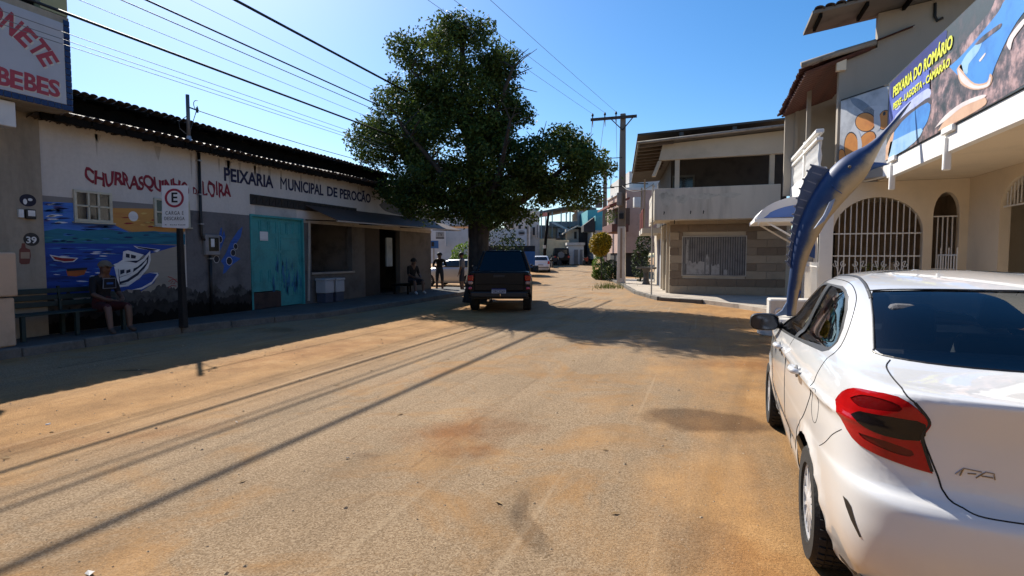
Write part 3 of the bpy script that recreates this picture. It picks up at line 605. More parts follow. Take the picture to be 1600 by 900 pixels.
# rolled shutter, one slat after another
M_shut = mat('shutter_white', (.50, .48, .46), rough=.6, var=.12)
sl0 = MB().box(0, .03, 0, 2.52, 0, .085).build('shutter_slat', M_shut, bar, off=(0, 0, 0), bevel=.01)
for k in range(29):
    loc = Vector((BX-.12, 3.21, .16 + k*.095)) - WOFF[bar]
    if k == 0: sl0.location = loc
    else: piece(sl0, 'shutter_slat', bar, loc)
mb = MB(); mb.box(BX+.002, BX+.03, 5.60, 5.75, 3.3, 3.75); mb.box(BX+.03, BX+.05, 5.0, 5.62, 3.25, 3.8); mb.build('upper_window', mat('window_rose', (.35, .27, .24), var=.2), bar)
# projecting sign
SXp = -10.6
M_signw = mat('sign_white_panel', (.42, .42, .45), rough=.45, var=.08, scale=1.5)
mb = MB(); mb.box(BX, SXp, -6, 6.72, 4.13, 5.74); mb.build('sign_box', M_barw, bar)
sgn = MB().box(SXp+.001, SXp+.012, -1.0, 6.62, 4.24, 5.62).build('sign_panel', M_signw, bar, label='white sign panel with red lettering and blue tile border')
M_bt = mat('cobalt_tile', (.007, .013, .075), rough=.25, var=.4, scale=9, bump=.05); bt = MB().box(0, .016, 0, .098, 0, .098).build('tile', M_bt, sgn, off=(0, 0, 0), bevel=.006)
first = True
spots = [(y, 4.135) for y in np.arange(2.9, 6.60, .104)] + [(6.625, z) for z in np.arange(4.135, 5.66, .104)]
for y, z in spots:
    loc = Vector((SXp+.001, y, z)) - WOFF[bar]
    if first: bt.location = loc; first = False
    else: piece(bt, 'tile', sgn, loc)
M_signred = mat('sign_red', (.36, .035, .05), rough=.5, var=.12, scale=6); M_signsh = mat('sign_letter_shadow', (.55, .52, .44), rough=.6, var=.1)
def sign_letter(ch, px, py, size, ang):
    c = at(px, py, x=SXp); ca, sa = math.cos(ang), math.sin(ang)
    for off, m, dd in ((.02, M_signsh, .002), (0, M_signred, .004)):
        u = Vector((0, ca, sa)); w = Vector((0, -sa, ca)); p = c - u*size*.31 - w*size*.5 + Vector((.0125, off, -off))
        lettering(ch, p, u, w, size*.62, size, m, sgn, depth=dd, offset=.035)
for ch, px, py, s_, a in (('O', -10, 22, .33, -.50), ('N', 17, 38, .34, -.58), ('E', 40, 58, .33, -.70), ('T', 60, 75, .33, -.82), ('E', 74, 92, .31, -.98)): sign_letter(ch, px, py, s_, a)
for ch, px, py in (('B', 5, 120), ('E', 25, 125), ('B', 47, 129), ('E', 66, 134), ('S', 84, 138)): sign_letter(ch, px, py, .29, -.04)
mb = MB(); mb.box(-10.98, -10.72, 3.6, 5.93, 3.70, 4.11); mb.build('light_box', mat('light_box_white', (.62, .62, .60), var=.05), bar, bevel=.01)
mb = MB(); mb.box(-11.3, -10.62, 6.30, 6.72, 5.76, 6.3); mb.build('parapet_block', mat('parapet_olive', (.32, .31, .17), var=.25, scale=3), bar)
mb = MB(); mb.box(-11.3, -10.75, 2.0, 6.28, 5.76, 6.2); mb.build('parapet', M_dark, bar)
# notices painted on the pier
def BW(px, py): return at(px, py, x=BX)
M_dkp = mat('notice_dark', (.015, .014, .03), var=.3, bump=0)
def oval(px, py, ry, rz, m, ly, nm): 
    c = BW(px, py); return MB().prism([(BX+.001+.002*ly, c.y + ry*math.cos(t), c.z + rz*math.sin(t)) for t in np.linspace(0, 6.283, 25)[:-1]], (.002, 0, 0)).build(nm, m, bar)
oval(43.5, 313, .13, .11, M_dkp, 0, 'oval_emblem'); oval(39, 315, .03, .05, M_whitep, 1, 'emblem_figure'); oval(47, 312, .035, .025, M_whitep, 1, 'emblem_figure')
oval(49, 374, .125, .118, M_black, 0, 'price_disc'); c = BW(43, 381)
lettering('39', (BX+.004, c.y-.02, c.z+.01), (0, 1, 0), (0, 0, 1), .16, .12, M_whitep, bar, offset=.02)
bo = [(30, 390), (33, 387), (34, 380), (39, 380), (40, 387), (47, 390), (48, 400), (46, 412), (41, 413), (33, 413), (30, 410)]
MB().prism([BW(*p)+Vector((.002, 0, 0)) for p in bo], (.002, 0, 0)).build('bottle_poster', mat('bottle_rust', (.16, .05, .035), var=.3), bar)
MB().prism([BW(x, y)+Vector((.005, 0, 0)) for x, y in ((32, 394), (46, 394), (46, 404), (32, 404))], (.002, 0, 0)).build('bottle_label', mat('label_tan', (.34, .24, .16), var=.2), bar)
mb = MB(); a = BW(27, 327); mb.box(BX+.002, BX+.05, a.y, a.y+.07, a.z-.14, a.z); mb.build('small_plate', M_whitep, bar); mb = MB(); mb.box(BX+.002, BX+.07, a.y+.10, a.y+.25, a.z-.16, a.z+.01); mb.build('switch_box', M_black, bar, bevel=.01); MB().box(BX+.072, BX+.076, a.y+.12, a.y+.23, a.z-.11, a.z-.01).build('switch_face', M_whitep, bar)
# --- peach counter block on the pavement
cb = thing('counter_block', (-10.75, 5.45, .15), 'peach painted counter block on the pavement under the snack bar', 'counter')
M_peach = mat('peach_paint', (.56, .40, .27), rough=.7, var=.15, scale=2, bump=.15)
MB().box(-10.95, -10.5, 4.4, 5.66, .15, .93).build('base', M_peach, cb, bevel=.02); MB().box(-11.0, -10.47, 4.36, 5.70, .95, 1.66).build('upper_box', M_peach, cb, bevel=.03, seg=2)
# --- bench against the wall
bn = thing('pavement_bench', (-11.0, 6.6, .15), 'dark green slatted bench against the mural wall', 'bench')
M_bgreen = mat('bench_green', (.012, .03, .028), rough=.6, var=.3, scale=4)
for k in range(4): MB().box(-11.25 + k*.11, -11.16 + k*.11, 5.75, 7.85, .57, .60).build('seat_slat', M_bgreen, bn, bevel=.006)
for k in range(3): MB().box(-11.36, -11.33, 5.75, 7.85, .68 + k*.12, .77 + k*.12).build('back_slat', M_bgreen, bn, bevel=.006)
for y in (5.95, 6.8, 7.65):
    MB().box(-11.30, -11.24, y-.03, y+.03, .15, .57).build('leg', M_bgreen, bn); MB().box(-10.90, -10.84, y-.03, y+.03, .15, .57).build('leg', M_bgreen, bn); MB().bar((-11.30, y, .57), (-11.35, y, 1.05), .04).build('back_post', M_bgreen, bn)
# --- loading bay sign
sp = thing('loading_sign', (-10.18, 8.40, .15), 'white loading bay sign with red ring on a dark wooden post', 'sign')
mb = MB(); mb.hexa([(-10.25, 8.34, .12), (-10.11, 8.34, .12), (-10.11, 8.46, .12), (-10.25, 8.46, .12)], [(-10.23, 8.35, 2.50), (-10.14, 8.35, 2.50), (-10.14, 8.43, 2.50), (-10.23, 8.43, 2.50)]); mb.build('post', mat('post_dark_wood', (.014, .012, .011), var=.4, scale=6, bump=.4), sp, bevel=.008)
# plate faces down the street towards the viewer
PY = 8.30; u = Vector((math.cos(.12), math.sin(.12)*-1, 0)).normalized(); u = Vector((.93, .36, 0)).normalized(); w = Vector((.035, .0, 1)).normalized(); nn_ = u.cross(w)
c0 = Vector((-10.17, PY, 2.60)); PW, PH = .525, .84
def SP(a, b, d=0): return c0 + u*(a*PW) + w*(b*PH) + nn_*d
M_plate = mat('sign_plate_white', (.74, .74, .74), rough=.4, var=.06, scale=3, bump=.03); M_ring = mat('sign_ring_red', (.32, .015, .04), rough=.45, var=.1)
pl = MB().prism([SP(-.5, -.5), SP(.42, -.53), SP(.5, -.5), SP(.5, .5), SP(-.5, .5), SP(-.49, .1)], nn_*.012).build('plate', M_plate, sp)
ring = MB(); R1, R2 = .19, .145; cc = SP(-.02, .20, .013); n = 40
A = [cc + u*R1*math.cos(t) + w*R1*math.sin(t) for t in np.linspace(0, 2*math.pi, n)]; B = [cc + u*R2*math.cos(t) + w*R2*math.sin(t) for t in np.linspace(0, 2*math.pi, n)]
ring.grid([A, B]); ring.grid([[p + nn_*.003 for p in A], [p + nn_*.003 for p in B]]); ring.build('ring', M_ring, pl)
M_blkl = mat('sign_black', (.012, .012, .014), rough=.6, var=.1, bump=0)
def plate_text(s_, a, b, wd, ht, **k): lettering(s_, SP(a, b, .013), u, w, wd, ht, M_blkl, pl, depth=.003, **k)
plate_text('E', -.125, .095, .12, .20, offset=.02); plate_text('CARGA E', -.36, -.20, .36, .075, spacing=1.25); plate_text('DESCARGA', -.40, -.33, .40, .07, spacing=1.2)
for a in np.linspace(-.42, .40, 22):
    h = random.uniform(.008, .02); 
    if random.random() < .8: MB().prism([SP(a, -.45, .013), SP(a+.025, -.45, .013), SP(a+.025, -.45+h/PH, .013), SP(a, -.45+h/PH, .013)], nn_*.002).build('small_print', M_blkl, pl)
# ------------------------------------------------------------------ fish shop with printed banner on the right
M_cream = mat('shop_cream_wall', (.74, .62, .455), rough=.85, var=.08, scale=.9, bump=.15, bscale=20)
M_shopw = mat('shop_white_paint', (.80, .78, .74), rough=.7, var=.05, scale=1.2, bump=.1)
M_grille = mat('grille_white', (.72, .70, .66), rough=.45, var=.08, bump=.05)
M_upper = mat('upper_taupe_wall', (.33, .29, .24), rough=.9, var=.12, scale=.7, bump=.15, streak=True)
FX, YF, YG, XI = 3.6, 13.95, 15.1, 5.5
shop = thing('fish_shop', (6.0, 11.0, .1), 'cream fish shop with arched grilles, slab canopy and beach photo banner', 'building')
# canopy slab, fascia
mb = MB(); mb.box(FX+.12, 9, 2.0, YG, 3.34, 3.60); mb.build('canopy_slab', M_cream, shop)
mb = MB(); mb.box(FX, FX+.12, 2.0, YF, 3.26, 3.635); mb.build('canopy_fascia', M_shopw, shop, bevel=.01)
mb = MB(); mb.prism([(FX, YF+.003, 3.32), (3.30, YG-.2, 3.32), (3.45, YG-.2, 3.32), (FX+.12, YF+.003, 3.32)], (0, 0, .31)); mb.build('canopy_return', M_shopw, shop)
for k, y in enumerate((13.55, 10.75, 6.6)):
    b_ = MB(); b_.hexa([(FX-.05, y, 2.98), (FX+.06, y, 2.98), (FX+.06, y+.10, 2.98), (FX-.04, y+.10, 2.98)], [(FX-.04, y, 3.50), (FX+.06, y, 3.50), (FX+.06, y+.10, 3.50), (FX-.04, y+.10, 3.50)]); b_.build('beam_end', M_shopw, shop, bevel=.012)
    MB().box(FX-.06, FX-.003, y-.30, y+.14, 3.55, 3.655).build('bracket_cap', M_shopw, shop, bevel=.012)
# inner wall with arched doorway (facing the street), X = XI
def arch_wall(y0, y1, ya, yb, zs, zt, ztop, x, axis='x', th=.18, n=14):
    """wall strip from y0..y1 with an arched opening ya..yb springing at zs, crown zt"""
    c = (ya+yb)/2; r_ = (yb-ya)/2; mb = MB()
    arc = [(c - r_*math.cos(t), zs + (zt-zs)*math.sin(t)) for t in np.linspace(0, math.pi, n)]
    def V(a, z, d): return (x+d, a, z) if axis == 'x' else (a, x+d, z)
    def q(poly):
        mb.prism([V(a, z, 0) for a, z in poly], (th, 0, 0) if axis == 'x' else (0, th, 0))
    q([(y0, .1), (ya, .1), (ya, zs), (y0, zs)]); q([(yb, .1), (y1, .1), (y1, zs), (yb, zs)])
    q([(y0, zs), (ya, zs)] + [] + [(ya, ztop), (y0, ztop)]); q([(yb, zs), (y1, zs), (y1, ztop), (yb, ztop)])
    for i in range(n-1): q([arc[i], arc[i+1], (arc[i+1][0], ztop), (arc[i][0], ztop)])
    return mb, arc
mb, arc1 = arch_wall(11.2, YG, 11.9, 13.7, 2.58, 3.12, 3.335, XI); mb.build('arch_wall', M_cream, shop)
mb, arc0 = arch_wall(3.0, 11.2, 6.9, 10.3, 2.58, 3.12, 3.335, XI); mb.build('arch_wall', M_cream, shop)
MB().box(5.7, 9, YG-.1, YG+.1, .1, 3.33).build('cross_wall', M_cream, shop)
MB().box(8.8, 9, 2, 18, .1, 3.33).build('back_wall', M_cream, shop)
# far grille wall, facing the viewer, Y = YG
mb, arc2 = arch_wall(2.55, 4.72, 2.84, 4.66, 2.15, 2.98, 3.335, YG, axis='y', n=18); mb.build('grille_wall', M_cream, shop)
mb, arc3 = arch_wall(4.721, XI, 4.84, 5.34, 2.55, 3.05, 3.335, YG, axis='y', n=12); mb.build('gate_wall', M_cream, shop)
MB().box(2.60, 5.7, 18.2, 18.4, .1, 3.3).build('inner_back_wall', mat('inner_brown', (.34, .25, .165), var=.25), shop)
MB().box(2.9, 3.45, 18.05, 18.19, .1, 2.3).build('inner_door', mat('inner_dark', (.03, .03, .03)), shop)
MB().box(5.6, 5.7, YG+.2, 18.4, .1, 3.3).build('inner_side_wall', MATS['inner_brown'], shop); MB().box(2.6, 5.6, YG+.2, 18.4, 3.1, 3.18).build('inner_ceiling', M_cream, shop)
MB().hexa([(3.9, 17.2, .3), (4.7, 17.2, 1.0), (4.7, 17.5, 1.0), (3.9, 17.5, .3)], [(3.9, 17.2, .75), (4.7, 17.2, 1.45), (4.7, 17.5, 1.45), (3.9, 17.5, .75)]).build('stair_flank', M_cream, shop)
def grille(name, a0, a1, zb, arc, fixed, axis, rails, step, parent, mt=None):
    """round bars between a0..a1 up to the arch, flat rails"""
    g = MB(); V = (lambda a, z: (a, fixed, z)) if axis == 'y' else (lambda a, z: (fixed, a, z))
    g.bar(V(a0, rails[0]), V(a1, rails[0]), .03, .03)
    go = g.build(name, mt or M_grille, parent)
    for z in rails[1:]: MB().bar(V(a0, z), V(a1, z), .03, .03).build('grille_rail', mt or M_grille, go)
    n = int((a1-a0)/step); ar = sorted(arc)
    for i in range(1, n):
        a = a0 + (a1-a0)*i/n; zt = np.interp(a, [p[0] for p in ar], [p[1] for p in ar])
        MB().tube([V(a, zb), V(a + random.uniform(-.006, .006), (zb+zt)/2), V(a, zt-.01)], .0135, 6).build('grille_bar', mt or M_grille, go)
    return go
g1 = grille('window_grille', 2.86, 4.64, .1, arc2, YG+.06, 'y', (.12, 1.60, 2.13), .118, shop)
for k in range(4):                                      # scrolls
    x = 3.0 + k*.42
    for sg in (-1, 1):
        sc = [(x + sg*(.10 + (.085 - .012*t)*math.cos(t+1.6)), YG+.055, 1.40 + (.085-.012*t)*math.sin(t+1.6)) for t in np.linspace(0, 5.2, 16)]
        MB().tube([(x, YG+.055, 1.15)] + sc, .010, 6).build('scroll', M_grille, g1)
g2 = grille('gate_grille', 4.86, 5.32, .1, [(4.84, 2.5), (5.34, 2.5)], YG+.06, 'y', (.2, 1.3, 2.5), .09, shop)
g3 = grille('gate_grille', 11.92, 13.68, 2.58, arc1, XI+.06, 'x', (2.58,), .12, shop)
g4 = grille('gate_grille', 6.92, 10.28, .1, arc0, XI+.06, 'x', (.2, 1.3, 2.58), .13, shop)
# half gates in the porch
for (y0, y1, x) in ((13.9, 14.9, 4.9), (10.4, 11.5, 5.3)):
    g = MB(); g.bar((x, y0, 1.62), (x, y1, 1.62), .03); g.bar((x, y0, .25), (x, y1, .25), .03); go = g.build('half_gate', M_grille, shop)
    for k in range(8): MB().tube([(x, y0 + (y1-y0)*k/7, .12), (x, y0 + (y1-y0)*k/7, 1.62 + (.16 if k % 3 == 0 else 0))], .011, 6).build('gate_bar', M_grille, go)
# dim room with a white fridge behind the near arch
MB().box(7.4, 7.5, 2.5, YG-.1, .1, 3.33).build('room_wall', mat('room_grey', (.15, .13, .11), var=.2), shop)
fr = thing('shop_fridge', (6.5, 12.35, .1), 'white upright fridge in the dim shop doorway', 'fridge'); MB().box(6.2, 6.8, 12.0, 12.7, .12, 1.75).build('cabinet', M_shopw, fr, bevel=.03, seg=2); MB().box(6.175, 6.198, 12.02, 12.68, .2, 1.2).build('door', M_shopw, fr, bevel=.01); MB().box(6.15, 6.172, 12.62, 12.65, .6, 1.1).build('handle', M_black, fr)
# terrace upper wall facing the viewer with sloping verge, and its printed banners
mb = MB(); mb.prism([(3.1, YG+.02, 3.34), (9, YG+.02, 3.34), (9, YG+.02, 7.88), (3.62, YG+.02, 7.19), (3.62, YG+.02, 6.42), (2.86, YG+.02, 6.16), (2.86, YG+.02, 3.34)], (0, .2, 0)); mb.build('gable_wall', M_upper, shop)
# upper roof overhang
mb = MB(); mb.hexa([(2.12, 14.2, 7.02), (9, 14.2, 7.9), (9, 15.5, 7.9), (2.12, 15.5, 7.02)], [(2.12, 14.2, 7.09), (9, 14.2, 7.97), (9, 15.5, 7.97), (2.12, 15.5, 7.09)]); uro = mb.build('upper_roof', mat('fibre_cement', (.16, .145, .125), var=.25, scale=2), shop)
for k in range(6): MB().bar((2.3+k*.9, 14.25, 6.99+k*.115), (2.3+k*.9, 15.1, 6.99+k*.115), .06, .09).build('rafter_end', M_dark, shop)
for k in range(22):
    x = 2.15 + k*.21; t_ = barrel(.4, .11, .10).build('tile', M_tile, uro, off=(0, 0, 0), smooth=True); t_.location = Vector((x+.1, 14.12, 7.085 + (x-2.12)*.128)) - WOFF[shop]; t_.rotation_euler = (0, 0, R(90))
mb = MB(); mb.tube([(4.7, YG, 7.25), (4.7, YG-.02, 6.95), (4.75, YG-.02, 6.85), (4.85, YG-.02, 6.9)], .03, 8); mb.build('lamp_hook', M_black, shop)
# big banner: aerial beach print built from thin printed layers
YB0, YB1, ZB0, ZB1 = 3.0, YF-.02, 3.64, 5.27
bn_ = MB().box(FX-.03, FX+.02, YB0, YB1, ZB0, ZB1).build('beach_banner', mat('print_forest', (.035, .05, .055), rough=.5, var=.6, scale=3.5, bump=.1, col2=(.10, .075, .08)), shop, label='printed aerial beach banner with yellow lettering')
MB().box(FX+.021, FX+.06, YB0, YB1, ZB0, ZB0+.05).build('banner_frame', M_black, bn_)
def BN(px, py): return at(px, py, x=FX-.03)
def bprint(nm, pts, ly, m, k=3, sm=True):
    q = [BN(*p) for p in pts]; q = [Vector(p) for p in catmull(q + [q[0]], k)[:-1]] if sm else q
    q = [Vector((FX-.0315 - .0016*ly, min(max(p.y, YB0), YB1), min(max(p.z, ZB0+.003), ZB1-.003))) for p in q]
    # drop duplicates made by clamping
    r_ = [q[0]]
    for p in q[1:]:
        if (p - r_[-1]).length > .004: r_.append(p)
    return MB().prism(r_, (-.0012, 0, 0)).build(nm, m, bn_)
def pmat(n, c1, c2, sc=3): return mat(n, c1, rough=.45, var=.2, scale=sc, bump=.03, col2=c2)
P_sea = pmat('print_sea', (.06, .25, .62), (.03, .13, .45), 1.5); P_shal = pmat('print_shallow', (.30, .50, .72), (.15, .36, .66), 3); P_sandc = pmat('print_sand', (.60, .38, .25), (.50, .28, .18), 4); P_pink = mat('print_pink_land', (.17, .125, .13), rough=.45, var=.2, scale=4.2, bump=.03, col2=(.035, .045, .045), fine=.45, bscale=16); P_sky = pmat('print_sky', (.12, .16, .52), (.03, .05, .33), 1.4); P_cloud = pmat('print_cloud', (.45, .50, .75), (.25, .30, .62), 3); P_foam = pmat('print_foam', (.70, .62, .60), (.6, .5, .5)); P_rock = pmat('print_rock', (.075, .055, .06), (.03, .03, .035), 7); P_yel = pmat('print_yellow', (.72, .74, .06), (.62, .64, .04), 3); P_navy2 = pmat('print_navy', (.02, .025, .16), (.015, .02, .1))
for n_ in P_pink.node_tree.nodes:
    if n_.type == 'VALTORGB' and len(n_.color_ramp.elements) == 3:
        n_.color_ramp.elements[0].position = .38; n_.color_ramp.elements[1].position = .50; n_.color_ramp.elements[2].position = .63; n_.color_ramp.elements[2].color = (.56, .36, .34, 1)
bprint('sky_print', [(1391, 131), (1436, 86), (1454, 69), (1455, 140), (1450, 165), (1388, 205)], 0, P_sky, sm=False)
bprint('title_band', [(1391, 131), (1466, 57), (1480, 52), (1470, 80), (1440, 110), (1420, 125), (1395, 155)], 1, P_navy2)
bprint('cloud_print', [(1400, 180), (1420, 160), (1450, 138), (1453, 152), (1430, 172), (1398, 192)], 1, P_cloud); bprint('cloud_print', [(1396, 168), (1410, 160), (1402, 172)], 1, P_cloud)
bprint('far_hills', [(1388, 205), (1400, 192), (1418, 176), (1432, 166), (1452, 152), (1452, 168), (1415, 186), (1392, 210)], 2, P_rock)
bprint('bay_sea', [(1385, 228), (1410, 190), (1450, 160), (1452, 182), (1440, 205), (1412, 235), (1386, 252)], 3, P_sea); bprint('bay_beach', [(1384, 230), (1398, 205), (1388, 252), (1383, 253)], 4, P_sandc)
bprint('bay_shallow', [(1392, 222), (1440, 200), (1430, 222), (1390, 248)], 4, P_shal)
bprint('pink_land', [(1452, 110), (1500, 70), (1545, 20), (1560, -10), (1600, -60), (1640, -100), (1650, 90), (1600, 132), (1500, 190), (1420, 235), (1450, 190)], 0, P_pink)
bprint('cove_sea', [(1484, 104), (1502, 88), (1525, 62), (1560, 20), (1575, -5), (1640, -70), (1650, -30), (1600, 20), (1575, 60), (1555, 105), (1545, 130), (1520, 135), (1500, 120)], 3, P_sea)
bprint('cove_beach', [(1496, 108), (1503, 100), (1508, 115), (1524, 130), (1543, 128), (1548, 115), (1552, 122), (1545, 136), (1522, 140), (1502, 130)], 4, P_sandc)
bprint('cove_shallow', [(1500, 105), (1512, 84), (1535, 62), (1530, 80), (1515, 100), (1512, 116)], 4, P_shal); bprint('island', [(1524, 70), (1535, 58), (1552, 45), (1566, 36), (1564, 44), (1548, 56), (1533, 68)], 5, P_pink)
bprint('foam_line', [(1498, 106), (1508, 118), (1524, 133), (1543, 131), (1548, 120), (1550, 123), (1545, 135), (1522, 138), (1503, 126)], 6, P_foam); bprint('coast_line', [(1574, 70), (1580, 55), (1600, 30), (1604, 34), (1585, 60), (1580, 78)], 5, P_foam)
bprint('near_beach', [(1466, 205), (1480, 185), (1505, 165), (1535, 152), (1543, 158), (1535, 168), (1500, 188)], 4, P_sandc); bprint('near_beach_edge', [(1462, 200), (1478, 180), (1505, 160), (1536, 148), (1540, 152), (1505, 167), (1480, 187)], 5, P_foam)
bprint('boat_print', [(1531, 94), (1540, 83), (1541, 85), (1533, 96)], 5, P_foam)
def btext(s_, p0, p1, h, dz=0):
    a, b = BN(*p0), BN(*p1); d = b - a; L_ = d.length; ux = d / L_
    lettering(s_, Vector((FX-.043, a.y, a.z)), (0, ux.y, ux.z), (0, 0, 1), L_, h, P_yel, bn_, depth=.004, offset=.025)
a_, b_ = BN(1397, 146), BN(1490, 62)
def btext2(s_, px0, px1, z, h):
    y0, y1 = BN(*px0).y, BN(*px1).y
    lettering(s_, (FX-.043, y0, z), (0, -1, 0), (0, 0, 1), y0-y1, h, P_yel, bn_, depth=.004, offset=.035)
btext2('PEIXARIA DO ROM\u00c1RIO', (1397, 146), (1490, 70), 4.86, .27); btext2('PEIXE - LAGOSTA - CAMAR\u00c3O', (1397, 165), (1486, 100), 4.60, .17)
# clownfish banner on the chamfered corner
A0, B0 = Vector((2.90, 15.02, 0)), Vector((FX-.005, YF+.02, 0)); cu = (B0-A0).normalized(); cn = Vector((cu.y, -cu.x, 0)); CL_ = (B0-A0).length
def CP(a, z, d=0): return A0 + cu*(a*CL_) + Vector((0, 0, z)) + cn*d
ZC0, ZC1 = 3.62, 5.24
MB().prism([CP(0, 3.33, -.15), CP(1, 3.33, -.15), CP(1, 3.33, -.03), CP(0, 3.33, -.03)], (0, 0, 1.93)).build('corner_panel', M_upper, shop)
cf = MB().prism([CP(0, ZC0, -.02), CP(1, ZC0, -.02), CP(1, ZC0, 0), CP(0, ZC0, 0)], (0, 0, ZC1-ZC0)).build('fish_banner', mat('print_pale', (.55, .56, .58), rough=.5, var=.25, scale=2.5, bump=.03, col2=(.30, .31, .34)), shop, label='printed banner of orange and white striped reef fish')
MB().prism([CP(0, ZC1, -.02), CP(1, ZC1, -.02), CP(1, ZC1, .012), CP(0, ZC1, .012)], (0, 0, .03)).build('banner_frame', M_black, cf)
def cprint(nm, pts, ly, m, k=4):
    q = catmull([np.array(p) for p in pts] + [np.array(pts[0])], k)[:-1]; P_ = [CP(min(max(p[0], .003), .997), min(max(ZC0 + p[1]*(ZC1-ZC0), ZC0+.003), ZC1-.003), .001+.0016*ly) for p in q]
    r_ = [P_[0]]
    for p in P_[1:]:
        if (p-r_[-1]).length > .004: r_.append(p)
    return MB().prism(r_, cn*.0012).build(nm, m, cf)
P_or = pmat('fish_orange', (.72, .27, .05), (.55, .14, .02), 3); P_blk = pmat('fish_black', (.02, .02, .025), (.01, .01, .012)); P_wh = pmat('fish_white', (.62, .62, .64), (.5, .5, .52)); P_slate = pmat('fish_slate', (.20, .24, .30), (.12, .15, .2))
cprint('fish_body', [(.02, .02), (.12, .30), (.25, .55), (.42, .74), (.62, .80), (.85, .76), (.995, .70), (.995, .42), (.80, .28), (.70, .14), (.5, .05), (.3, .0)], 1, P_wh)
cprint('ray_print', [(.2, 1.0), (.45, .92), (.85, .62), (.75, .60), (.3, .88)], 1, P_slate)
for (c, w_, h_, ro) in (((.55, .60), .21, .12, -.3), ((.93, .56), .12, .12, -.4), ((.60, .34), .17, .11, .2), ((.28, .28), .15, .23, .35), ((.06, .18), .08, .12, .2)):
    el = lambda s_: [(c[0] + s_*(w_*math.cos(t)*math.cos(ro) - h_*math.sin(t)*math.sin(ro)), c[1] + s_*(w_*math.cos(t)*math.sin(ro) + h_*math.sin(t)*math.cos(ro))) for t in np.linspace(0, 6.283, 12)[:-1]]
    cprint('fish_outline', el(1.09), 2, P_blk, 2); cprint('fish_patch', el(1.0), 3, P_or, 2)
cprint('fish_band', [(.72, .72), (.82, .68), (.86, .48), (.78, .44), (.73, .55)], 4, P_wh); cprint('fish_band', [(.33, .52), (.42, .50), (.50, .30), (.46, .16), (.42, .18), (.40, .38)], 4, P_wh); cprint('fish_eye', [(.90, .66), (.94, .67), (.95, .63), (.91, .62)], 5, P_blk)
# balcony wing beyond, with turned balustrade and tiled eave
XB = 2.4
MB().box(XB+.25, 5.0, YG+.22, 19.3, 3.3, 3.48).build('balcony_slab', M_shopw, shop)
MB().box(XB+.0, XB+.25, YG-.15, 19.3, 3.2, 3.72).build('balcony_edge', M_shopw, shop, bevel=.02)
MB().box(XB-.02, XB+.16, YG-.15, 19.3, 4.52, 4.62).build('handrail', M_shopw, shop, bevel=.015)
MB().box(XB, XB+.14, YG-.15, 19.3, 4.36, 4.42).build('lattice_rail', M_shopw, shop)
for k in range(32):
    y = YG - .1 + k*.137; MB().bar((XB+.07, y, 4.42), (XB+.07, y+.1, 4.52), .03, .03).build('lattice_bar', M_shopw, shop)
bl = MB().lathe([(.045, 0), (.045, .04), (.028, .07), (.05, .20), (.055, .30), (.03, .46), (.045, .58), (.045, .64)], (0, 0, 0), 10).build('baluster', M_shopw, shop, off=(0, 0, 0), smooth=True)
for k in range(27):
    loc = Vector((XB+.10, YG + k*.155, 3.72)) - WOFF[shop]
    if k == 0: bl.location = loc
    else: piece(bl, 'baluster', shop, loc)
for y in (17.0, 19.2):
    MB().box(XB+.02, XB+.22, y-.1, y+.1, 3.48, 4.7).build('newel', M_shopw, shop, bevel=.01); MB().box(XB+.07, XB+.17, y-.05, y+.05, 4.7, 6.12).build('eave_post', M_upper, shop)
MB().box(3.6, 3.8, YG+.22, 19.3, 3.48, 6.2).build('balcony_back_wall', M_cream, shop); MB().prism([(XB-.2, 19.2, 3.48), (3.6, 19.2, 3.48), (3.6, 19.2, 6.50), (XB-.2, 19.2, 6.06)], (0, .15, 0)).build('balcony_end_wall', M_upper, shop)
M_tilered = mat('red_clay_tile', (.085, .028, .018), rough=.75, var=.35, scale=4, bump=.4, col2=(.03, .012, .01))
rf = tiled_roof('eave_roof', 2.02, 6.02, 4.3, 6.75, YG-.15, 19.6, shop, M_tilered)
# underside rows: tiles laid on battens, seen from below
tl = barrel(.5, .12, .10).build('under_tile', M_tilered, rf, off=(0, 0, 0), smooth=True)
first = True
for k in range(19):
    for j in range(3):
        loc = Vector((2.10 + j*.44, YG - .05 + k*.23, 5.97 + j*.142)) - WOFF[shop]; rot = (math.pi, -.31*1, 0)
        if first: tl.location = loc; tl.rotation_euler = (math.pi, -.31, 0); first = False
        else: piece(tl, 'under_tile', rf, loc, (math.pi, -.31, 0))
mb = MB(); mb.tube([(2.02, YG-.2, 6.13), (2.8, YG-.16, 6.33), (3.55, YG-.12, 6.50)], .07, 8); mb.build('verge_roll', mat('verge_grey', (.26, .22, .18), var=.3, scale=4), shop, smooth=True)
MB().box(2.78, 2.98, YG-.1, YG+.02, 5.95, 6.2).build('verge_corbel', M_cream, shop)
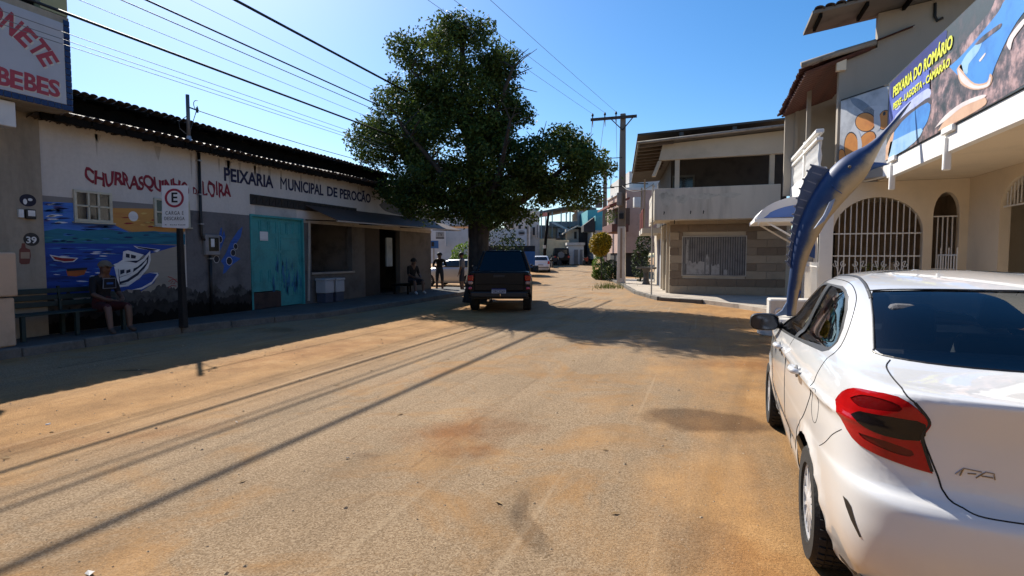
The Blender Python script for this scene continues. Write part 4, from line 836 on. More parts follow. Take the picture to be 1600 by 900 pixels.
# lower wall below the balcony
MB().box(2.62, 2.80, YG+.2, 16.2, .1, 3.2).build('lower_pier', M_cream, shop); MB().box(2.55, 2.84, YG-.02, YG+.2, .1, 3.3).build('corner_post', M_shopw, shop)
MB().box(2.66, 2.78, 16.2, 19.3, .1, 3.2).build('side_wall', M_cream, shop)
sd = MB().box(0, .03, 0, 1.5, 0, .085).build('shutter_slat', mat('shutter_grey', (.36, .34, .31), var=.1), shop, off=(0, 0, 0))
for k in range(24):
    loc = Vector((2.62, 16.5, .15 + k*.095)) - WOFF[shop]
    if k == 0: sd.location = loc
    else: piece(sd, 'shutter_slat', shop, loc)
gg = MB(); gg.bar((2.45, YG-.5, 1.35), (2.45, YG+1.2, 1.35), .03); gg.bar((2.45, YG-.5, .25), (2.45, YG+1.2, .25), .03); go = gg.build('side_gate', M_grille, shop)
for k in range(13): MB().tube([(2.45, YG-.5+k*.14, .12), (2.45, YG-.5+k*.14, 1.45)], .012, 6).build('gate_bar', M_grille, go)
# door awning over the side entrance
aw = thing('door_awning', (2.5, 17.6, 2.3), 'white curved door awning with a blue underside over the side entrance', 'awning')
prof = [(2.60, 3.22), (2.1, 3.18), (1.7, 3.06), (1.42, 2.88), (1.26, 2.66)]; prof = [tuple(p) for p in catmull(prof, 3)]
q = MB(); q.grid([[(x, y, z) for x, z in prof] for y in (16.6, 17.6, 18.6)]); o = q.build('canopy', mat('awning_white', (.72, .72, .74), rough=.4, var=.05), aw, smooth=True); s_ = o.modifiers.new('s', 'SOLIDIFY'); s_.thickness = .02
q = MB(); q.grid([[(x+.01, y, z-.05) for x, z in prof] for y in (16.62, 17.6, 18.58)]); q.build('liner', mat('awning_blue', (.11, .22, .58), rough=.4, var=.1), aw)
q = MB(); q.prism([(x+.02, 16.60, z-.02) for x, z in prof] + [(2.6, 16.60, prof[-1][1])], (0, .008, 0)); q.build('end_panel', MATS['awning_blue'], aw)
q = MB(); q.prism([(x, 16.59, z) for x, z in prof] + [(x+.04*(x < 1.5), 16.59, z-.22) for x, z in prof[::-1]], (0, .012, 0)); q.build('end_trim', MATS['awning_white'], aw)
MB().box(prof[-1][0]-.05, 2.6, 16.55, 18.65, prof[-1][1]-.14, prof[-1][1]-.035).build('frame', M_shopw, aw, bevel=.01)
for y in (16.65, 18.5): MB().bar((2.6, y, 1.85), (1.5, y, prof[-1][1]-.12), .045).build('brace', M_shopw, aw)
# potted plant on the sill behind the scrolls
pp = thing('potted_plant', (3.55, 14.85, .1), 'small yellow green plant in front of the arched window grille', 'plant')
MB().lathe([(.11, 0), (.16, .28), (.17, .30)], (3.55, 14.85, .1), 14).build('pot', mat('clay_pot', (.25, .11, .06)), pp); mb = MB(); mb.tube([(3.55, 14.85, .35), (3.55, 14.85, 1.2)], .02, 6); mb.build('stem', mat('stem_green', (.08, .09, .03)), pp)
mb = MB()
for i in range(90):
    a = rng.uniform(0, 6.28); r_ = rng.uniform(0, .28); c = Vector((3.55 + r_*math.cos(a), 14.85 + r_*.5*math.sin(a), 1.22 + rng.uniform(-.12, .22))); d = Vector((math.cos(a), math.sin(a), rng.uniform(-.3, .6))).normalized()*.07; s_ = Vector((-d.y, d.x, .02)).normalized()*.02
    mb.add([c, c+d*.5+s_, c+d, c+d*.5-s_], [(0, 1, 2, 3)])
mb.build('leaves', mat('leaf_yellow_green', (.22, .25, .03), var=.35, scale=9), pp)
# planters and white block at the roadside
pb = thing('planter_block', (1.45, 12.3, 0), 'low white rounded concrete block under the swordfish statue', 'block')
MB().lathe([(.50, 0), (.50, .28), (.44, .36), (.10, .37)], (1.5, 12.35, 0), 28).build('block', mat('block_white', (.62, .58, .52), var=.12), pb, bevel=.02, smooth=False)
p2 = thing('square_planter', (1.75, 14.0, 0), 'white square planter with ornament behind the statue', 'planter')
MB().box(1.35, 2.25, 13.7, 14.3, 0, .62).build('box', mat('block_white', (.6, .58, .54)), p2, bevel=.03); MB().tube([(1.55 + .09*math.cos(t)*(1-t*.1), 13.68, .32 + .09*math.sin(t)*(1-t*.1)) for t in np.linspace(0, 7, 20)], .025, 6).build('scroll_ornament', M_shopw, p2)

# ------------------------------------------------------------------ swordfish statue
fishst = thing('swordfish_statue', (1.62, 12.35, .37), 'tall blue and cream leaping swordfish statue with spiny sail', 'statue')
SY = 12.3
def FP(px, py, dy=0.): p = at(px, py, y=SY); return Vector((p.x, SY + dy, p.z))
#      centre px       half width px   half depth (m)
spine = [((1236, 494), 7, .08), ((1238, 465), 8.5, .10), ((1243, 435), 10, .13), ((1250, 400), 13, .17), ((1260, 368), 16.5, .21), ((1274, 338), 19.5, .25), ((1292, 310), 23, .29), ((1311, 286), 25, .31), ((1331, 265), 24, .29), ((1347, 249), 18.5, .23), ((1360, 236), 12, .16), ((1374, 220), 7, .09), ((1392, 198), 4.2, .05), ((1408, 178), 2.6, .03), ((1423, 159), .8, .008)]
sc_ = [np.array([*FP(*p), w * .01334 * .90, d * .9]) for p, w, d in spine]; sc_ = catmull(sc_, 5); n = 20
V, Fc, colr = [], [], []
for i, s_ in enumerate(sc_):
    c = Vector(s_[:3]); t = Vector(sc_[min(i+1, len(sc_)-1)][:3]) - Vector(sc_[max(i-1, 0)][:3]); t.normalize(); side = Vector((t.z, 0, -t.x))        # towards the belly (right/down)
    for k in range(n):
        a = 2*math.pi*k/n; ca, sa = math.cos(a), math.sin(a)
        V.append(c + side*s_[3]*ca + Vector((0, 1, 0))*s_[4]*sa); f_ = i/len(sc_)
        colr.append((ca, f_, sa))
for i in range(len(sc_)-1):
    for k in range(n): Fc.append((i*n+k, i*n+(k+1) % n, (i+1)*n+(k+1) % n, (i+1)*n+k))
mb = MB(); mb.add(V, Fc + [tuple(range(n))[::-1]])
body = mb.build('body', None, fishst, smooth=True)
at_ = body.data.color_attributes.new('paint', 'FLOAT_COLOR', 'POINT')
for i, (ca, f_, sa) in enumerate(colr):
    lat = ca + .10*math.sin(f_*40) + .06*math.sin(f_*90)
    at_.data[i].color = (min(1, max(0, (lat + .42)*.95)), f_, 0, 1)
m = bpy.data.materials.new('statue_paint'); m.use_nodes = True; nt = m.node_tree; b = nt.nodes['Principled BSDF']; b.inputs['Roughness'].default_value = .5; N = nt.nodes.new; L = nt.links.new
at2 = N('ShaderNodeAttribute'); at2.attribute_name = 'paint'; sp_ = N('ShaderNodeSeparateColor'); L(at2.outputs['Color'], sp_.inputs[0]); ns = N('ShaderNodeTexNoise'); ns.inputs['Scale'].default_value = 3.2; ns.inputs['Detail'].default_value = 9; ns.inputs['Roughness'].default_value = .68; tc = N('ShaderNodeTexCoord'); L(tc.outputs['Object'], ns.inputs['Vector'])
ad = N('ShaderNodeMath'); ad.operation = 'MULTIPLY_ADD'; L(ns.outputs['Fac'], ad.inputs[0]); ad.inputs[1].default_value = .9; L(sp_.outputs[0], ad.inputs[2]); rp = N('ShaderNodeValToRGB'); sb = N('ShaderNodeMath'); sb.operation = 'MULTIPLY'; sb.inputs[1].default_value = .64; L(ad.outputs[0], sb.inputs[0]); L(sb.outputs[0], rp.inputs[0]); e = rp.color_ramp.elements
e[0].position = .16; e[0].color = (.045, .075, .14, 1); e[1].position = .86; e[1].color = (.42, .33, .215, 1)
for p_, c_ in ((.25, (.02, .05, .14)), (.38, (.010, .035, .12)), (.48, (.02, .055, .16)), (.56, (.08, .10, .14)), (.65, (.22, .19, .145))):
    k = e.new(p_); k.color = (*c_, 1)
L(rp.outputs[0], b.inputs['Base Color']); bp = N('ShaderNodeBump'); bp.inputs['Strength'].default_value = .15; L(ns.outputs['Fac'], bp.inputs['Height']); L(bp.outputs[0], b.inputs['Normal']); body.data.materials.append(m)
M_fin = mat('fin_slate_blue', (.06, .085, .15), rough=.5, var=.3, scale=5, bump=.2); M_finb = mat('fin_blue', (.015, .07, .25), rough=.45, var=.25, scale=4); M_rib = mat('fin_rib', (.19, .20, .24), rough=.5, var=.2)
# sail: outer edge and root, spines across
root_px = [(1236, 420), (1240, 395), (1245, 369), (1255, 338), (1267, 316), (1283, 291), (1300, 266)]; edge_px = [(1230, 408), (1233, 385), (1236, 360), (1240, 335), (1246, 310), (1256, 280), (1268, 258)]
ro = catmull([FP(*p) for p in root_px], 4); ed = catmull([FP(*p) for p in edge_px], 4)
for i in range(len(ed)): ed[i] = ed[i] + np.array([.02*(i % 2), 0, .012*(i % 2)])
mb = MB(); mb.grid([ro, ed]); sail = mb.build('sail', M_fin, fishst); s_ = sail.modifiers.new('s', 'SOLIDIFY'); s_.thickness = .035; s_.offset = 0
for i in range(0, len(ro), 1):
    if i % 2 == 0: MB().tube([Vector(ro[i]).lerp(Vector(ed[i]), .3), Vector(ed[i]) + Vector((-.03, 0, .01))], [.024, .018], 6).build('sail_rib', M_rib, sail)
# pectoral fin, anal fin, tail, jaw, gill, eye
mb = MB(); P_ = [FP(1300, 312, -.33), FP(1292, 330, -.42), FP(1281, 348, -.46), FP(1264, 360, -.48), FP(1280, 338, -.43), FP(1290, 318, -.38)]; mb.prism(P_, (0, .04, 0)); mb.build('pectoral_fin', mat('fin_pale', (.30, .36, .48), rough=.4, var=.2), fishst, bevel=.01)
mb = MB(); mb.prism([FP(1270, 372, -.02), FP(1274, 385, -.02), FP(1273, 404, -.02), FP(1258, 398, -.02), FP(1262, 384, -.02)], (0, .05, 0)); mb.build('anal_fin', M_finb, fishst, bevel=.01)
mb = MB(); mb.prism([FP(1238, 470, -.03), FP(1247, 448, -.03), FP(1252, 456, -.03), FP(1246, 470, -.03), FP(1243, 488, -.03)], (0, .06, 0)); mb.build('tail_fin', M_finb, fishst, bevel=.01)
mb = MB(); mb.prism([FP(1236, 476, -.03), FP(1230, 470, -.03), FP(1222, 484, -.03), FP(1206, 496, -.03), FP(1226, 492, -.03), FP(1238, 492, -.03)], (0, .06, 0)); mb.build('tail_fin', mat('fin_light', (.10, .17, .30), rough=.45, var=.2), fishst, bevel=.01)
mb = MB(); mb.tube([FP(1346, 264), FP(1362, 259), FP(1376, 257), FP(1390, 256)], [.12, .075, .04, .008], 10); mb.build('lower_jaw', M_finb, fishst, smooth=True)
mb = MB(); mb.tube([FP(1295, 291, -.27), FP(1301, 299, -.30), FP(1310, 305, -.30)], .007, 6); mb.build('gill_line', M_finb, fishst)
mb = MB(); mb.lathe([(.001, -.02), (.02, -.014), (.028, 0)], FP(1322, 264, -.285), 12, 'y'); mb.build('eye', mat('eye_tan', (.16, .13, .09)), fishst, smooth=True)
# ------------------------------------------------------------------ two-storey corner house down the street
house = thing('corner_house', (0.5, 23, .12), 'two-storey corner house with banded stone tiles and deep white balcony', 'house')
HY = 22.6
M_hbeige = mat('house_beige', (.50, .435, .34), rough=.85, var=.12, scale=.9, bump=.15)
M_hwhite = mat('house_balcony_white', (.53, .49, .42), rough=.85, var=.25, scale=1.1, bump=.15, streak=True)
sdir = Vector((-.15, .989, 0))                            # side facade runs back at a slight angle
C0 = Vector((-1.38, HY, 0))
def HS(t, z, o=0.): p = C0 + sdir*t; return Vector((p.x - o, p.y, z))
# core
mb = MB(); mb.prism([(-1.36, HY+.02, .1), (2.9, HY+.02, .1), (2.9, 33, .1), (-1.36-1.55, HY+.02+10.2, .1)], (0, 0, 2.85)); mb.build('ground_floor', M_hbeige, house)
# stone tile courses on the front, each tile a piece, leaving the shop window free
tones = [mat('stone_tile_%s' % n, c, rough=.6, var=.12, scale=3, bump=.1) for n, c in (('sand', (.36, .285, .20)), ('brown', (.19, .135, .088)), ('tan', (.27, .205, .14)))]
tb = [MB().box(0, .692, -.02, 0, 0, .292).build('stone_tile', m, house, off=(0, 0, 0), bevel=.006) for m in tones]; used = set()
wx0, wx1, wz0, wz1 = -.90, 1.36, .86, 2.33
for r_ in range(10):
    for c in range(7):
        x = -1.40 + c*.70 - (.35 if r_ % 2 else 0); z = .13 + r_*.30
        if x > 2.5 or x < -1.75 or z > 2.9: continue
        xa, xb = max(x, -1.40), min(x+.70, 2.75)
        if xb-xa < .05: continue
        if z + .29 > wz0 and z < wz1 and xb > wx0 and xa < wx1:
            # trim beside the window
            for (p, q) in ((xa, min(xb, wx0)), (max(xa, wx1), xb)):
                if q-p > .03: MB().box(p, q-.008, HY-.02, HY, z, z+.292).build('stone_tile', tones[(r_*2 + r_//3) % 3], house, bevel=.005)
            continue
        k = (0, 1, 0, 2, 0, 1, 2, 0, 1, 0)[r_]
        if xb-xa < .68: MB().box(xa, xb-.008, HY-.02, HY, z, z+.292).build('stone_tile', tones[k], house, bevel=.005); continue
        loc = Vector((x, HY, z)) - WOFF[house]
        if k not in used: tb[k].location = loc; used.add(k)
        else: piece(tb[k], 'stone_tile', house, loc)
for k in range(3):
    if k not in used: bpy.data.objects.remove(tb[k])
# shop window with vertical blinds and torn paper
f = MB()
for q in ((wx0, wx1, wz0-.04, wz0), (wx0, wx1, wz1, wz1+.04), (wx0-.04, wx0, wz0-.04, wz1+.04), (wx1, wx1+.04, wz0-.04, wz1+.04)): f.box(q[0], q[1], HY-.035, HY-.001, q[2], q[3])
sw_ = f.build('shop_window', mat('window_alu', (.40, .37, .33), rough=.5), house)
MB().box(wx0, wx1, HY-.004, HY+.01, wz0, wz1).build('window_back', mat('window_dim', (.05, .05, .055), bump=0), sw_)
M_bl = mat('blind_grey', (.19, .185, .185), rough=.7, var=.25, scale=3)
for k in range(26):
    x = wx0 + .02 + k*.086; MB().hexa([(x, HY-.010, wz0+.01), (x+.06, HY-.018, wz0+.01), (x+.06, HY-.015, wz0+.01), (x, HY-.007, wz0+.01)], [(x, HY-.010, wz1-.01), (x+.06, HY-.018, wz1-.01), (x+.06, HY-.015, wz1-.01), (x, HY-.007, wz1-.01)]).build('blind_slat', M_bl, sw_)
M_paper = mat('torn_paper', (.34, .33, .32), rough=.8, var=.3, scale=5)
for (x, w, z, h) in ((-.75, .25, .88, .55), (-.5, .4, .88, .50), (-.05, .12, .9, .75), (.15, .3, .88, .42), (.6, .14, .88, .22), (-.8, .1, 1.3, .95)):
    n = 6; top = [(x + w*i/n, z + h*random.uniform(.75, 1.05)) for i in range(n+1)]
    MB().prism([(x, HY-.020, z), (x+w, HY-.020, z)] + [(a, HY-.020, b) for a, b in top[::-1]], (0, -.002, 0)).build('torn_paper', M_paper, sw_)
# balcony: slab, front parapet, side parapet
BYf = 21.1
MB().prism([(-1.88, BYf+.14, 2.96), (2.85, BYf+.14, 2.96), (2.85, 24, 2.96), (-2.35, 24, 2.96)], (0, 0, .16)).build('balcony_slab', M_hbeige, house)
MB().box(-1.88, 2.34, BYf, BYf+.14, 2.92, 4.08).build('balcony_parapet', M_hwhite, house, bevel=.01)
a, b = Vector((-1.88, BYf+.141, 0)), Vector((-2.52, BYf+4.6, 0)); nx = Vector((.14, .02, 0))
MB().hexa([a+Vector((0, 0, 2.92)), a+nx+Vector((0, 0, 2.92)), b+nx+Vector((0, 0, 2.92)), b+Vector((0, 0, 2.92))], [a+Vector((0, 0, 4.08)), a+nx+Vector((0, 0, 4.08)), b+nx+Vector((0, 0, 4.08)), b+Vector((0, 0, 4.08))]).build('balcony_parapet', M_hwhite, house)
M_stain = mat('parapet_stain', (.46, .44, .38), var=.25, scale=4, bump=0)
for (x, z, w, h) in ((-1.45, 3.70, .25, .28), (-.9, 3.66, .22, .16), (-.2, 3.74, .5, .10), (.7, 3.75, .35, .09)): MB().prism([(x + w*math.cos(t)*(1+.25*math.sin(3*t)), BYf-.001, z + h*math.sin(t)*(1+.2*math.cos(5*t))) for t in np.linspace(0, 6.28, 18)[:-1]], (0, -.002, 0)).build('stain', M_stain, house)
for x in (-1.55, -.62, -.18): MB().prism([(x, BYf-.001, 3.12), (x+.03, BYf-.001, 3.12), (x+.05, BYf-.001, 3.22), (x+.01, BYf-.001, 3.25)], (0, -.003, 0)).build('rust_hole', M_black, house)
MB().box(-1.2, -1.17, BYf+.5, BYf+.53, 2.80, 2.96).build('drain_pipe', M_black, house)
# upper floor: recessed dark rooms, posts, beam, roof
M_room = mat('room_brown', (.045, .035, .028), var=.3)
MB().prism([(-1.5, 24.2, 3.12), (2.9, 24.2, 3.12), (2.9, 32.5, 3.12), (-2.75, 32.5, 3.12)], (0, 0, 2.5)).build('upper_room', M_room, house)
MB().box(-1.45, -.55, 24.15, 24.19, 3.2, 4.95).build('balcony_door', mat('door_olive', (.10, .095, .08)), house); MB().box(-1.38, -.62, 24.12, 24.149, 3.25, 4.85).build('door_pane', M_pane, house)
for x in (-1.18, 1.98): MB().box(x, x+.16, BYf+.1, BYf+.28, 4.08, 5.14).build('balcony_post', M_hbeige, house, bevel=.01)
mb = MB(); mb.prism([(-1.75, BYf+.02, 5.12), (2.62, BYf+.02, 5.12), (2.62, BYf+.02, 5.90), (-1.62, BYf+.02, 5.68)], (0, .2, 0)); mb.build('front_beam', M_hbeige, house)
MB().hexa([(-2.0, BYf+.05, 4.55), (-1.78, BYf+.05, 5.1), (-1.66, BYf+.05, 5.1), (-1.88, BYf+.05, 4.55)], [(-2.0, BYf+.3, 4.55), (-1.78, BYf+.3, 5.1), (-1.66, BYf+.3, 5.1), (-1.88, BYf+.3, 4.55)]).build('corner_strut', M_hbeige, house)
M_roofs = mat('house_roof_sheet', (.10, .088, .075), rough=.8, var=.25, scale=2, bump=.3)
def sloped(x0, z0, x1, z1, y0, y1, th=.07, skew=-.15):
    d = (y1-y0)*skew
    return MB().hexa([(x0, y0, z0), (x1, y0, z1), (x1+d*.2, y1, z1), (x0+d, y1, z0)], [(x0, y0, z0+th), (x1, y0, z1+th), (x1+d*.2, y1, z1+th), (x0+d, y1, z0+th)])
sloped(-2.45, 5.66, 2.75, 5.93, BYf-.45, 31.5).build('roof', M_roofs, house)
sloped(-2.68, 6.34, 2.75, 6.54, 22.4, 32.5).build('upper_roof', M_roofs, house)
for k in range(9): 
    y = BYf - .3 + k*.75; x = -2.42 - .15*k*.75; MB().hexa([(x, y, 5.57), (x+1.2, y, 5.63), (x+1.2, y+.08, 5.63), (x, y+.08, 5.57)], [(x, y, 5.655), (x+1.2, y, 5.715), (x+1.2, y+.08, 5.715), (x, y+.08, 5.655)]).build('rafter', mat('rafter_brown', (.10, .07, .05)), house)
mb = MB(); mb.tube([(-2.47, BYf-.47, 5.70), (2.75, BYf-.47, 5.97)], .05, 8); mb.build('roof_edge', mat('verge_grey', (.3, .26, .2)), house, smooth=True)
MB().box(-1.1, -.95, 22.4, 22.6, 5.80, 6.35).build('roof_prop', M_roofs, house); MB().box(.8, .95, 22.4, 22.6, 5.9, 6.42).build('roof_prop', M_roofs, house)
# side facade: windows, doors, poster, small railed balcony
for i, (t, w, z0, z1, m) in enumerate(((.7, .35, .8, 2.3, M_pane), (1.5, .35, .8, 2.3, M_pane), (2.4, .4, .8, 2.4, M_pane), (4.0, .9, .12, 2.4, mat('door_steel', (.25, .25, .27))), (5.8, .9, .12, 2.4, MATS['door_steel']))):
    q = MB(); q.hexa([HS(t, z0, .0), HS(t+w, z0, .0), HS(t+w, z0, .05), HS(t, z0, .05)], [HS(t, z1, .0), HS(t+w, z1, .0), HS(t+w, z1, .05), HS(t, z1, .05)]); q.build('side_window' if z0 > .5 else 'side_door', m, house)
q = MB(); q.hexa([HS(3.3, 1.2, 0), HS(3.75, 1.2, 0), HS(3.75, 1.2, .03), HS(3.3, 1.2, .03)], [HS(3.3, 2.2, 0), HS(3.75, 2.2, 0), HS(3.75, 2.2, .03), HS(3.3, 2.2, .03)]); q.build('poster', mat('poster_pink', (.42, .16, .13), var=.5, scale=8), house)
for t in (.35, 2.0, 3.1): q = MB(); q.hexa([HS(t, .12, 0), HS(t+.12, .12, 0), HS(t+.12, .12, .12), HS(t, .12, .12)], [HS(t, 2.93, 0), HS(t+.12, 2.93, 0), HS(t+.12, 2.93, .12), HS(t, 2.93, .12)]); q.build('side_pilaster', M_hbeige, house)
q = MB(); q.hexa([HS(4.8, 2.7, 0), HS(8.5, 2.7, 0), HS(8.5, 2.7, .9), HS(4.8, 2.7, .9)], [HS(4.8, 2.95, 0), HS(8.5, 2.95, 0), HS(8.5, 2.95, .9), HS(4.8, 2.95, .9)]); sb_ = q.build('side_balcony', M_hwhite, house)
for k in range(16): MB().tube([HS(4.85+k*.24, 2.95, .86), HS(4.85+k*.24, 3.85, .86)], .018, 6).build('railing_bar', mat('rail_red', (.22, .05, .04)), sb_)
MB().bar(HS(4.8, 3.85, .86), HS(8.5, 3.85, .86), .05).build('railing_top', MATS['rail_red'], sb_)
for t in (4.9, 8.3): MB().bar(HS(t, 2.95, .8), HS(t, 5.3, .8), .07).build('balcony_post', M_hbeige, sb_)
# white meter pole standing at the corner
MB().tube([(-2.0, 21.7, .12), (-2.0, 21.7, 4.3), (-2.0, 22.2, 4.3)], .03, 8).build('conduit', M_hwhite, house)
# ------------------------------------------------------------------ far end of the street
def D(px, py, d):
    """point at distance d along the view axis"""
    r = ray(px, py); f = Vector((-math.sin(YAW)*math.cos(PIT), math.cos(YAW)*math.cos(PIT), math.sin(PIT))); return Vector((0, 0, CAMZ)) + r*(d/r.dot(f))
RT = Vector((math.cos(YAW), math.sin(YAW), 0)); FW_ = Vector((-math.sin(YAW), math.cos(YAW), 0))
def block(px0, px1, pyt, pyb, d, depth, name, m, parent=None):
    """box whose front stands square to the street's far end, at distance d"""
    a = D(px0, pyb, d); b = D(px1, pyb, d); zt = D((px0+px1)/2, pyt, d).z; zb = a.z
    a.z = b.z = zb; e = FW_*depth; up = Vector((0, 0, zt-zb))
    return MB().hexa([a, b, b+e, a+e], [a+up, b+up, b+e+up, a+e+up])
def bpart(name, px0, px1, pyt, pyb, d, depth, m, parent, **k): return block(px0, px1, pyt, pyb, d, depth, name, m).build(name, m, parent, **k)
def base(px, py, d): p = D(px, py, d); return (p.x, p.y, p.z)
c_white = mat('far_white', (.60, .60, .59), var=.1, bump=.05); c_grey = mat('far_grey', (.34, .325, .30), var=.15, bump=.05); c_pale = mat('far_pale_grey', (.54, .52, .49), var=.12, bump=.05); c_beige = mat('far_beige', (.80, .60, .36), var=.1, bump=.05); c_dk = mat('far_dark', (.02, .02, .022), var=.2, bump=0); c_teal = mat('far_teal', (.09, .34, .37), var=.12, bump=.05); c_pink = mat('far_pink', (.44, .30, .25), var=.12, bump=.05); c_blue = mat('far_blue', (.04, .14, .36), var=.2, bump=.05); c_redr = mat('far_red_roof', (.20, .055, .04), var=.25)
# white shop behind the market
b1 = thing('white_shop', base(700, 410, 36), 'white single-storey shop behind the standing people, with small grey sign', 'building')
bpart('wall', 640, 740, 357, 412, 36, 6, c_white, b1); bpart('parapet', 640, 730, 338, 352, 40, 6, mat('far_blush', (.50, .42, .38)), b1); bpart('upper_wall', 640, 726, 326, 340, 41, 6, c_pale, b1)
bpart('window', 681, 694, 362, 371, 35.9, .05, c_grey, b1); bpart('window_sill', 681, 694, 371, 373, 35.9, .06, c_dk, b1); bpart('post', 694, 697, 357, 385, 35.5, .3, c_white, b1)
lettering('TV', D(684, 369, 35.8), RT, (0, 0, 1), .3, .22, c_dk, b1)
bk = thing('blue_kiosk_panel', base(680, 410, 33), 'blue notice panel on a post at the market corner', 'panel'); bpart('panel', 672, 685, 376, 388, 33, .1, c_blue, bk); bpart('panel_face', 674, 678, 378, 385, 32.9, .05, c_dk, bk); bpart('post', 677, 679, 388, 425, 33.03, .08, c_grey, bk)
# white wall with oval emblem, dark hedge boxes below
b2 = thing('white_yard_wall', base(790, 400, 44), 'white yard wall with an oval emblem behind the pickup', 'wall')
bpart('wall', 758, 823, 358, 384, 44, .3, c_white, b2); 
c = D(815, 364, 43.95); MB().prism([c + RT*.30*math.cos(t) + Vector((0, 0, .22*math.sin(t))) for t in np.linspace(0, 6.283, 21)[:-1]], FW_*-.02).build('oval_emblem', c_grey, b2); bpart('emblem_bar', 811, 819, 363, 365.5, 43.9, .03, c_dk, b2)
bpart('lower_wall', 758, 836, 384, 425, 44.2, .3, c_dk, b2); bpart('pier', 757, 761, 376, 400, 40, .3, c_pale, b2)
cb2 = thing('blue_container', base(826, 405, 42), 'blue container beside the white hatchback', 'container'); bpart('body', 814, 836, 393, 418, 42, 3, c_blue, cb2); 
for k in range(6): bpart('rib', 815+k*3.6, 816.5+k*3.6, 394, 417, 41.95, .05, c_blue, cb2)
# pale two-storey house
b3 = thing('pale_house', base(810, 405, 60), 'pale grey two-storey house with flat roof beyond the pickup', 'house')
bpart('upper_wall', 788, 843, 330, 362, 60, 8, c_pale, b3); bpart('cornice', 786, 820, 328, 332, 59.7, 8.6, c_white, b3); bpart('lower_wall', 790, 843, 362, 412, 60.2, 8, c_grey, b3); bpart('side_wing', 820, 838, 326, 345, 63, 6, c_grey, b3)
for x0, x1, y0, y1 in ((794, 803, 349, 357), (809, 815, 351, 358), (820, 825, 353, 366), (831, 837, 354, 368), (838, 841, 350, 372)): 
    w_ = bpart('window', x0, x1, y0, y1, 59.9, .15, mat('far_frame', (.3, .22, .15)) if x0 < 800 else c_pale, b3); bpart('pane', x0+1, x1-1, y0+1, y1-.5, 59.85, .05, c_dk, w_)
bpart('column', 826, 828.5, 345, 405, 59.8, .3, c_pale, b3)
# beige garage wall with dark opening
b4 = thing('beige_garage', base(862, 412, 62), 'beige garage wall with a dark opening at the street end', 'building')
bpart('wall', 836, 868, 373, 412, 62, 5, c_beige, b4); bpart('wall_right', 868, 888, 375, 392, 62, 5, c_beige, b4); bpart('pier', 886, 889, 375, 412, 61.9, 5, c_beige, b4); bpart('opening_back', 868, 886, 391, 412, 64, .2, c_dk, b4)
for k in range(3): bpart('wall_plaque', 839, 842.5, 389+k*3.5, 391.5+k*3.5, 61.9, .08, c_dk, b4)
# unfinished concrete storey with open roof frame
b5 = thing('unfinished_building', base(870, 375, 66), 'grey unfinished upper storey with open posts and slanting roof', 'building')
bpart('wall', 838, 905, 352, 385, 68, 8, c_grey, b5); bpart('low_wall', 858, 905, 346, 354, 67, .3, c_grey, b5)
for x in (839, 845, 852, 862, 876, 884, 890): bpart('post', x, x+1.6, 331, 378, 66.8, .3, c_pale if x < 860 else c_grey, b5)
bpart('panel', 857, 868, 356, 371, 67.5, .3, mat('far_cream', (.5, .40, .26)), b5); bpart('panel', 871, 882, 356, 372, 67.5, .3, c_white, b5); bpart('window', 873, 876, 363, 369, 67.4, .1, c_dk, b5)
a = D(838, 334, 66.5); b = D(903, 322, 66.5); c = D(932, 328, 66.5); e = FW_*9
MB().hexa([a, b, b+e, a+e], [p + Vector((0, 0, .22)) for p in (a, b, b+e, a+e)]).build('roof', mat('far_roof', (.12, .11, .10)), b5); MB().hexa([b, c, c+e, b+e], [p + Vector((0, 0, .22)) for p in (b, c, c+e, b+e)]).build('roof', MATS['far_roof'], b5)
bpart('wall_block', 902, 911, 330, 385, 67, 6, c_pale, b5); bpart('post', 902, 905, 328, 385, 66.5, .4, c_grey, b5)
a = D(862, 347, 66); b = D(896, 363, 66); 
for k in range(1): MB().bar(a, b, .25).build('stair_rail', c_pale, b5)
# dark lean-to with gabled canopy and white annex
b6 = thing('white_annex', base(900, 412, 60), 'small white annex with grey doors and dark lean-to roof', 'building')
bpart('wall', 887, 912, 382, 413, 60, 4, c_white, b6); bpart('roof', 886, 914, 379, 383, 59.6, 5, c_pale, b6); bpart('door', 897, 903, 390, 413, 59.9, .1, mat('far_door', (.22, .21, .2)), b6); bpart('door', 906, 910, 390, 413, 59.9, .1, MATS['far_door'], b6)
bpart('rear_wall', 884, 906, 358, 382, 63, 4, c_grey, b6); bpart('dark_void', 904, 930, 358, 412, 63, 3, c_dk, b6); bpart('window', 897, 901, 362, 373, 62.9, .1, c_dk, b6)
a = D(880, 366, 62); b = D(903, 354, 62); c = D(930, 361, 62); e = FW_*5
for p, q in ((a, b), (b, c)): MB().hexa([p, q, q+e, p+e], [v + Vector((0, 0, .15)) for v in (p, q, q+e, p+e)]).build('lean_to_roof', c_grey, b6)
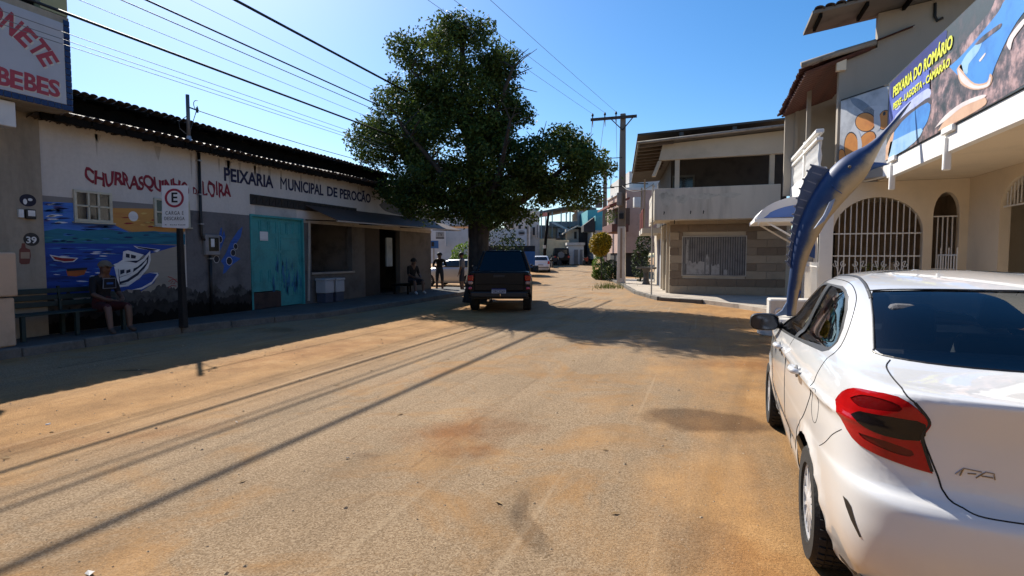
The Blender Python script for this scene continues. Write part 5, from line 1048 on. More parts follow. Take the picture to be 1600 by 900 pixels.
# teal building
b7 = thing('teal_building', base(935, 400, 58), 'teal two-storey building with dark gable awning', 'building')
bpart('upper_wall', 918, 962, 328, 362, 60, 8, c_teal, b7); bpart('lower_wall', 930, 962, 337, 392, 58, 8, c_teal, b7); bpart('panel', 932, 948, 340, 359, 57.9, .1, mat('far_teal_light', (.12, .34, .40)), b7)
a = D(912, 352, 57); b = D(929, 339, 57); c = D(930, 362, 57); MB().prism([a, b, c, D(912, 362, 57)], FW_*2).build('gable_awning', c_dk, b7); bpart('ground_floor', 930, 975, 360, 405, 57, 8, c_grey, b7)
sg_ = bpart('shop_board', 953, 970, 368, 379, 50, .1, mat('far_board', (.36, .33, .31)), b7); 
for k in range(7): bpart('letter', 955+k*2, 956.4+k*2, 371, 375.5, 49.95, .04, c_dk, sg_)
bpart('base_wall', 953, 970, 380, 384, 50, .3, c_dk, b7); bpart('base_block', 955, 972, 390, 418, 50, 4, mat('far_dark_wall', (.14, .12, .10)), b7)  # base block in one even dark brown
# red awning and pink house on the right
b8 = thing('pink_house', base(1000, 430, 38), 'pink house behind the utility pole with a red tiled awning', 'house')
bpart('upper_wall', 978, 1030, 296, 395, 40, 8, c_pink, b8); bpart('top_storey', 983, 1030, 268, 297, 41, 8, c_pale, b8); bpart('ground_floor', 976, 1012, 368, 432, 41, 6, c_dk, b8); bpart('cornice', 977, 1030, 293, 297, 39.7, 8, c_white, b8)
a, b = D(952, 323, 36), D(984, 311, 36); e = FW_*5; MB().hexa([a, b, b+e, a+e], [p + Vector((0, 0, .14)) for p in (a, b, b+e, a+e)]).build('red_awning', c_redr, b8)
bpart('balcony', 956, 982, 350, 362, 38, 4, mat('far_red_dark', (.13, .05, .04)), b8); bpart('balcony_wall', 962, 984, 325, 352, 39.5, 3, mat('far_brown', (.10, .065, .05)), b8)
bpart('ac_unit', 991, 1001, 308, 324, 37.5, .4, c_white, b8)
# leaning old pole at the street end
lpole = thing('leaning_post', base(852, 407, 52), 'dark leaning wooden post with a box in front of the garage', 'post'); mb = MB(); mb.tube([D(850, 408, 52), D(853, 370, 52), D(857, 333, 52)], [.16, .14, .12], 8); mb.build('trunk', M_dark, lpole, smooth=True); bpart('box', 849, 853, 383, 388, 51.6, .3, c_grey, lpole); bpart('flag', 848, 855, 332, 338, 51.6, .05, mat('far_flag', (.5, .2, .16), var=.5), lpole)
# ------------------------------------------------------------------ utility poles
M_pole = mat('pole_concrete', (.20, .165, .135), rough=.9, var=.25, scale=3, bump=.3, streak=True); M_polew = mat('pole_whitewash', (.62, .58, .54), rough=.9, var=.15, scale=3); M_wood = mat('crossarm_wood', (.055, .042, .035), rough=.85, var=.3, scale=5)
def pole(x, y, z0, zt, w0, w1, zw, label):
    t = thing('utility_pole', (x, y, z0), label, 'pole', 'utility poles along the street')
    def ring(z, w): return [(x-w, y-w*.6, z), (x+w, y-w*.6, z), (x+w, y+w*.6, z), (x-w, y+w*.6, z)]
    wm = w0 + (w1-w0)*(zw-z0)/(zt-z0)
    MB().hexa(ring(z0, w0), ring(zw, wm)).build('painted_base', M_polew, t, bevel=.02); MB().hexa(ring(zw+.002, wm), ring(zt, w1)).build('shaft', M_pole, t, bevel=.02)
    MB().box(x-w0*.25, x+w0*.25, y-w0*.62, y-w0*.6+.001, z0+.3, zw-.1).build('groove_shade_strip', mat('painted_groove_shade', (.30, .23, .18)), t)  # groove shade painted as a flat darker strip
    return t
PX, PYy = -4.42, 30.4
up = pole(PX, PYy, .1, 9.25, .23, .14, 3.2, 'tall concrete utility pole with whitewashed foot and wide timber crossarm')
MB().bar((PX-1.72, PYy-.18, 9.02), (PX+.75, PYy-.18, 9.02), .12, .14).build('crossarm', M_wood, up)
for s_ in (-.62, .55): MB().bar((PX, PYy-.15, 8.35), (PX+s_, PYy-.15, 8.98), .05).build('brace', M_wood, up)
for x in (-1.62, -.95, -.35): MB().lathe([(.03, 0), (.03, .10), (.07, .12), (.06, .20), (.035, .26)], (PX+x, PYy-.18, 9.09), 10).build('insulator', M_black, up); MB().tube([(PX+x, PYy-.18, 8.95), (PX+x+.02, PYy-.18, 8.6)], [.035, .012], 6).build('hanger', mat('hanger_rust', (.22, .12, .09)), up)
for z in (6.9, 5.35): MB().bar((PX-.62, PYy-.1, z), (PX, PYy-.1, z), .035).build('secondary_arm', M_black, up)
MB().tube([(PX-.6, PYy-.1, 6.9), (PX-.6, PYy-.1, 5.35)], .02, 6).build('secondary_rod', M_black, up); MB().box(PX-.22, PX+.05, PYy-.42, PYy-.16, 4.3, 5.0).build('junction_box', mat('junction_grey', (.28, .25, .23)), up, bevel=.02); MB().box(PX-.1, PX+.14, PYy-.32, PYy-.15, 3.6, 3.9).build('clamp', M_black, up)
MB().tube([(PX+.1, PYy-.2, 5.4), (PX+.5, PYy-.2, 5.5), (PX+1.4, PYy-.4, 5.4)], .025, 6).build('service_lead', M_black, up)
q = at(945, 405, y=46); up2 = pole(-8.1, 46, .3, 9.3, .22, .13, 1.5, 'slimmer utility pole with transformer, half hidden by the croton tree')
MB().lathe([(.28, 0), (.30, .1), (.30, .85), (.22, .95)], (-8.55, 45.7, 5.6), 16).build('transformer', mat('transformer_grey', (.13, .12, .12)), up2); MB().bar((-9.6, 45.8, 9.0), (-7.0, 45.8, 9.0), .1).build('crossarm', M_wood, up2); MB().bar((-9.3, 45.8, 7.2), (-7.3, 45.8, 7.2), .07).build('crossarm', M_wood, up2)
for x in (-9.5, -8.7, -7.1): MB().lathe([(.05, 0), (.07, .12), (.03, .25)], (x, 45.8, 9.05), 8).build('insulator', M_black, up2)
# ------------------------------------------------------------------ overhead cables
M_cable = mat('cable_black', (.008, .008, .009), rough=.6, var=.1, bump=0); M_thin = mat('cable_grey', (.16, .17, .18), rough=.6, var=.1, bump=0)
def cable(a, b, r_, sag, label, m=None, group='overhead cables', n=28):
    a, b = Vector(a), Vector(b); P_ = [a.lerp(b, t) - Vector((0, 0, sag*4*t*(1-t))) for t in np.linspace(0, 1, n)]
    return MB().tube(P_, r_, 6).build('overhead_cable', m or M_cable, label=label, cat='cable', group=group)
E0, E1 = -24.0, 25.5
for x, z, r_, sag, lab in ((-10.0, 5.62, .026, .12, 'lowest thick black cable crossing above the market roof'), (-10.0, 7.32, .036, .15, 'highest thick black cable entering the tree from the top edge'), (-10.0, 6.42, .020, .1, 'upper of the two thin cables above the thick black one'), (-10.0, 6.22, .011, .1, 'lower of the two thin cables above the thick black one'), (-10.15, 5.98, .006, .1, 'fine grey wire just above the lowest thick cable'),
    (-10.1, 5.32, .006, .08, 'upper of three fine wires under the thick cable'), (-10.1, 5.20, .006, .08, 'middle of three fine wires under the thick cable'), (-10.1, 5.12, .006, .08, 'lowest of three fine wires under the thick cable'), (-10.05, 6.85, .006, .1, 'fine wire leaving the top edge right of the sign')):
    cable((x, E0, z+sag*.6), (x, E1, z+sag*.6), r_, sag, lab, M_cable if r_ > .018 else M_thin)
cable((-11.15, 9.78, 4.95), (-10.0, 25.4, 5.2), .010, .35, 'thin service wire from the roof mast into the tree', M_thin)
for k, (x, px, lab) in enumerate(((-1.62, 680, 'leftmost high wire running to the timber crossarm'), (-.95, 720, 'middle high wire running to the timber crossarm'), (-.35, 775, 'rightmost high wire running to the timber crossarm'))):
    b_ = Vector((PX+x, PYy-.18, 9.33)); a_ = at(px, 0, z=8.95); d = (a_ - b_); cable(b_ + d*2.6, b_, .007, .15, lab, M_thin)
for k, x in enumerate((-1.62, -.95, -.35)): cable((PX+x, PYy-.18, 9.33), ((-9.5, -8.7, -7.1)[k], 45.8, 9.3), .012, .3, 'wire strung between the two utility poles, %s' % ('left one', 'middle one', 'right one')[k], M_thin)
cable((PX-.6, PYy-.1, 6.9), (-9.3, 45.8, 7.2), .02, .4, 'low black cable between the two utility poles'); cable((PX, PYy-.1, 5.4), (-1.95, 21.4, 4.3), .016, .3, 'service cable from the utility pole to the corner house')
# ------------------------------------------------------------------ white saloon car in the foreground
M_white = mat('car_white_paint', (.72, .72, .715), rough=.28, var=.015, scale=1.5, bump=0, coat=1.0, spec=.5)
M_blackpl = mat('black_plastic', (.012, .012, .013), rough=.45, var=.1, bump=.05)
M_rubber = mat('tyre_rubber', (.02, .019, .018), rough=.85, var=.2, scale=9, bump=.2)
M_rim = mat('silver_rim', (.62, .62, .63), rough=.3, metal=.15, var=.05, bump=0)
M_tint = glass('tinted_glass', (.40, .44, .46))
M_sideglass = glass('side_glass', (.26, .26, .25))
M_seat = mat('seat_cloth', (.11, .11, .12), rough=.9, bump=.3, bscale=200)
M_chrome = mat('chrome', (.75, .75, .75), rough=.12, metal=1., var=.02, bump=0)
M_seam = mat('panel_gap', (.01, .01, .01), rough=.9, var=0, bump=0)
# road dust on the lower body
_nt = M_white.node_tree; _b = _nt.nodes['Principled BSDF']; _src = _b.inputs['Base Color'].links[0].from_socket
_tc = _nt.nodes.new('ShaderNodeTexCoord'); _sp = _nt.nodes.new('ShaderNodeSeparateXYZ'); _nt.links.new(_tc.outputs['Object'], _sp.inputs[0])
_n = _nt.nodes.new('ShaderNodeTexNoise'); _n.inputs['Scale'].default_value = 5; _n.inputs['Detail'].default_value = 8; _nt.links.new(_tc.outputs['Object'], _n.inputs['Vector'])
_a = _nt.nodes.new('ShaderNodeMath'); _a.operation = 'MULTIPLY_ADD'; _a.inputs[1].default_value = .7; _nt.links.new(_n.outputs['Fac'], _a.inputs[0]); _s2 = _nt.nodes.new('ShaderNodeMath'); _s2.operation = 'MULTIPLY'; _s2.inputs[1].default_value = -1; _nt.links.new(_sp.outputs[2], _s2.inputs[0]); _nt.links.new(_s2.outputs[0], _a.inputs[2])
_r = _nt.nodes.new('ShaderNodeValToRGB'); _nt.links.new(_a.outputs[0], _r.inputs[0]); _r.color_ramp.elements[0].position = .0; _r.color_ramp.elements[0].color = (0, 0, 0, 1); _r.color_ramp.elements[1].position = .22; _r.color_ramp.elements[1].color = (.42, .42, .42, 1)
_m = _nt.nodes.new('ShaderNodeMix'); _m.data_type = 'RGBA'; _m.inputs[7].default_value = (.42, .32, .20, 1); _nt.links.new(_r.outputs[0], _m.inputs[0]); _nt.links.new(_src, _m.inputs[6]); _nt.links.new(_m.outputs[2], _b.inputs['Base Color'])
def redglass(name, col, rough=.08, tr=.35):
    m = bpy.data.materials.new(name); m.use_nodes = True; b = m.node_tree.nodes['Principled BSDF']
    nt = m.node_tree; w = nt.nodes.new('ShaderNodeTexNoise'); w.inputs['Scale'].default_value = 9
    tc = nt.nodes.new('ShaderNodeTexCoord'); nt.links.new(tc.outputs['Object'], w.inputs['Vector'])
    rp = nt.nodes.new('ShaderNodeValToRGB'); nt.links.new(w.outputs['Fac'], rp.inputs[0])
    rp.color_ramp.elements[0].color = (*[c * .55 for c in col], 1); rp.color_ramp.elements[1].color = (*col, 1)
    nt.links.new(rp.outputs[0], b.inputs['Base Color'])
    b.inputs['Roughness'].default_value = rough; b.inputs['Coat Weight'].default_value = .35; b.inputs['Coat Roughness'].default_value = .03; b.inputs['Specular IOR Level'].default_value = .25
    MATS[name] = m; return m
M_lampred = redglass('lamp_red', (.50, .007, .008))
M_lampdark = redglass('lamp_smoke', (.012, .008, .008), rough=.2)

CAR_L = 4.25
#        z     yr    yf    w     corner
SL = [(.20, .20, 4.00, .770),
      (.27, .13, 4.12, .790),
      (.34, .075, 4.19, .812),
      (.43, .035, 4.23, .832),
      (.52, .010, 4.25, .842),
      (.60, .004, 4.25, .846),
      (.660, .008, 4.24, .848),
      (.690, .030, 4.23, .849),
      (.715, .068, 4.22, .849),
      (.77, .088, 4.19, .850),
      (.85, .092, 4.12, .848),
      (.93, .088, 3.98, .840),
      (.99, .076, 3.72, .824),
      (1.045, .062, 3.45, .796),
      (1.080, .058, 3.36, .772),
      (1.093, .088, 3.31, .757),
      (1.106, .255, 3.26, .744),
      (1.130, .440, 3.18, .730),
      (1.165, .540, 3.07, .715),
      (1.23, .660, 2.93, .690),
      (1.31, .820, 2.74, .657),
      (1.38, .990, 2.56, .624),
      (1.425, 1.120, 2.42, .592),
      (1.455, 1.250, 2.30, .552),
      (1.478, 1.400, 2.20, .490),
      (1.495, 1.560, 2.10, .405),
      (1.507, 1.700, 2.02, .290),
      (1.513, 1.790, 1.98, .150)]
def car_outline(z, yr, yf, w):
    L = yf - yr; g = min(1, max(0, (z - 1.07) / .15))     # 0 lower body .. 1 cabin
    bow = .05 + .03 * g
    P = [(0, yr), (.36*w, yr + bow*.22), (.66*w, yr + bow*.9), (.86*w, yr + .15 + .03*g), (.955*w, yr + .36*(1-g) + .10*L*g + .10*g),
         (.985*w, yr + .22*L), (1.0*w, yr + .40*L), (1.0*w, yr + .58*L), (.985*w, yr + .74*L), (.93*w, yf - .42*(1-g) - .10*L*g),
         (.80*w, yf - .16), (.45*w, yf - .04), (0, yf)]
    return P
def bspline(P, n):
    """uniform cubic B-spline through a half outline whose ends lie on the mirror plane"""
    P = np.array(P, float); a = P[1] * [-1, 1]; b = P[-2] * [-1, 1]; Q = np.vstack([a, P, b]); m = len(P) - 1
    out = []
    for t in np.linspace(0, m, n):
        i = min(int(t), m - 1); u = t - i
        w_ = np.array([(1-u)**3, 3*u**3 - 6*u*u + 4, -3*u**3 + 3*u*u + 3*u + 1, u**3]) / 6
        out.append(w_ @ Q[i:i+4])
    return np.array(out)
RW, FW, WZ, WR = .96, 3.45, .302, .302               # wheel centres and radius
def car_body_points(nu=80, kz=4):
    rows = catmull(SL, kz); G = []
    for z, yr, yf, w in rows:
        o = bspline(car_outline(z, yr, yf, w), nu)
        x, y = o[:, 0].copy(), o[:, 1].copy()
        for wy in (RW, FW):                             # flared wheel arches
            r = np.hypot(y - wy, z - WZ); side = np.clip((x - .5) / .2, 0, 1)
            x += side * .016 * np.exp(-((r - .35) / .045) ** 2) * (z < .8)
        x += np.clip((x-.5)/.2, 0, 1) * .017 * np.exp(-((z - .93) / .016) ** 2) * np.clip((y - .1) / .4, 0, 1) * np.clip((3.9 - y)/.5, 0, 1)   # waist crease
        x -= np.clip((x-.5)/.2, 0, 1) * .022 * np.exp(-((z - .40) / .07) ** 2) * np.clip((y - 1.35) / .2, 0, 1) * np.clip((3.05 - y)/.2, 0, 1)   # sill scallop
        G.append(np.stack([x, y, np.full_like(x, z)], 1))
    return np.array(G)
def cut_poly(bm, pts, axes, sel):
    """cut faces passing sel along every edge of a 2-D outline drawn in the given axes (pair of 3-D unit vectors)"""
    A, B = [Vector(a) for a in axes]; nrm = A.cross(B).normalized()
    a0, a1 = min(p[0] for p in pts) - .07, max(p[0] for p in pts) + .07; b0, b1 = min(p[1] for p in pts) - .07, max(p[1] for p in pts) + .07
    fs = []
    for f in bm.faces:
        c = f.calc_center_median()
        if sel(c) and a0 < c.dot(A) < a1 and b0 < c.dot(B) < b1: fs.append(f)
    for i in range(len(pts)):
        p = A * pts[i][0] + B * pts[i][1]; q = pts[(i+1) % len(pts)]; q = A * q[0] + B * q[1]
        es = {e for f in fs for e in f.edges}; vs = {v for f in fs for v in f.verts}
        r = bmesh.ops.bisect_plane(bm, geom=list(vs) + list(es) + fs, dist=1e-5, plane_co=p, plane_no=(q - p).cross(nrm))
        fs = [g for g in r['geom'] if isinstance(g, bmesh.types.BMFace) and g.is_valid]
def inside(pts, x, y):
    c = False; n = len(pts)
    for i in range(n):
        x1, y1 = pts[i]; x2, y2 = pts[(i+1) % n]
        if (y1 > y) != (y2 > y) and x < (x2-x1) * (y-y1) / (y2-y1) + x1: c = not c
    return c
def roundpoly(P, k=4, r=.3):
    """soften the corners of an outline"""
    P = [Vector(p) for p in P]; n = len(P); out = []
    for i in range(n):
        a, b, c = P[i-1], P[i], P[(i+1) % n]
        s = b + (a-b) * r if (a-b).length * r < .06 else b + (a-b).normalized() * .06
        e = b + (c-b) * r if (c-b).length * r < .06 else b + (c-b).normalized() * .06
        for j in range(k + 1):
            t = j / k; out.append(tuple((1-t)**2 * s + 2*t*(1-t) * b + t*t * e))
    return out
YZ = ((0, 1, 0), (0, 0, 1)); XZ = ((1, 0, 0), (0, 0, 1))
def split_faces(bm, me_src, test):
    """take the faces passing test out of bm (tagged, not deleted); returns (verts, faces, normals)"""
    lay = bm.verts.layers.float_vector['nn']; idx = {}; vs = []; ns = []; out = []
    if not me_src: me_src = CACHE.setdefault(id(bm), [(f, f.calc_center_median(), f.normal) for f in bm.faces])
    keep = []
    for it in me_src:
        f, c, n = it
        if not test(c, n): keep.append(it); continue
        q = []
        for v in f.verts:
            k = v.index
            if k not in idx: idx[k] = len(vs); vs.append(v.co.copy()); ns.append(v[lay].normalized())
            q.append(idx[k])
        out.append(q)
    CACHE[id(bm)] = keep
    return vs, out, ns
CACHE = {}
def surf_part(name, data, m, parent, thick=0., inset=0., label=None):
    vs, fs, ns = data
    me = bpy.data.meshes.new(name); me.from_pydata([tuple(v - n * inset) for v, n in zip(vs, ns)], [], fs)
    me.polygons.foreach_set('use_smooth', [True] * len(me.polygons)); me.update()
    me.normals_split_custom_set_from_vertices([tuple(n) for n in ns]); me.materials.append(m)
    o = bpy.data.objects.new(name, me); COL.objects.link(o); o.parent = parent; WOFF[o] = Vector()
    return tag(o, label)
def wheel(parent, x, y, z, r, w, side, spokes=14, mt=None, mr=None):
    """tyre + rim with spokes; side = +1 outer face towards +x"""
    mb = MB(); rr = r * .67
    prof = [(rr, -w/2), (r*.93, -w/2), (r*.985, -w*.36), (r, -w*.22), (r, w*.22), (r*.985, w*.36), (r*.93, w/2), (rr, w/2), (rr*.96, w*.3), (rr*.96, -w*.3)]
    v = []; f = []; n = 40; m = len(prof)
    for a, h in prof:
        for k in range(n):
            t = 2*math.pi*k/n; v.append((x + h*side, y + a*math.cos(t), z + a*math.sin(t)))
    for i in range(m):
        for k in range(n): f.append((i*n+k, i*n+(k+1) % n, ((i+1) % m)*n+(k+1) % n, ((i+1) % m)*n+k))
    mb.add(v, f)
    for k in range(n):                                  # tread blocks
        t = 2*math.pi*(k+.5)/n
        c = Vector((x, y + r*math.cos(t), z + r*math.sin(t))); tn = Vector((0, -math.sin(t), math.cos(t)))
        for hh in (-.3, -.1, .1, .3):
            q = c + Vector((w*hh, 0, 0)); mb.bar(q - tn*r*.055, q + tn*r*.055, w*.16, .012, up=(q - Vector((x, y, z))))
    tyre = mb.build('wheel', mt or M_rubber, parent)
    rb = MB(); xo = x + side * w*.36
    rb.lathe([(rr*.99, -.012), (rr*.99, .012), (rr*.90, .016), (rr*.90, -.012), (rr*.99, -.012)], (xo, y, z), 40, 'x', cap=False)
    for k in range(spokes):
        t = 2*math.pi*k/spokes; dn = Vector((0, math.cos(t), math.sin(t))); c = Vector((xo, y, z))
        rb.bar(c + dn*rr*.2 + Vector((side*.004, 0, 0)), c + dn*rr*.95, rr*.085 if k % 2 else rr*.15, .016, up=(1, 0, 0))
    rb.lathe([(rr*.26, -.015), (rr*.26, .012), (rr*.12, .02)], (xo, y, z), 20, 'x') if side > 0 else rb.lathe([(rr*.26, .015), (rr*.26, -.012), (rr*.12, -.02)], (xo, y, z), 20, 'x')
    rim = rb.build('rim', mr or M_rim, tyre)
    bk = MB().lathe([(rr*.93, -.004), (rr*.93, .004)], (x + side*w*.2, y, z), 32, 'x'); bk.build('brake_disc', M_blackpl, tyre)
    return tyre
def seam(bvh, pts, parent, r=.0026, k=6, m=None, name='panel_gap', push=0.):
    P = catmull(pts, k); out = []
    for p in P:
        h = bvh.find_nearest(Vector(p)); out.append(h[0] + h[1] * push)
    MB().tube(out, r, 6).build(name, m or M_seam, parent)

def build_white_car():
    root = thing('saloon_car', (1.325, 2.23, 0), 'white four door saloon with red tail lamp, parked nearest on the right', 'car', rz=R(-1.2))
    G = car_body_points(); H = G.copy(); H[:, :, 0] *= -1
    me = MB().grid(G.tolist()).grid(H.tolist()).mesh('tmp', (0, 0, 0), True)
    bm = bmesh.new(); bm.from_mesh(me); bmesh.ops.remove_doubles(bm, verts=bm.verts, dist=1e-4)
    top = [e for e in bm.edges if e.is_boundary and e.verts[0].co.z > 1.5]
    if top: bmesh.ops.contextual_create(bm, geom=top)
    bmesh.ops.recalc_face_normals(bm, faces=bm.faces); bm.normal_update()
    bvh = BVHTree.FromBMesh(bm)
    # outlines of the panels, in the car's own axes
    OB = .70711
    lampP = [(-.905, .965), (-.868, 1.012), (-.80, 1.045), (-.70, 1.060), (-.585, 1.066), (-.520, 1.035), (-.487, .992), (-.487, .97), (-.510, .925), (-.510, .905), (-.479, .812), (-.49, .803), (-.58, .814), (-.717, .836), (-.795, .876)]
    lampD = [(-.775, .945), (-.74, .968), (-.70, .975), (-.52, .990), (-.497, .965), (-.515, .915), (-.62, .905), (-.70, .918)]
    sm2 = lambda P: [tuple(p) for p in catmull(P + [P[0]], 2)[:-1]]
    lampP = sm2(lampP); lampD = sm2(lampD)
    lampU = sm2([(-.80, 1.005), (-.74, 1.034), (-.64, 1.044), (-.575, 1.035), (-.575, 1.012), (-.66, .997), (-.74, .988)]); lampB = sm2([(-.73, .885), (-.70, .868), (-.60, .850), (-.54, .848), (-.535, .872), (-.62, .886)])
    rearglass = [(-.598, 1.168), (-.578, 1.15), (-.3, 1.140), (.3, 1.140), (.578, 1.15), (.598, 1.168), (.52, 1.385), (.497, 1.412), (.25, 1.427), (-.25, 1.427), (-.497, 1.412), (-.52, 1.385)]
    wR = [(1.815, 1.06), (1.08, 1.112), (1.04, 1.125), (1.025, 1.155), (1.06, 1.21), (1.16, 1.295), (1.28, 1.360), (1.38, 1.390), (1.50, 1.405), (1.815, 1.410)]
    wF = [(1.925, 1.053), (2.86, 1.005), (2.84, 1.05), (2.70, 1.14), (2.45, 1.285), (2.25, 1.37), (2.08, 1.400), (1.925, 1.410)]
    trim = [(2.92, .985), (1.07, 1.088), (1.02, 1.105), (1.0, 1.155), (1.04, 1.222), (1.15, 1.312), (1.27, 1.375), (1.38, 1.405), (1.5, 1.42), (2.08, 1.418), (2.27, 1.386), (2.47, 1.30), (2.73, 1.15), (2.90, 1.04)]
    dR = [(1.885, .27), (1.42, .27), (1.36, .46), (1.22, .63), (1.02, .77), (.90, .90), (.885, 1.0), (.91, 1.12), (.98, 1.235), (1.12, 1.345), (1.27, 1.408), (1.5, 1.438), (1.885, 1.442)]
    dF = [(1.895, .27), (2.93, .27), (2.985, .6), (2.975, .97), (2.76, 1.15), (2.49, 1.315), (2.28, 1.40), (2.1, 1.435), (1.895, 1.442)]
    trunk = [(-.612, 1.136), (-.60, 1.10), (-.613, 1.072), (-.57, 1.03), (-.545, .99), (-.558, .925), (-.532, .81), (-.505, .75), (-.46, .705), (-.40, .695), (0, .690), (.40, .695), (.46, .705), (.505, .75), (.532, .81), (.558, .925), (.545, .99), (.57, 1.03), (.613, 1.072), (.60, 1.10), (.612, 1.136)]
    bump = [(-1.06, .66), (-1.03, .715), (-.908, .812), (-.83, .868), (-.795, .876), (-.717, .836), (-.58, .814), (-.49, .803), (-.46, .76), (-.43, .72), (-.39, .70), (-.34, .694), (.2, .688), (.2, .0), (-1.06, .0)]
    lay = bm.verts.layers.float_vector.new('nn')
    def obl(sg): return ((sg * OB, -OB, 0), (0, 0, 1))
    def so(c, sg): return (sg * c.x - c.y) * OB
    for sg in (-1, 1):                                   # sg=1 reads x as it is (left side is x<0)
        k = 1 if sg == -1 else -1
        near = lambda c, s=sg: c.x * s > .3 and c.y < .75 and .55 < c.z < 1.12
        cut_poly(bm, lampP, ((k*OB, -OB, 0), (0, 0, 1)), near); cut_poly(bm, lampD, ((k*OB, -OB, 0), (0, 0, 1)), near); cut_poly(bm, lampU, ((k*OB, -OB, 0), (0, 0, 1)), near); cut_poly(bm, lampB, ((k*OB, -OB, 0), (0, 0, 1)), near)
        cut_poly(bm, bump[:12], ((k*OB, -OB, 0), (0, 0, 1)), lambda c, s=sg: c.x * s > -.01 and c.y < .9 and .5 < c.z < .95)
        sd = lambda c, s=sg: c.x * s > .42 and .8 < c.y < 3.1 and c.z < 1.47
        for P in (dR, dF): cut_poly(bm, P, YZ, sd)
        su = lambda c, s=sg: c.x * s > .42 and .8 < c.y < 3.1 and 0.95 < c.z < 1.47
        for P in (trim, wR, wF): cut_poly(bm, P, YZ, su)
        for wy in (RW, FW):
            C = [(wy + .352*math.cos(t), WZ + .01 + .352*math.sin(t)) for t in np.linspace(0, 2*math.pi, 28)[:-1]]
            cut_poly(bm, C, YZ, lambda c, s=sg, w=wy: c.x * s > .5 and abs(c.y - w) < .45 and c.z < .75)
    cut_poly(bm, rearglass, XZ, lambda c: c.y < 1.6 and 1.05 < c.z < 1.5 and abs(c.x) < .65)
    cut_poly(bm, trunk, XZ, lambda c: c.y < .75 and .6 < c.z < 1.15 and abs(c.x) < .72)
    ws = [(-.66, 1.08), (.66, 1.08), (.50, 1.40), (.25, 1.43), (-.25, 1.43), (-.50, 1.40)]
    cut_poly(bm, ws, XZ, lambda c: c.y > 2.2 and 1.0 < c.z < 1.46)
    bm.normal_update()
    for v in bm.verts: v[lay] = v.normal
    bm.verts.index_update()
    inC = lambda c: any((c.y - wy) ** 2 + (c.z - WZ - .01) ** 2 < .352 ** 2 for wy in (RW, FW)) and abs(c.x) > .5
    split_faces(bm, None, lambda c, n: inC(c))
    D = {}
    for s, sg in (('l', -1), ('r', 1)):
        k = 1 if sg == -1 else -1
        ob = lambda c, k=k: (k*OB*c.x - OB*c.y, c.z)
        D['ld'+s] = split_faces(bm, None, lambda c, n: c.x*sg > .3 and c.y < .75 and inside(lampD, *ob(c)))
        D['lu'+s] = split_faces(bm, None, lambda c, n: c.x*sg > .3 and c.y < .75 and inside(lampU, *ob(c)))
        D['lb'+s] = split_faces(bm, None, lambda c, n: c.x*sg > .3 and c.y < .75 and inside(lampB, *ob(c)))
        D['lr'+s] = split_faces(bm, None, lambda c, n: c.x*sg > .3 and c.y < .75 and inside(lampP, *ob(c)))
        sdt = lambda c: c.x*sg > .42
        D['wr'+s] = split_faces(bm, None, lambda c, n: sdt(c) and inside(wR, c.y, c.z))
        D['wf'+s] = split_faces(bm, None, lambda c, n: sdt(c) and inside(wF, c.y, c.z))
        D['tr'+s] = split_faces(bm, None, lambda c, n: sdt(c) and inside(trim, c.y, c.z))
        D['dr'+s] = split_faces(bm, None, lambda c, n: sdt(c) and inside(dR, c.y, c.z))
        D['df'+s] = split_faces(bm, None, lambda c, n: sdt(c) and inside(dF, c.y, c.z))
    D['rg'] = split_faces(bm, None, lambda c, n: c.y < 1.6 and c.z > 1.1 and inside(rearglass, c.x, c.z))
    D['ws'] = split_faces(bm, None, lambda c, n: c.y > 2.2 and inside(ws, c.x, c.z))
    D['tk'] = split_faces(bm, None, lambda c, n: c.y < .7 and inside(trunk, c.x, c.z))
    D['bu'] = split_faces(bm, None, lambda c, n: c.y < .75 and inside(bump, OB*(-abs(c.x)) - OB*c.y, c.z))
    body = surf_part('body', split_faces(bm, None, lambda c, n: True), M_white, root)
    surf_part('rear_bumper', D['bu'], M_white, root)
    lid = surf_part('boot_lid', D['tk'], M_white, root)
    surf_part('rear_window', D['rg'], M_tint, root, inset=.004)
    surf_part('windscreen', D['ws'], glass('clear_glass', (.6, .65, .65)), root, inset=.004)
    for s, sg in (('l', -1), ('r', 1)):
        lm = surf_part('tail_lamp', D['lr'+s], M_lampred, root, inset=-.004)
        surf_part('stop_lens', D['lu'+s], redglass('lamp_red_deep', (.16, .004, .004)) if 'lamp_red_deep' not in MATS else MATS['lamp_red_deep'], lm, inset=-.001)
        surf_part('fog_lens', D['lb'+s], MATS['lamp_red_deep'], lm, inset=-.001)
        seam(bvh, [(sg*-1*p[0]*0 + sg*(-(p[0]) * OB) * 1.0, (-p[0]) * OB, p[1]) for p in []] or [(sg*.588, .16, 1.055), (sg*.549, .14, .992), (sg*.564, .154, .925), (sg*.534, .143, .808)], lm, r=.006, name='lamp_edge', m=M_blackpl)
        surf_part('reversing_lens', D['ld'+s], M_lampdark, lm, inset=-.0045)
        for nm, a, b, hy in (('rear_door', 'dr', 'wr', 1.28), ('front_door', 'df', 'wf', 2.20)):
            d = surf_part(nm, D[a+s], M_white, root)
            surf_part('door_glass', D[b+s], M_sideglass, d, inset=.006)
            h = bvh.find_nearest(Vector((sg*.86, hy, .945)))[0]
            x = h.x
            hb = MB(); hb.tube([(x + sg*.002, hy-.085, .944), (x+sg*.030, hy-.06, .946), (x+sg*.036, hy, .947), (x+sg*.030, hy+.06, .946), (x+sg*.002, hy+.085, .944)], [.013, .018, .019, .018, .013], 10)
            hb.build('door_handle', M_white, d, smooth=True)
            cb = MB().lathe([(.036, -.004), (.036, .004)], (x + sg*.004, hy, .935), 20, 'x'); cb.build('handle_recess', mat('recess_grey', (.25, .25, .25), bump=0), d)
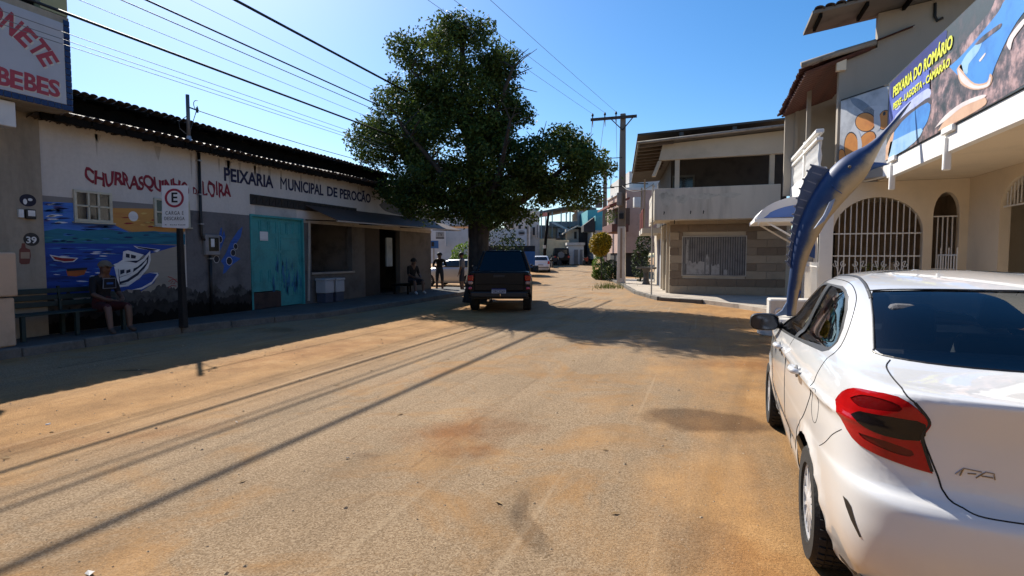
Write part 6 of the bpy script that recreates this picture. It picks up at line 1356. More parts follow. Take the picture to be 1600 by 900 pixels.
        surf_part('window_trim', D['tr'+s], M_blackpl, root, inset=-.001)
        # panel gaps
        ln = lambda P: [(sg*.84 if z < 1.0 else sg*(.80 - (z-1.0)*.55), y, z) for y, z in P]
        seam(bvh, ln(dR[1:] + [dR[-1]]), root); seam(bvh, ln(dF[1:]), root); seam(bvh, ln([(1.89, .27), (1.89, .6), (1.89, 1.04)]), root)
        seam(bvh, [(sg*.80, .66, .70), (sg*.80, .56, .755), (sg*.80, .485, .81), (sg*.775, .40, .862)], root, r=.0018)
        fc = [(sg*.83, .79 + .075*math.cos(t), .86 + .085*math.sin(t)) for t in np.linspace(0, 2*math.pi, 13)]
        seam(bvh, fc, root, r=.0016, k=3)
        T = [(sg*-p[0] if False else (abs(p[0])*sg), .1, p[1]) for p in trunk[:9]]
        T[0] = (sg*.565, .60, 1.144); T[1] = (sg*.60, .50, 1.122); T[2] = (sg*.613, .20, 1.08)
        T[3] = (sg*.577, .15, 1.04); T[4] = (sg*.548, .14, .99); T[5] = (sg*.56, .154, .925)
        seam(bvh, T + [(sg*.40, .06, .695), (sg*.2, .05, .691), (0, .05, .690)], root, r=.0032)
        # roof ditch moulding
        rd = [(sg*.535, 1.14, 1.405), (sg*.525, 1.22, 1.43), (sg*.505, 1.42, 1.462), (sg*.50, 1.7, 1.475), (sg*.515, 2.1, 1.47), (sg*.53, 2.4, 1.43)]
        seam(bvh, rd, root, r=.011, name='roof_moulding', m=M_blackpl, push=-.004)
        # glass surround at the rear window
        # bumper slot
        sl_ = [(sg*.776, .30, .588), (sg*.768, .283, .555), (sg*.745, .235, .51), (sg*.722, .205, .478)]
        q = [bvh.find_nearest(Vector((sg*.77, y, z))) for y, z in ((.322, .606), (.285, .604), (.258, .590), (.232, .54), (.200, .478), (.212, .472), (.262, .53), (.298, .572))]
        MB().add([h[0] + h[1]*.002 for h in q], [tuple(range(8))]).build('bumper_slot', M_blackpl, root)
        # mirror
        mx, my, mz = sg*.925, 2.74, 1.055
        mm = MB(); n = 20
        ring = lambda a, b, y: [(mx + a*math.copysign(abs(math.cos(t))**.6, math.cos(t)), y, mz + b*math.copysign(abs(math.sin(t))**.6, math.sin(t))) for t in np.linspace(0, 2*math.pi, n+1)[:-1]]
        rg = [ring(.105, .066, my-.03), ring(.112, .073, my), ring(.10, .066, my+.05), ring(.06, .04, my+.09)]
        v = [p for r_ in rg for p in r_]; f = [(i*n+k2, i*n+(k2+1) % n, (i+1)*n+(k2+1) % n, (i+1)*n+k2) for i in range(3) for k2 in range(n)]
        f += [tuple(range(3*n, 4*n))]
        mm.add(v, f)
        mo = mm.build('door_mirror', M_blackpl, root, smooth=True)
        MB().add(ring(.100, .062, my-.022), [tuple(range(n))]).build('mirror_glass', mat('mirror_glass', (.03, .04, .06), rough=.05, metal=.6, var=0, bump=0), mo)
        MB().tube([(sg*.79, 2.80, 1.02), (sg*.87, 2.77, 1.03)], [.03, .025], 8).build('mirror_arm', M_blackpl, mo, smooth=True)
        for wy in (RW, FW):
            wheel(root, sg*.735, wy, WZ, WR, .185, sg)
            ww = MB(); pr = []
            C = [(wy + .356*math.cos(t), WZ + .01 + .356*math.sin(t)) for t in np.linspace(.05, math.pi-.05, 20)]
            ww.grid([[(sg*.50, y, z) for y, z in C], [(sg*.775, y, z) for y, z in C]]); ww.build('wheel_arch_liner', M_blackpl, root)
    # rear window black frit and wiper-free heater lines
    fr = catmull([(x, .6, z) for x, z in rearglass] + [(rearglass[0][0], .6, rearglass[0][1])], 5)
    fp = []
    for p in fr:
        h = bvh.ray_cast(Vector((p[0], -1, p[2])), Vector((0, 1, 0)))
        if h[0]: fp.append(h[0])
    MB().tube(fp, .0055, 6).build('window_seal', M_blackpl, root)
    # underbody, interior
    u = MB(); u.box(-.70, .70, .22, 4.0, .19, .26); u.build('underbody', M_blackpl, root)
    lb = MB(); P0 = [bvh.find_nearest(Vector((x, yy, .24)))[0] for x, yy in [(-.78, .55), (-.74, .36), (-.62, .18), (-.4, .12), (0, .1), (.4, .12), (.62, .18), (.74, .36), (.78, .55)]]
    lb.tube([Vector((p.x*.95, p.y+.05, p.z-.02)) for p in P0], .04, 8); lb.build('bumper_valance', M_blackpl, root, smooth=True)
    fl = MB(); fl.box(-.66, .66, .9, 3.2, .30, .36); fl.box(-.66, .66, .30, 1.12, .9, .98); fl.build('cabin_floor', M_seat, root)
    def seat(x0, x1, y, z=.36, hr=(0,)):
        sb = MB(); sb.hexa([(x0, y, z), (x1, y, z), (x1, y+.5, z), (x0, y+.5, z)], [(x0, y, z+.2), (x1, y, z+.2), (x1, y+.5, z+.24), (x0, y+.5, z+.24)])
        sb.hexa([(x0, y-.08, z+.15), (x1, y-.08, z+.15), (x1, y+.1, z+.15), (x0, y+.1, z+.15)], [(x0+.05, y-.30, z+.74), (x1-.05, y-.30, z+.74), (x1-.05, y-.20, z+.76), (x0+.05, y-.20, z+.76)])
        st = sb.build('seat', M_seat, root, bevel=.04, seg=3)
        for hx in hr:
            hb = MB(); hb.hexa([(hx-.12, y-.36, z+.80), (hx+.12, y-.36, z+.80), (hx+.12, y-.24, z+.80), (hx-.12, y-.24, z+.80)], [(hx-.10, y-.37, z+1.0), (hx+.10, y-.37, z+1.0), (hx+.10, y-.27, z+1.0), (hx-.10, y-.27, z+1.0)])
            hb.build('headrest', M_seat, st, bevel=.04, seg=3)
    seat(-.62, .62, 1.35, hr=(-.38, .38)); seat(-.60, -.10, 2.25, hr=(-.35,)); seat(.10, .60, 2.25, hr=(.35,))
    db = MB(); db.hexa([(-.68, 2.9, .6), (.68, 2.9, .6), (.68, 3.2, .6), (-.68, 3.2, .6)], [(-.68, 2.75, 1.02), (.68, 2.75, 1.02), (.68, 3.15, 1.05), (-.68, 3.15, 1.05)]); db.build('dashboard', M_blackpl, root, bevel=.04)
    sw = MB(); sw.tube([(-.35 + .18*math.cos(t), 2.65 - .06*math.sin(t), .98 + .17*math.sin(t)) for t in np.linspace(0, 2*math.pi, 25)], .016, 8); sw.build('steering_wheel', M_blackpl, root, smooth=True)
    mr = MB(); mr.box(-.13, .13, 2.42, 2.45, 1.32, 1.39); mr.build('inner_mirror', M_blackpl, root, bevel=.015)
    # badge strokes on the boot lid
    bd = MB()
    for st in [[(-.475, .815), (-.452, .84), (-.40, .836)], [(-.452, .838), (-.462, .812)], [(-.44, .824), (-.415, .826)], [(-.415, .812), (-.388, .838), (-.365, .836), (-.362, .815)], [(-.40, .822), (-.368, .821)]]:
        q = [bvh.find_nearest(Vector((x, .09, z))) for x, z in st]; bd.tube([h[0] + h[1]*.002 for h in q], .0024, 6)
    bd.build('badge', mat('badge_chrome', (.30, .30, .31), rough=.2, metal=1., var=.02, bump=0), lid)
    return root
white_car = build_white_car(); CACHE.clear()
# ------------------------------------------------------------------ black pickup
M_pblack = mat('pickup_black_paint', (.004, .004, .0045), rough=.4, var=.1, bump=0, coat=0., spec=.25); M_pdark = glass('pickup_glass', (.05, .05, .07))
def build_pickup():
    t = thing('pickup_truck', (-5.47, 14.35, 0), 'black double cab pickup seen from behind, parked under the big tree', 'pickup', rz=R(17))
    W2 = .89
    b = MB(); b.hexa([(-W2, .12, .52), (W2, .12, .52), (W2, 5.0, .50), (-W2, 5.0, .50)], [(-W2+.01, .12, .95), (W2-.01, .12, .95), (W2-.02, 4.9, .95), (-W2+.02, 4.9, .95)])
    b.hexa([(-W2+.01, .1, .952), (W2-.01, .1, .952), (W2-.02, 3.6, .952), (-W2+.02, 3.6, .952)], [(-W2+.07, .08, 1.16), (W2-.07, .08, 1.16), (W2-.08, 3.6, 1.12), (-W2+.08, 3.6, 1.12)])
    b.hexa([(-W2+.02, 3.601, .952), (W2-.02, 3.601, .952), (W2-.10, 4.9, .952), (-W2+.10, 4.9, .952)], [(-W2+.10, 3.601, 1.12), (W2-.10, 3.601, 1.12), (W2-.20, 4.75, 1.02), (-W2+.20, 4.75, 1.02)])
    b.build('body', M_pblack, t, bevel=.05, seg=3)
    g = MB(); g.box(-.70, .70, .05, .10, .62, 1.14); tg = g.build('tailgate', M_pblack, t, bevel=.02, seg=2); MB().box(-.16, .16, .03, .049, 1.0, 1.07).build('tailgate_handle', M_blackpl, tg, bevel=.008); MB().tube([(-.68, .045, .80), (0, .03, .82), (.68, .045, .80)], .012, 6).build('tailgate_crease', M_pblack, tg)
    # cab: rear glass framed by pillars
    q = MB(); lo = [(-.80, 1.75, 1.13), (.80, 1.75, 1.13), (.82, 3.55, 1.12), (-.82, 3.55, 1.12)]; hi = [(-.60, 2.05, 1.74), (.60, 2.05, 1.74), (.60, 2.95, 1.75), (-.60, 2.95, 1.75)]
    roof = MB().hexa([(-.61, 2.02, 1.70), (.61, 2.02, 1.70), (.62, 3.0, 1.71), (-.62, 3.0, 1.71)], [(-.52, 2.10, 1.775), (.52, 2.10, 1.775), (.52, 2.9, 1.78), (-.52, 2.9, 1.78)]); roof.build('roof', M_pblack, t, bevel=.03, seg=3)
    for i in range(4): MB().bar(Vector(lo[i]), Vector(hi[i]), .075, .075).build('pillar', M_pblack, t, bevel=.01)
    gl = lambda a, b_, c, d, nm: MB().add([a, b_, c, d], [(0, 1, 2, 3)]).build(nm, M_pdark, t)
    gl(lo[0], lo[1], hi[1], hi[0], 'rear_window'); gl(lo[1], lo[2], hi[2], hi[1], 'side_window'); gl(lo[3], lo[0], hi[0], hi[3], 'side_window'); gl(lo[2], lo[3], hi[3], hi[2], 'windscreen')
    for x in (-.42, .42): MB().box(x-.22, x+.22, 2.35, 2.5, 1.0, 1.42).build('seat', M_seat, t, bevel=.05, seg=2); MB().box(x-.12, x+.12, 2.36, 2.45, 1.45, 1.6).build('headrest', M_seat, t, bevel=.03, seg=2)
    MB().box(-.80, .80, -.03, .12, .44, .60).build('rear_bumper', M_blackpl, t, bevel=.03, seg=2); MB().box(-.82, .82, .3, 4.9, .38, .5).build('chassis', M_blackpl, t)
    pl_ = MB().box(-.20, .20, -.05, -.032, .56, .69).build('number_plate', mat('plate_white', (.42, .42, .46), var=.05, bump=0), t); MB().box(-.20, .20, -.055, -.051, .665, .69).build('plate_strip', mat('plate_blue', (.02, .03, .2), bump=0), pl_); lettering('ORC3D69', (-.165, -.052, .575), (1, 0, 0), (0, 0, 1), .33, .075, mat('plate_black', (.02, .02, .04), bump=0), pl_, depth=.003)
    for sg in (-1, 1):
        l = MB().box(sg*.72 if sg > 0 else -.89, .89 if sg > 0 else -.72, .04, .13, .90, 1.06).build('tail_lamp', M_lampred, t, bevel=.02, seg=2)
        MB().box(min(sg*.74, sg*.87), max(sg*.74, sg*.87), .035, .12, .80, .897).build('indicator_lens', mat('lamp_pale', (.40, .24, .22), rough=.1, coat=1.), l, bevel=.02); MB().box(min(sg*.76, sg*.86), max(sg*.76, sg*.86), .02, .1, .66, .735).build('reflector', mat('reflector_pink', (.55, .03, .10), rough=.15, coat=1.), t, bevel=.02)
        for y in (1.0, 4.1): wheel(t, sg*.78, y, .36, .36, .24, sg, spokes=6)
        for y in (1.0, 4.1): MB().tube([(sg*.86, y + .43*math.cos(a), .36 + .43*math.sin(a)) for a in np.linspace(.1, 3.04, 14)], .045, 8).build('wheel_arch', M_pblack, t, smooth=True)
        MB().hexa([(sg*.92, 3.25, 1.08), (sg*1.12, 3.2, 1.08), (sg*1.12, 3.3, 1.08), (sg*.92, 3.35, 1.08)], [(sg*.92, 3.25, 1.28), (sg*1.12, 3.2, 1.28), (sg*1.12, 3.3, 1.28), (sg*.92, 3.35, 1.28)]).build('door_mirror', M_blackpl, t, bevel=.02)
    MB().tube([(.05, -.06, .50), (.05, -.1, .50), (.05, -.1, .55)], .022, 8).build('tow_ball', M_chrome, t)
    MB().tube([(-.3, -.05, .36), (-.3, .4, .36)], .03, 8).build('exhaust_pipe', M_chrome, t)
    return t
build_pickup()
# ------------------------------------------------------------------ small cars farther away
HB = [(.20, .12, 3.75, .76), (.32, .05, 3.85, .80), (.50, .0, 3.9, .82), (.68, .02, 3.88, .825), (.80, .07, 3.8, .82), (.92, .08, 3.45, .80), (.99, .10, 3.10, .765), (1.06, .15, 2.95, .745), (1.20, .28, 2.70, .69), (1.32, .42, 2.45, .64), (1.39, .56, 2.25, .58), (1.425, .80, 2.05, .48), (1.435, 1.05, 1.75, .28)]
def small_car(loc, rz, paint, label, tab=HB, name='hatchback_car', group=None, sx=1.):
    t = thing(name, loc, label, 'car', group, rz=rz)
    rows = catmull(tab, 3); G = []
    for z, yr, yf, w in rows:
        L_ = yf-yr; g = min(1, max(0, (z-.98)/.1)); bow = .05
        o = bspline([(0, yr), (.4*w, yr+.01), (.72*w, yr+.04), (.93*w, yr+.14), (.985*w, yr+.2*L_), (w, yr+.45*L_), (w, yr+.65*L_), (.96*w, yr+.82*L_), (.8*w, yf-.15), (.45*w, yf-.03), (0, yf)], 40); G.append(np.stack([o[:, 0], o[:, 1], np.full(40, z)], 1))
    G = np.array(G); H = G.copy(); H[:, :, 0] *= -1
    me = MB().grid(G.tolist()).grid(H.tolist()).mesh('tmp', (0, 0, 0), True); bm = bmesh.new(); bm.from_mesh(me); bmesh.ops.remove_doubles(bm, verts=bm.verts, dist=1e-4)
    tp = [e for e in bm.edges if e.is_boundary and e.verts[0].co.z > 1.3]
    if tp: bmesh.ops.contextual_create(bm, geom=tp)
    bmesh.ops.recalc_face_normals(bm, faces=bm.faces); CACHE.clear()
    lay = bm.verts.layers.float_vector.new('nn')
    rg = [(-.58, 1.04), (.58, 1.04), (.48, 1.34), (-.48, 1.34)]; sg_ = [(.55, 1.02), (2.75, 1.0), (2.30, 1.30), (1.95, 1.37), (.80, 1.37)]; lp = [(.56, .72), (.78, .72), (.76, .98), (.60, .98)]
    cut_poly(bm, rg, XZ, lambda c: c.y < .9 and c.z > .95); cut_poly(bm, rg, XZ, lambda c: c.y > 1.9 and c.z > .95)
    cut_poly(bm, sg_, YZ, lambda c: abs(c.x) > .4 and .3 < c.y < 3 and c.z > .9); cut_poly(bm, [(a*s, b) for s in (1,) for a, b in lp], XZ, lambda c: c.y < .5 and c.x > 0); cut_poly(bm, [(-a, b) for a, b in lp], XZ, lambda c: c.y < .5 and c.x < 0)
    for wy in (.68, 3.1): cut_poly(bm, [(wy + .34*math.cos(a), .31 + .34*math.sin(a)) for a in np.linspace(0, 6.283, 17)[:-1]], YZ, lambda c, w=wy: abs(c.x) > .5 and abs(c.y-w) < .5 and c.z < .8)
    bm.normal_update()
    for v in bm.verts: v[lay] = v.normal
    bm.verts.index_update()
    split_faces(bm, None, lambda c, n: abs(c.x) > .5 and any((c.y-wy)**2 + (c.z-.31)**2 < .34**2 for wy in (.68, 3.1)))
    dk = mat('car_glass_dark', (.02, .022, .025), rough=.06, var=.1, bump=0)
    surf_part('rear_window', split_faces(bm, None, lambda c, n: c.y < .9 and inside(rg, c.x, c.z)), dk, t); surf_part('windscreen', split_faces(bm, None, lambda c, n: c.y > 1.9 and inside(rg, c.x, c.z)), dk, t)
    for s in (1, -1):
        surf_part('side_window', split_faces(bm, None, lambda c, n: c.x*s > .4 and inside(sg_, c.y, c.z)), dk, t); surf_part('tail_lamp', split_faces(bm, None, lambda c, n: c.y < .5 and inside(lp, c.x*s, c.z)), M_lampred, t, inset=-.006)
        for wy in (.68, 3.1): wheel(t, s*.71, wy, .30, .30, .18, s, spokes=8)
        MB().box(min(s*.82, s*.97), max(s*.82, s*.97), 2.5, 2.62, .95, 1.08).build('door_mirror', M_blackpl, t, bevel=.03, seg=2)
    surf_part('body', split_faces(bm, None, lambda c, n: True), paint, t)
    MB().box(-.66, .66, .2, 3.6, .18, .6).build('underbody', M_blackpl, t); MB().box(-.22, .22, -.02, .02, .60, .71).build('number_plate', MATS['plate_white'], t)
    MB().box(-.72, .72, -.015, .06, .42, .47).build('bumper_strip', M_blackpl, t, bevel=.01)
    CACHE.clear(); bm.free(); t.scale = (sx, sx, sx); return t
p = D(845, 425, 47); small_car((p.x, p.y, gz(0, p.y)), R(16), mat('hatch_white', (.72, .72, .72), rough=.3, var=.03, bump=0, coat=.8), 'white hatchback seen from behind, parked beyond the black pickup')
p = at(700, 447, z=0); small_car((p.x+2.2, 26.6, 0), R(84), mat('car_silver', (.42, .42, .43), rough=.3, metal=.3, var=.03, bump=0, coat=.8), 'silver grey car behind the two standing people')
p = D(901, 412, 61); small_car((p.x, p.y, .66), R(24), mat('car_slate_blue', (.02, .026, .045), rough=.3, var=.05, bump=0, coat=.8), 'slate blue car beside the white annex at the street end')
p = at(806, 443, z=0); small_car((p.x, p.y, 0), R(17), M_pblack, 'dark green hatchback mostly hidden in front of the pickup')
# dark off-roader
jt = thing('off_roader', tuple(D(878, 412, 58))[:2] + (.66,), 'dark square off-roader with spare wheel in front of the garage', 'car', rz=R(20))
MB().box(-.85, .85, 0, 3.8, .45, 1.05).build('body', M_pblack, jt, bevel=.06, seg=2); MB().hexa([(-.80, .05, 1.05), (.80, .05, 1.05), (.80, 2.5, 1.05), (-.80, 2.5, 1.05)], [(-.70, .15, 1.78), (.70, .15, 1.78), (.70, 2.2, 1.78), (-.70, 2.2, 1.78)]).build('cab', M_pblack, jt, bevel=.05, seg=2); MB().box(-.55, .55, .06, .10, 1.15, 1.6).build('rear_window', MATS['car_glass_dark'], jt)
for s in (-1, 1):
    MB().box(min(s*.62, s*.82), max(s*.62, s*.82), -.02, .05, .75, .95).build('tail_lamp', M_lampred, jt)
    for y in (.7, 3.1): wheel(jt, s*.74, y, .36, .36, .24, s, spokes=6)
sw = MB(); sw.lathe([(.10, -.1), (.33, -.1), (.35, -.02), (.35, .08), (.2, .1)], (-.1, -.1, 1.05), 20, 'y'); sw.build('spare_wheel', mat('spare_cover', (.16, .15, .14)), jt)
# motorbikes by the garage
for i, (px, d, lab) in enumerate(((866, 57, 'dark motorbike left of the off-roader at the garage'), (916, 58, 'red motorbike parked by the kerb near the croton tree'), (862, 54, 'dark motorbike beside the white hatchback'))):
    p = D(px, 412, d); m_ = thing('motorbike', (p.x, p.y, gz(0, p.y)), lab, 'motorbike', 'motorbikes at the street end', rz=R(30*i-40)); col_ = mat('bike_red', (.30, .05, .03)) if i == 1 else M_black
    for y in (-.62, .62): MB().lathe([(.20, -.05), (.30, -.05), (.31, 0), (.30, .05), (.20, .05)], (0, y, .31), 18, 'x').build('wheel', M_rubber, m_)
    MB().hexa([(-.1, -.35, .40), (.1, -.35, .40), (.1, .3, .40), (-.1, .3, .40)], [(-.12, -.55, .75), (.12, -.55, .75), (.13, .35, .85), (-.13, .35, .85)]).build('frame_and_tank', col_, m_, bevel=.05, seg=2); MB().box(-.12, .12, -.75, -.05, .76, .84).build('seat', M_black, m_, bevel=.03)
    MB().tube([(0, .62, .31), (0, .45, .95)], .03, 6).build('fork', M_chrome, m_); MB().tube([(-.34, .36, 1.05), (0, .45, .98), (.34, .36, 1.05)], .018, 6).build('handlebar', M_black, m_)
# ------------------------------------------------------------------ plants
def leafmat(name, c1, c2, tr=.25, scale=1.2):
    m = bpy.data.materials.new(name); m.use_nodes = True; nt = m.node_tree; N = nt.nodes.new; L = nt.links.new; b = nt.nodes['Principled BSDF']; b.inputs['Roughness'].default_value = .6; b.inputs['Specular IOR Level'].default_value = .3
    tc = N('ShaderNodeTexCoord'); n1 = N('ShaderNodeTexNoise'); n1.inputs['Scale'].default_value = scale; n1.inputs['Detail'].default_value = 4; L(tc.outputs['Object'], n1.inputs['Vector']); n2 = N('ShaderNodeTexNoise'); n2.inputs['Scale'].default_value = 14; L(tc.outputs['Object'], n2.inputs['Vector'])
    ad = N('ShaderNodeMath'); ad.operation = 'ADD'; L(n1.outputs['Fac'], ad.inputs[0]); L(n2.outputs['Fac'], ad.inputs[1]); rp = N('ShaderNodeValToRGB'); hf = N('ShaderNodeMath'); hf.operation = 'MULTIPLY'; hf.inputs[1].default_value = .5; L(ad.outputs[0], hf.inputs[0]); L(hf.outputs[0], rp.inputs[0])
    rp.color_ramp.elements[0].position = .36; rp.color_ramp.elements[0].color = (*c1, 1); rp.color_ramp.elements[1].position = .64; rp.color_ramp.elements[1].color = (*c2, 1); L(rp.outputs[0], b.inputs['Base Color'])
    t = N('ShaderNodeBsdfTranslucent'); L(rp.outputs[0], t.inputs[0]); mx = N('ShaderNodeMixShader'); mx.inputs[0].default_value = tr; L(b.outputs[0], mx.inputs[1]); L(t.outputs[0], mx.inputs[2]); L(mx.outputs[0], nt.nodes['Material Output'].inputs[0]); MATS[name] = m; return m
def leaf_mesh(name, C, Lf, Wf, off, droop=.3, up=None):
    """one mesh of bent leaves at points C (n,3)"""
    n = len(C); a = rng.uniform(0, 2*np.pi, n); el = rng.uniform(-1.0, .8, n) - droop*.5
    d = np.stack([np.cos(a)*np.cos(el), np.sin(a)*np.cos(el), np.sin(el)], 1); r_ = rng.normal(size=(n, 3)); s = np.cross(d, r_); s /= np.linalg.norm(s, axis=1)[:, None]
    L_ = (Lf*rng.uniform(.5, 1.45, n))[:, None]; W_ = (Wf*rng.uniform(.7, 1.3, n))[:, None]; nrm = np.cross(d, s)
    C = C - np.array(off); P = np.empty((n, 4, 3)); P[:, 0] = C - d*L_*.5; P[:, 1] = C + s*W_*.5 + nrm*W_*.12; P[:, 2] = C + d*L_*.5 - nrm*L_*.08; P[:, 3] = C - s*W_*.5 + nrm*W_*.12
    me = bpy.data.meshes.new(name); me.vertices.add(n*4); me.vertices.foreach_set('co', P.ravel()); me.loops.add(n*4); me.loops.foreach_set('vertex_index', np.arange(n*4)); me.polygons.add(n); me.polygons.foreach_set('loop_start', np.arange(0, n*4, 4)); me.polygons.foreach_set('loop_total', np.full(n, 4)); me.update(); me.validate(); return me
def link_mesh(name, me, m, parent): 
    o = bpy.data.objects.new(name, me); COL.objects.link(o); me.materials.append(m); o.parent = parent; return o
# --- the big tree
TX, TY = -7.55, 17.7
tree = thing('shade_tree', (TX, TY, 0), 'large dark leafy shade tree with thick trunk beside the pickup', 'tree')
M_bark = mat('bark_dark', (.055, .043, .034), rough=.95, var=.45, scale=5, bump=1., bscale=9, streak=True, fine=.4)
def TP(px, py, dy=0.): p = at(px, py, y=TY + dy); return Vector((p.x, TY+dy, p.z))
tr_ = [Vector((TX, TY, -.1)), Vector((TX-.02, TY, .5)), Vector((TX+.02, TY, 1.2)), Vector((TX+.05, TY, 2.2)), Vector((TX+.10, TY, 3.2)), Vector((TX-.05, TY+.1, 4.6)), Vector((TX-.35, TY+.1, 6.2)), Vector((TX-.5, TY, 8.0)), Vector((TX-.55, TY, 9.3))]
mb = MB(); mb.tube([Vector(p) for p in catmull(tr_, 4)], [float(r_) for r_ in np.interp(np.linspace(0, 8, 33), range(9), [.58, .40, .36, .36, .42, .28, .20, .12, .05])], 14); mb.build('trunk', M_bark, tree, smooth=True)
limbs = []
for (z0, ex, ey, ez, r_) in ((2.9, 3.6, .3, 5.0, .22), (3.0, -3.4, .5, 5.6, .22), (3.2, 2.0, -2.2, 5.6, .2), (3.2, -1.8, -2.2, 5.9, .2), (3.3, 1.6, 2.4, 5.8, .2), (3.6, -1.6, 2.4, 6.4, .18), (4.8, 1.6, -.8, 7.6, .15), (5.0, -2.2, -.6, 8.0, .15), (5.6, .9, 1.3, 8.6, .12), (2.4, 1.8, -.6, 4.0, .12)):
    a = Vector((TX+.05, TY, z0)); b_ = Vector((TX+ex, TY+ey, ez)); m_ = a.lerp(b_, .45) + Vector((rng.uniform(-.2, .2), rng.uniform(-.2, .2), -.25 + .3*(ez > 6)))
    pth = [Vector(p) for p in catmull([a, m_, b_], 6)]; MB().tube(pth, [float(x) for x in np.linspace(r_, .03, len(pth))], 8).build('limb', M_bark, tree, smooth=True); limbs.append(pth)
    tw = MB()
    for k in range(14):
        s_ = pth[rng.integers(5, len(pth))]; e_ = s_ + Vector((rng.uniform(-1, 1), rng.uniform(-1, 1), rng.uniform(-.4, .9))); tw.tube([s_, s_.lerp(e_, .5)+Vector((0, 0, .06)), e_], [.03, .018, .008], 5)
    tw.build('twigs', M_bark, tree, kind='stuff')
# crown: clumps in overlapping lobes (centre px, half sizes m, depth shift m, weight)
lobes = [((718, 108), 1.75, 1.55, 1.7, 0., 120), ((748, 160), 1.5, 1.35, 1.5, .2, 90), ((650, 135), 1.05, 1.2, 1.2, .1, 62), ((635, 195), 1.35, 1.05, 1.5, -.2, 78), ((588, 230), .95, .65, 1.1, 0., 38), ((708, 232), 2.1, 1.3, 2.0, 0., 140), ((792, 262), 1.2, .85, 1.5, -.3, 66), ((866, 255), 1.35, .95, 1.4, 0., 86), ((915, 262), .7, .6, .8, .1, 26), ((890, 225), .5, .45, .6, .1, 14), ((700, 288), 1.8, .7, 1.9, -.3, 70), ((800, 302), 1.8, .5, 1.7, .2, 64), ((640, 272), .8, .5, 1.1, -.2, 26), ((895, 303), .8, .42, .9, .2, 20), ((578, 205), .45, .32, .5, 0, 9), ((785, 100), .5, .5, .7, .2, 15), ((805, 335), .9, .3, 1.0, .3, 14), ((715, 52), .65, .4, .7, 0, 20), ((640, 75), .5, .4, .6, 0, 12), ((800, 180), .5, .5, .7, 0, 14), ((685, 322), 1.5, .38, 1.5, -.5, 44), ((770, 335), 1.2, .36, 1.2, -.4, 28), ((625, 300), .7, .35, .9, -.3, 16), ((770, 205), .8, .6, .9, -.2, 24)]
pts = []; clump = []
for (c, rx, rz_, ry, dy, nC) in lobes:
    cc = np.array(TP(*c, dy))
    for i in range(nC):
        v = rng.normal(size=3); v /= np.linalg.norm(v); r_ = rng.uniform(.45, 1.0) ** .5; p = cc + v*r_*np.array([rx, ry, rz_]); clump.append(p)
for p in clump:
    s_ = rng.uniform(.30, .62); k = int(rng.integers(62, 105)); q = rng.normal(size=(k, 3)); q /= np.linalg.norm(q, axis=1)[:, None]; q *= (rng.uniform(.15, 1, k)**.5)[:, None]*np.array([s_, s_, s_*.7]); pts.append(p + q)
pts = np.vstack(pts); M_leaf = leafmat('tree_leaf', (.018, .036, .007), (.105, .145, .024), .34)
link_mesh('crown', leaf_mesh('crown', pts, .128, .070, tree.location), M_leaf, tree)
def shrub(name, loc, lobs, nleaf, Lf, Wf, m, label, stem=True, group=None, cat='shrub'):
    t = thing(name, loc, label, cat, group); P_ = []
    for (c, r_) in lobs:
        v = rng.normal(size=(nleaf, 3)); v /= np.linalg.norm(v, axis=1)[:, None]; v *= rng.uniform(.5, 1, nleaf)[:, None]**.4; P_.append(np.array(c) + v*np.array(r_))
    link_mesh('foliage', leaf_mesh('foliage', np.vstack(P_), Lf, Wf, t.location), m, t)
    if stem: MB().tube([loc, (loc[0]+.03, loc[1], loc[2]+.5), tuple(lobs[0][0])], [.06, .05, .03], 7).build('stem', M_bark, t, smooth=True)
    return t
M_croton = leafmat('croton_leaf', (.06, .085, .012), (.60, .38, .02), .25, 3.5); M_green = leafmat('shrub_green', (.05, .10, .014), (.19, .28, .045), .35, 2.0); M_dgreen = leafmat('shrub_dark_green', (.015, .03, .010), (.05, .075, .02), .2, 2.)
p = at(940, 382, y=36); shrub('croton_tree', (p.x, 36, .05), [((p.x-.1, 36, p.z), (.72, .7, .8)), ((p.x+.1, 36, p.z+.2), (.6, .6, .6)), ((p.x, 36, p.z-.1), (.5, .5, .6))], 1500, .17, .08, M_croton, 'round yellow and green clipped croton tree on the right pavement', cat='tree')
p = at(940, 415, y=37); shrub('hedge_shrub', (p.x, 37, .05), [((p.x-.2, 37, .9), (.45, .5, .8)), ((p.x+.3, 37, .6), (.5, .5, .6)), ((p.x, 37, .35), (.7, .5, .4))], 900, .13, .07, M_green, 'bright green shrub under the croton tree', cat='shrub')
p = at(955, 415, y=35); shrub('dark_shrub', (p.x, 35, .05), [((p.x, 35, .7), (.6, .5, .7)), ((p.x+.5, 35, .5), (.4, .4, .5))], 800, .13, .07, M_dgreen, 'dark leafy shrub between croton tree and utility pole')
p = at(960, 300, y=38); shrub('hanging_plant', (p.x, 38, 4.2), [((p.x+.1, 38, p.z-1.2), (.5, .4, .6)), ((p.x-.3, 38, p.z-1.7), (.3, .3, .5))], 220, .14, .06, M_green, 'leafy plant hanging on the red balcony', stem=False, cat='plant')
p = at(998, 400, y=32); shrub('tall_dark_shrub', (p.x, 33, .12), [((p.x, 33, 1.2), (.55, .5, 1.1)), ((p.x+.2, 33, 2.3), (.5, .5, .6))], 600, .16, .07, M_dgreen, 'tall dark shrub behind the utility pole')
p = at(712, 395, y=27); shrub('leafy_bush', (-12.2, 27.6, 0), [((-12.3, 27.6, 1.6), (1.0, .8, .75)), ((-11.6, 27.6, 1.1), (.8, .7, .8)), ((-12.9, 27.6, 1.0), (.6, .6, .8))], 900, .17, .08, M_green, 'sunlit green bush behind the standing people')
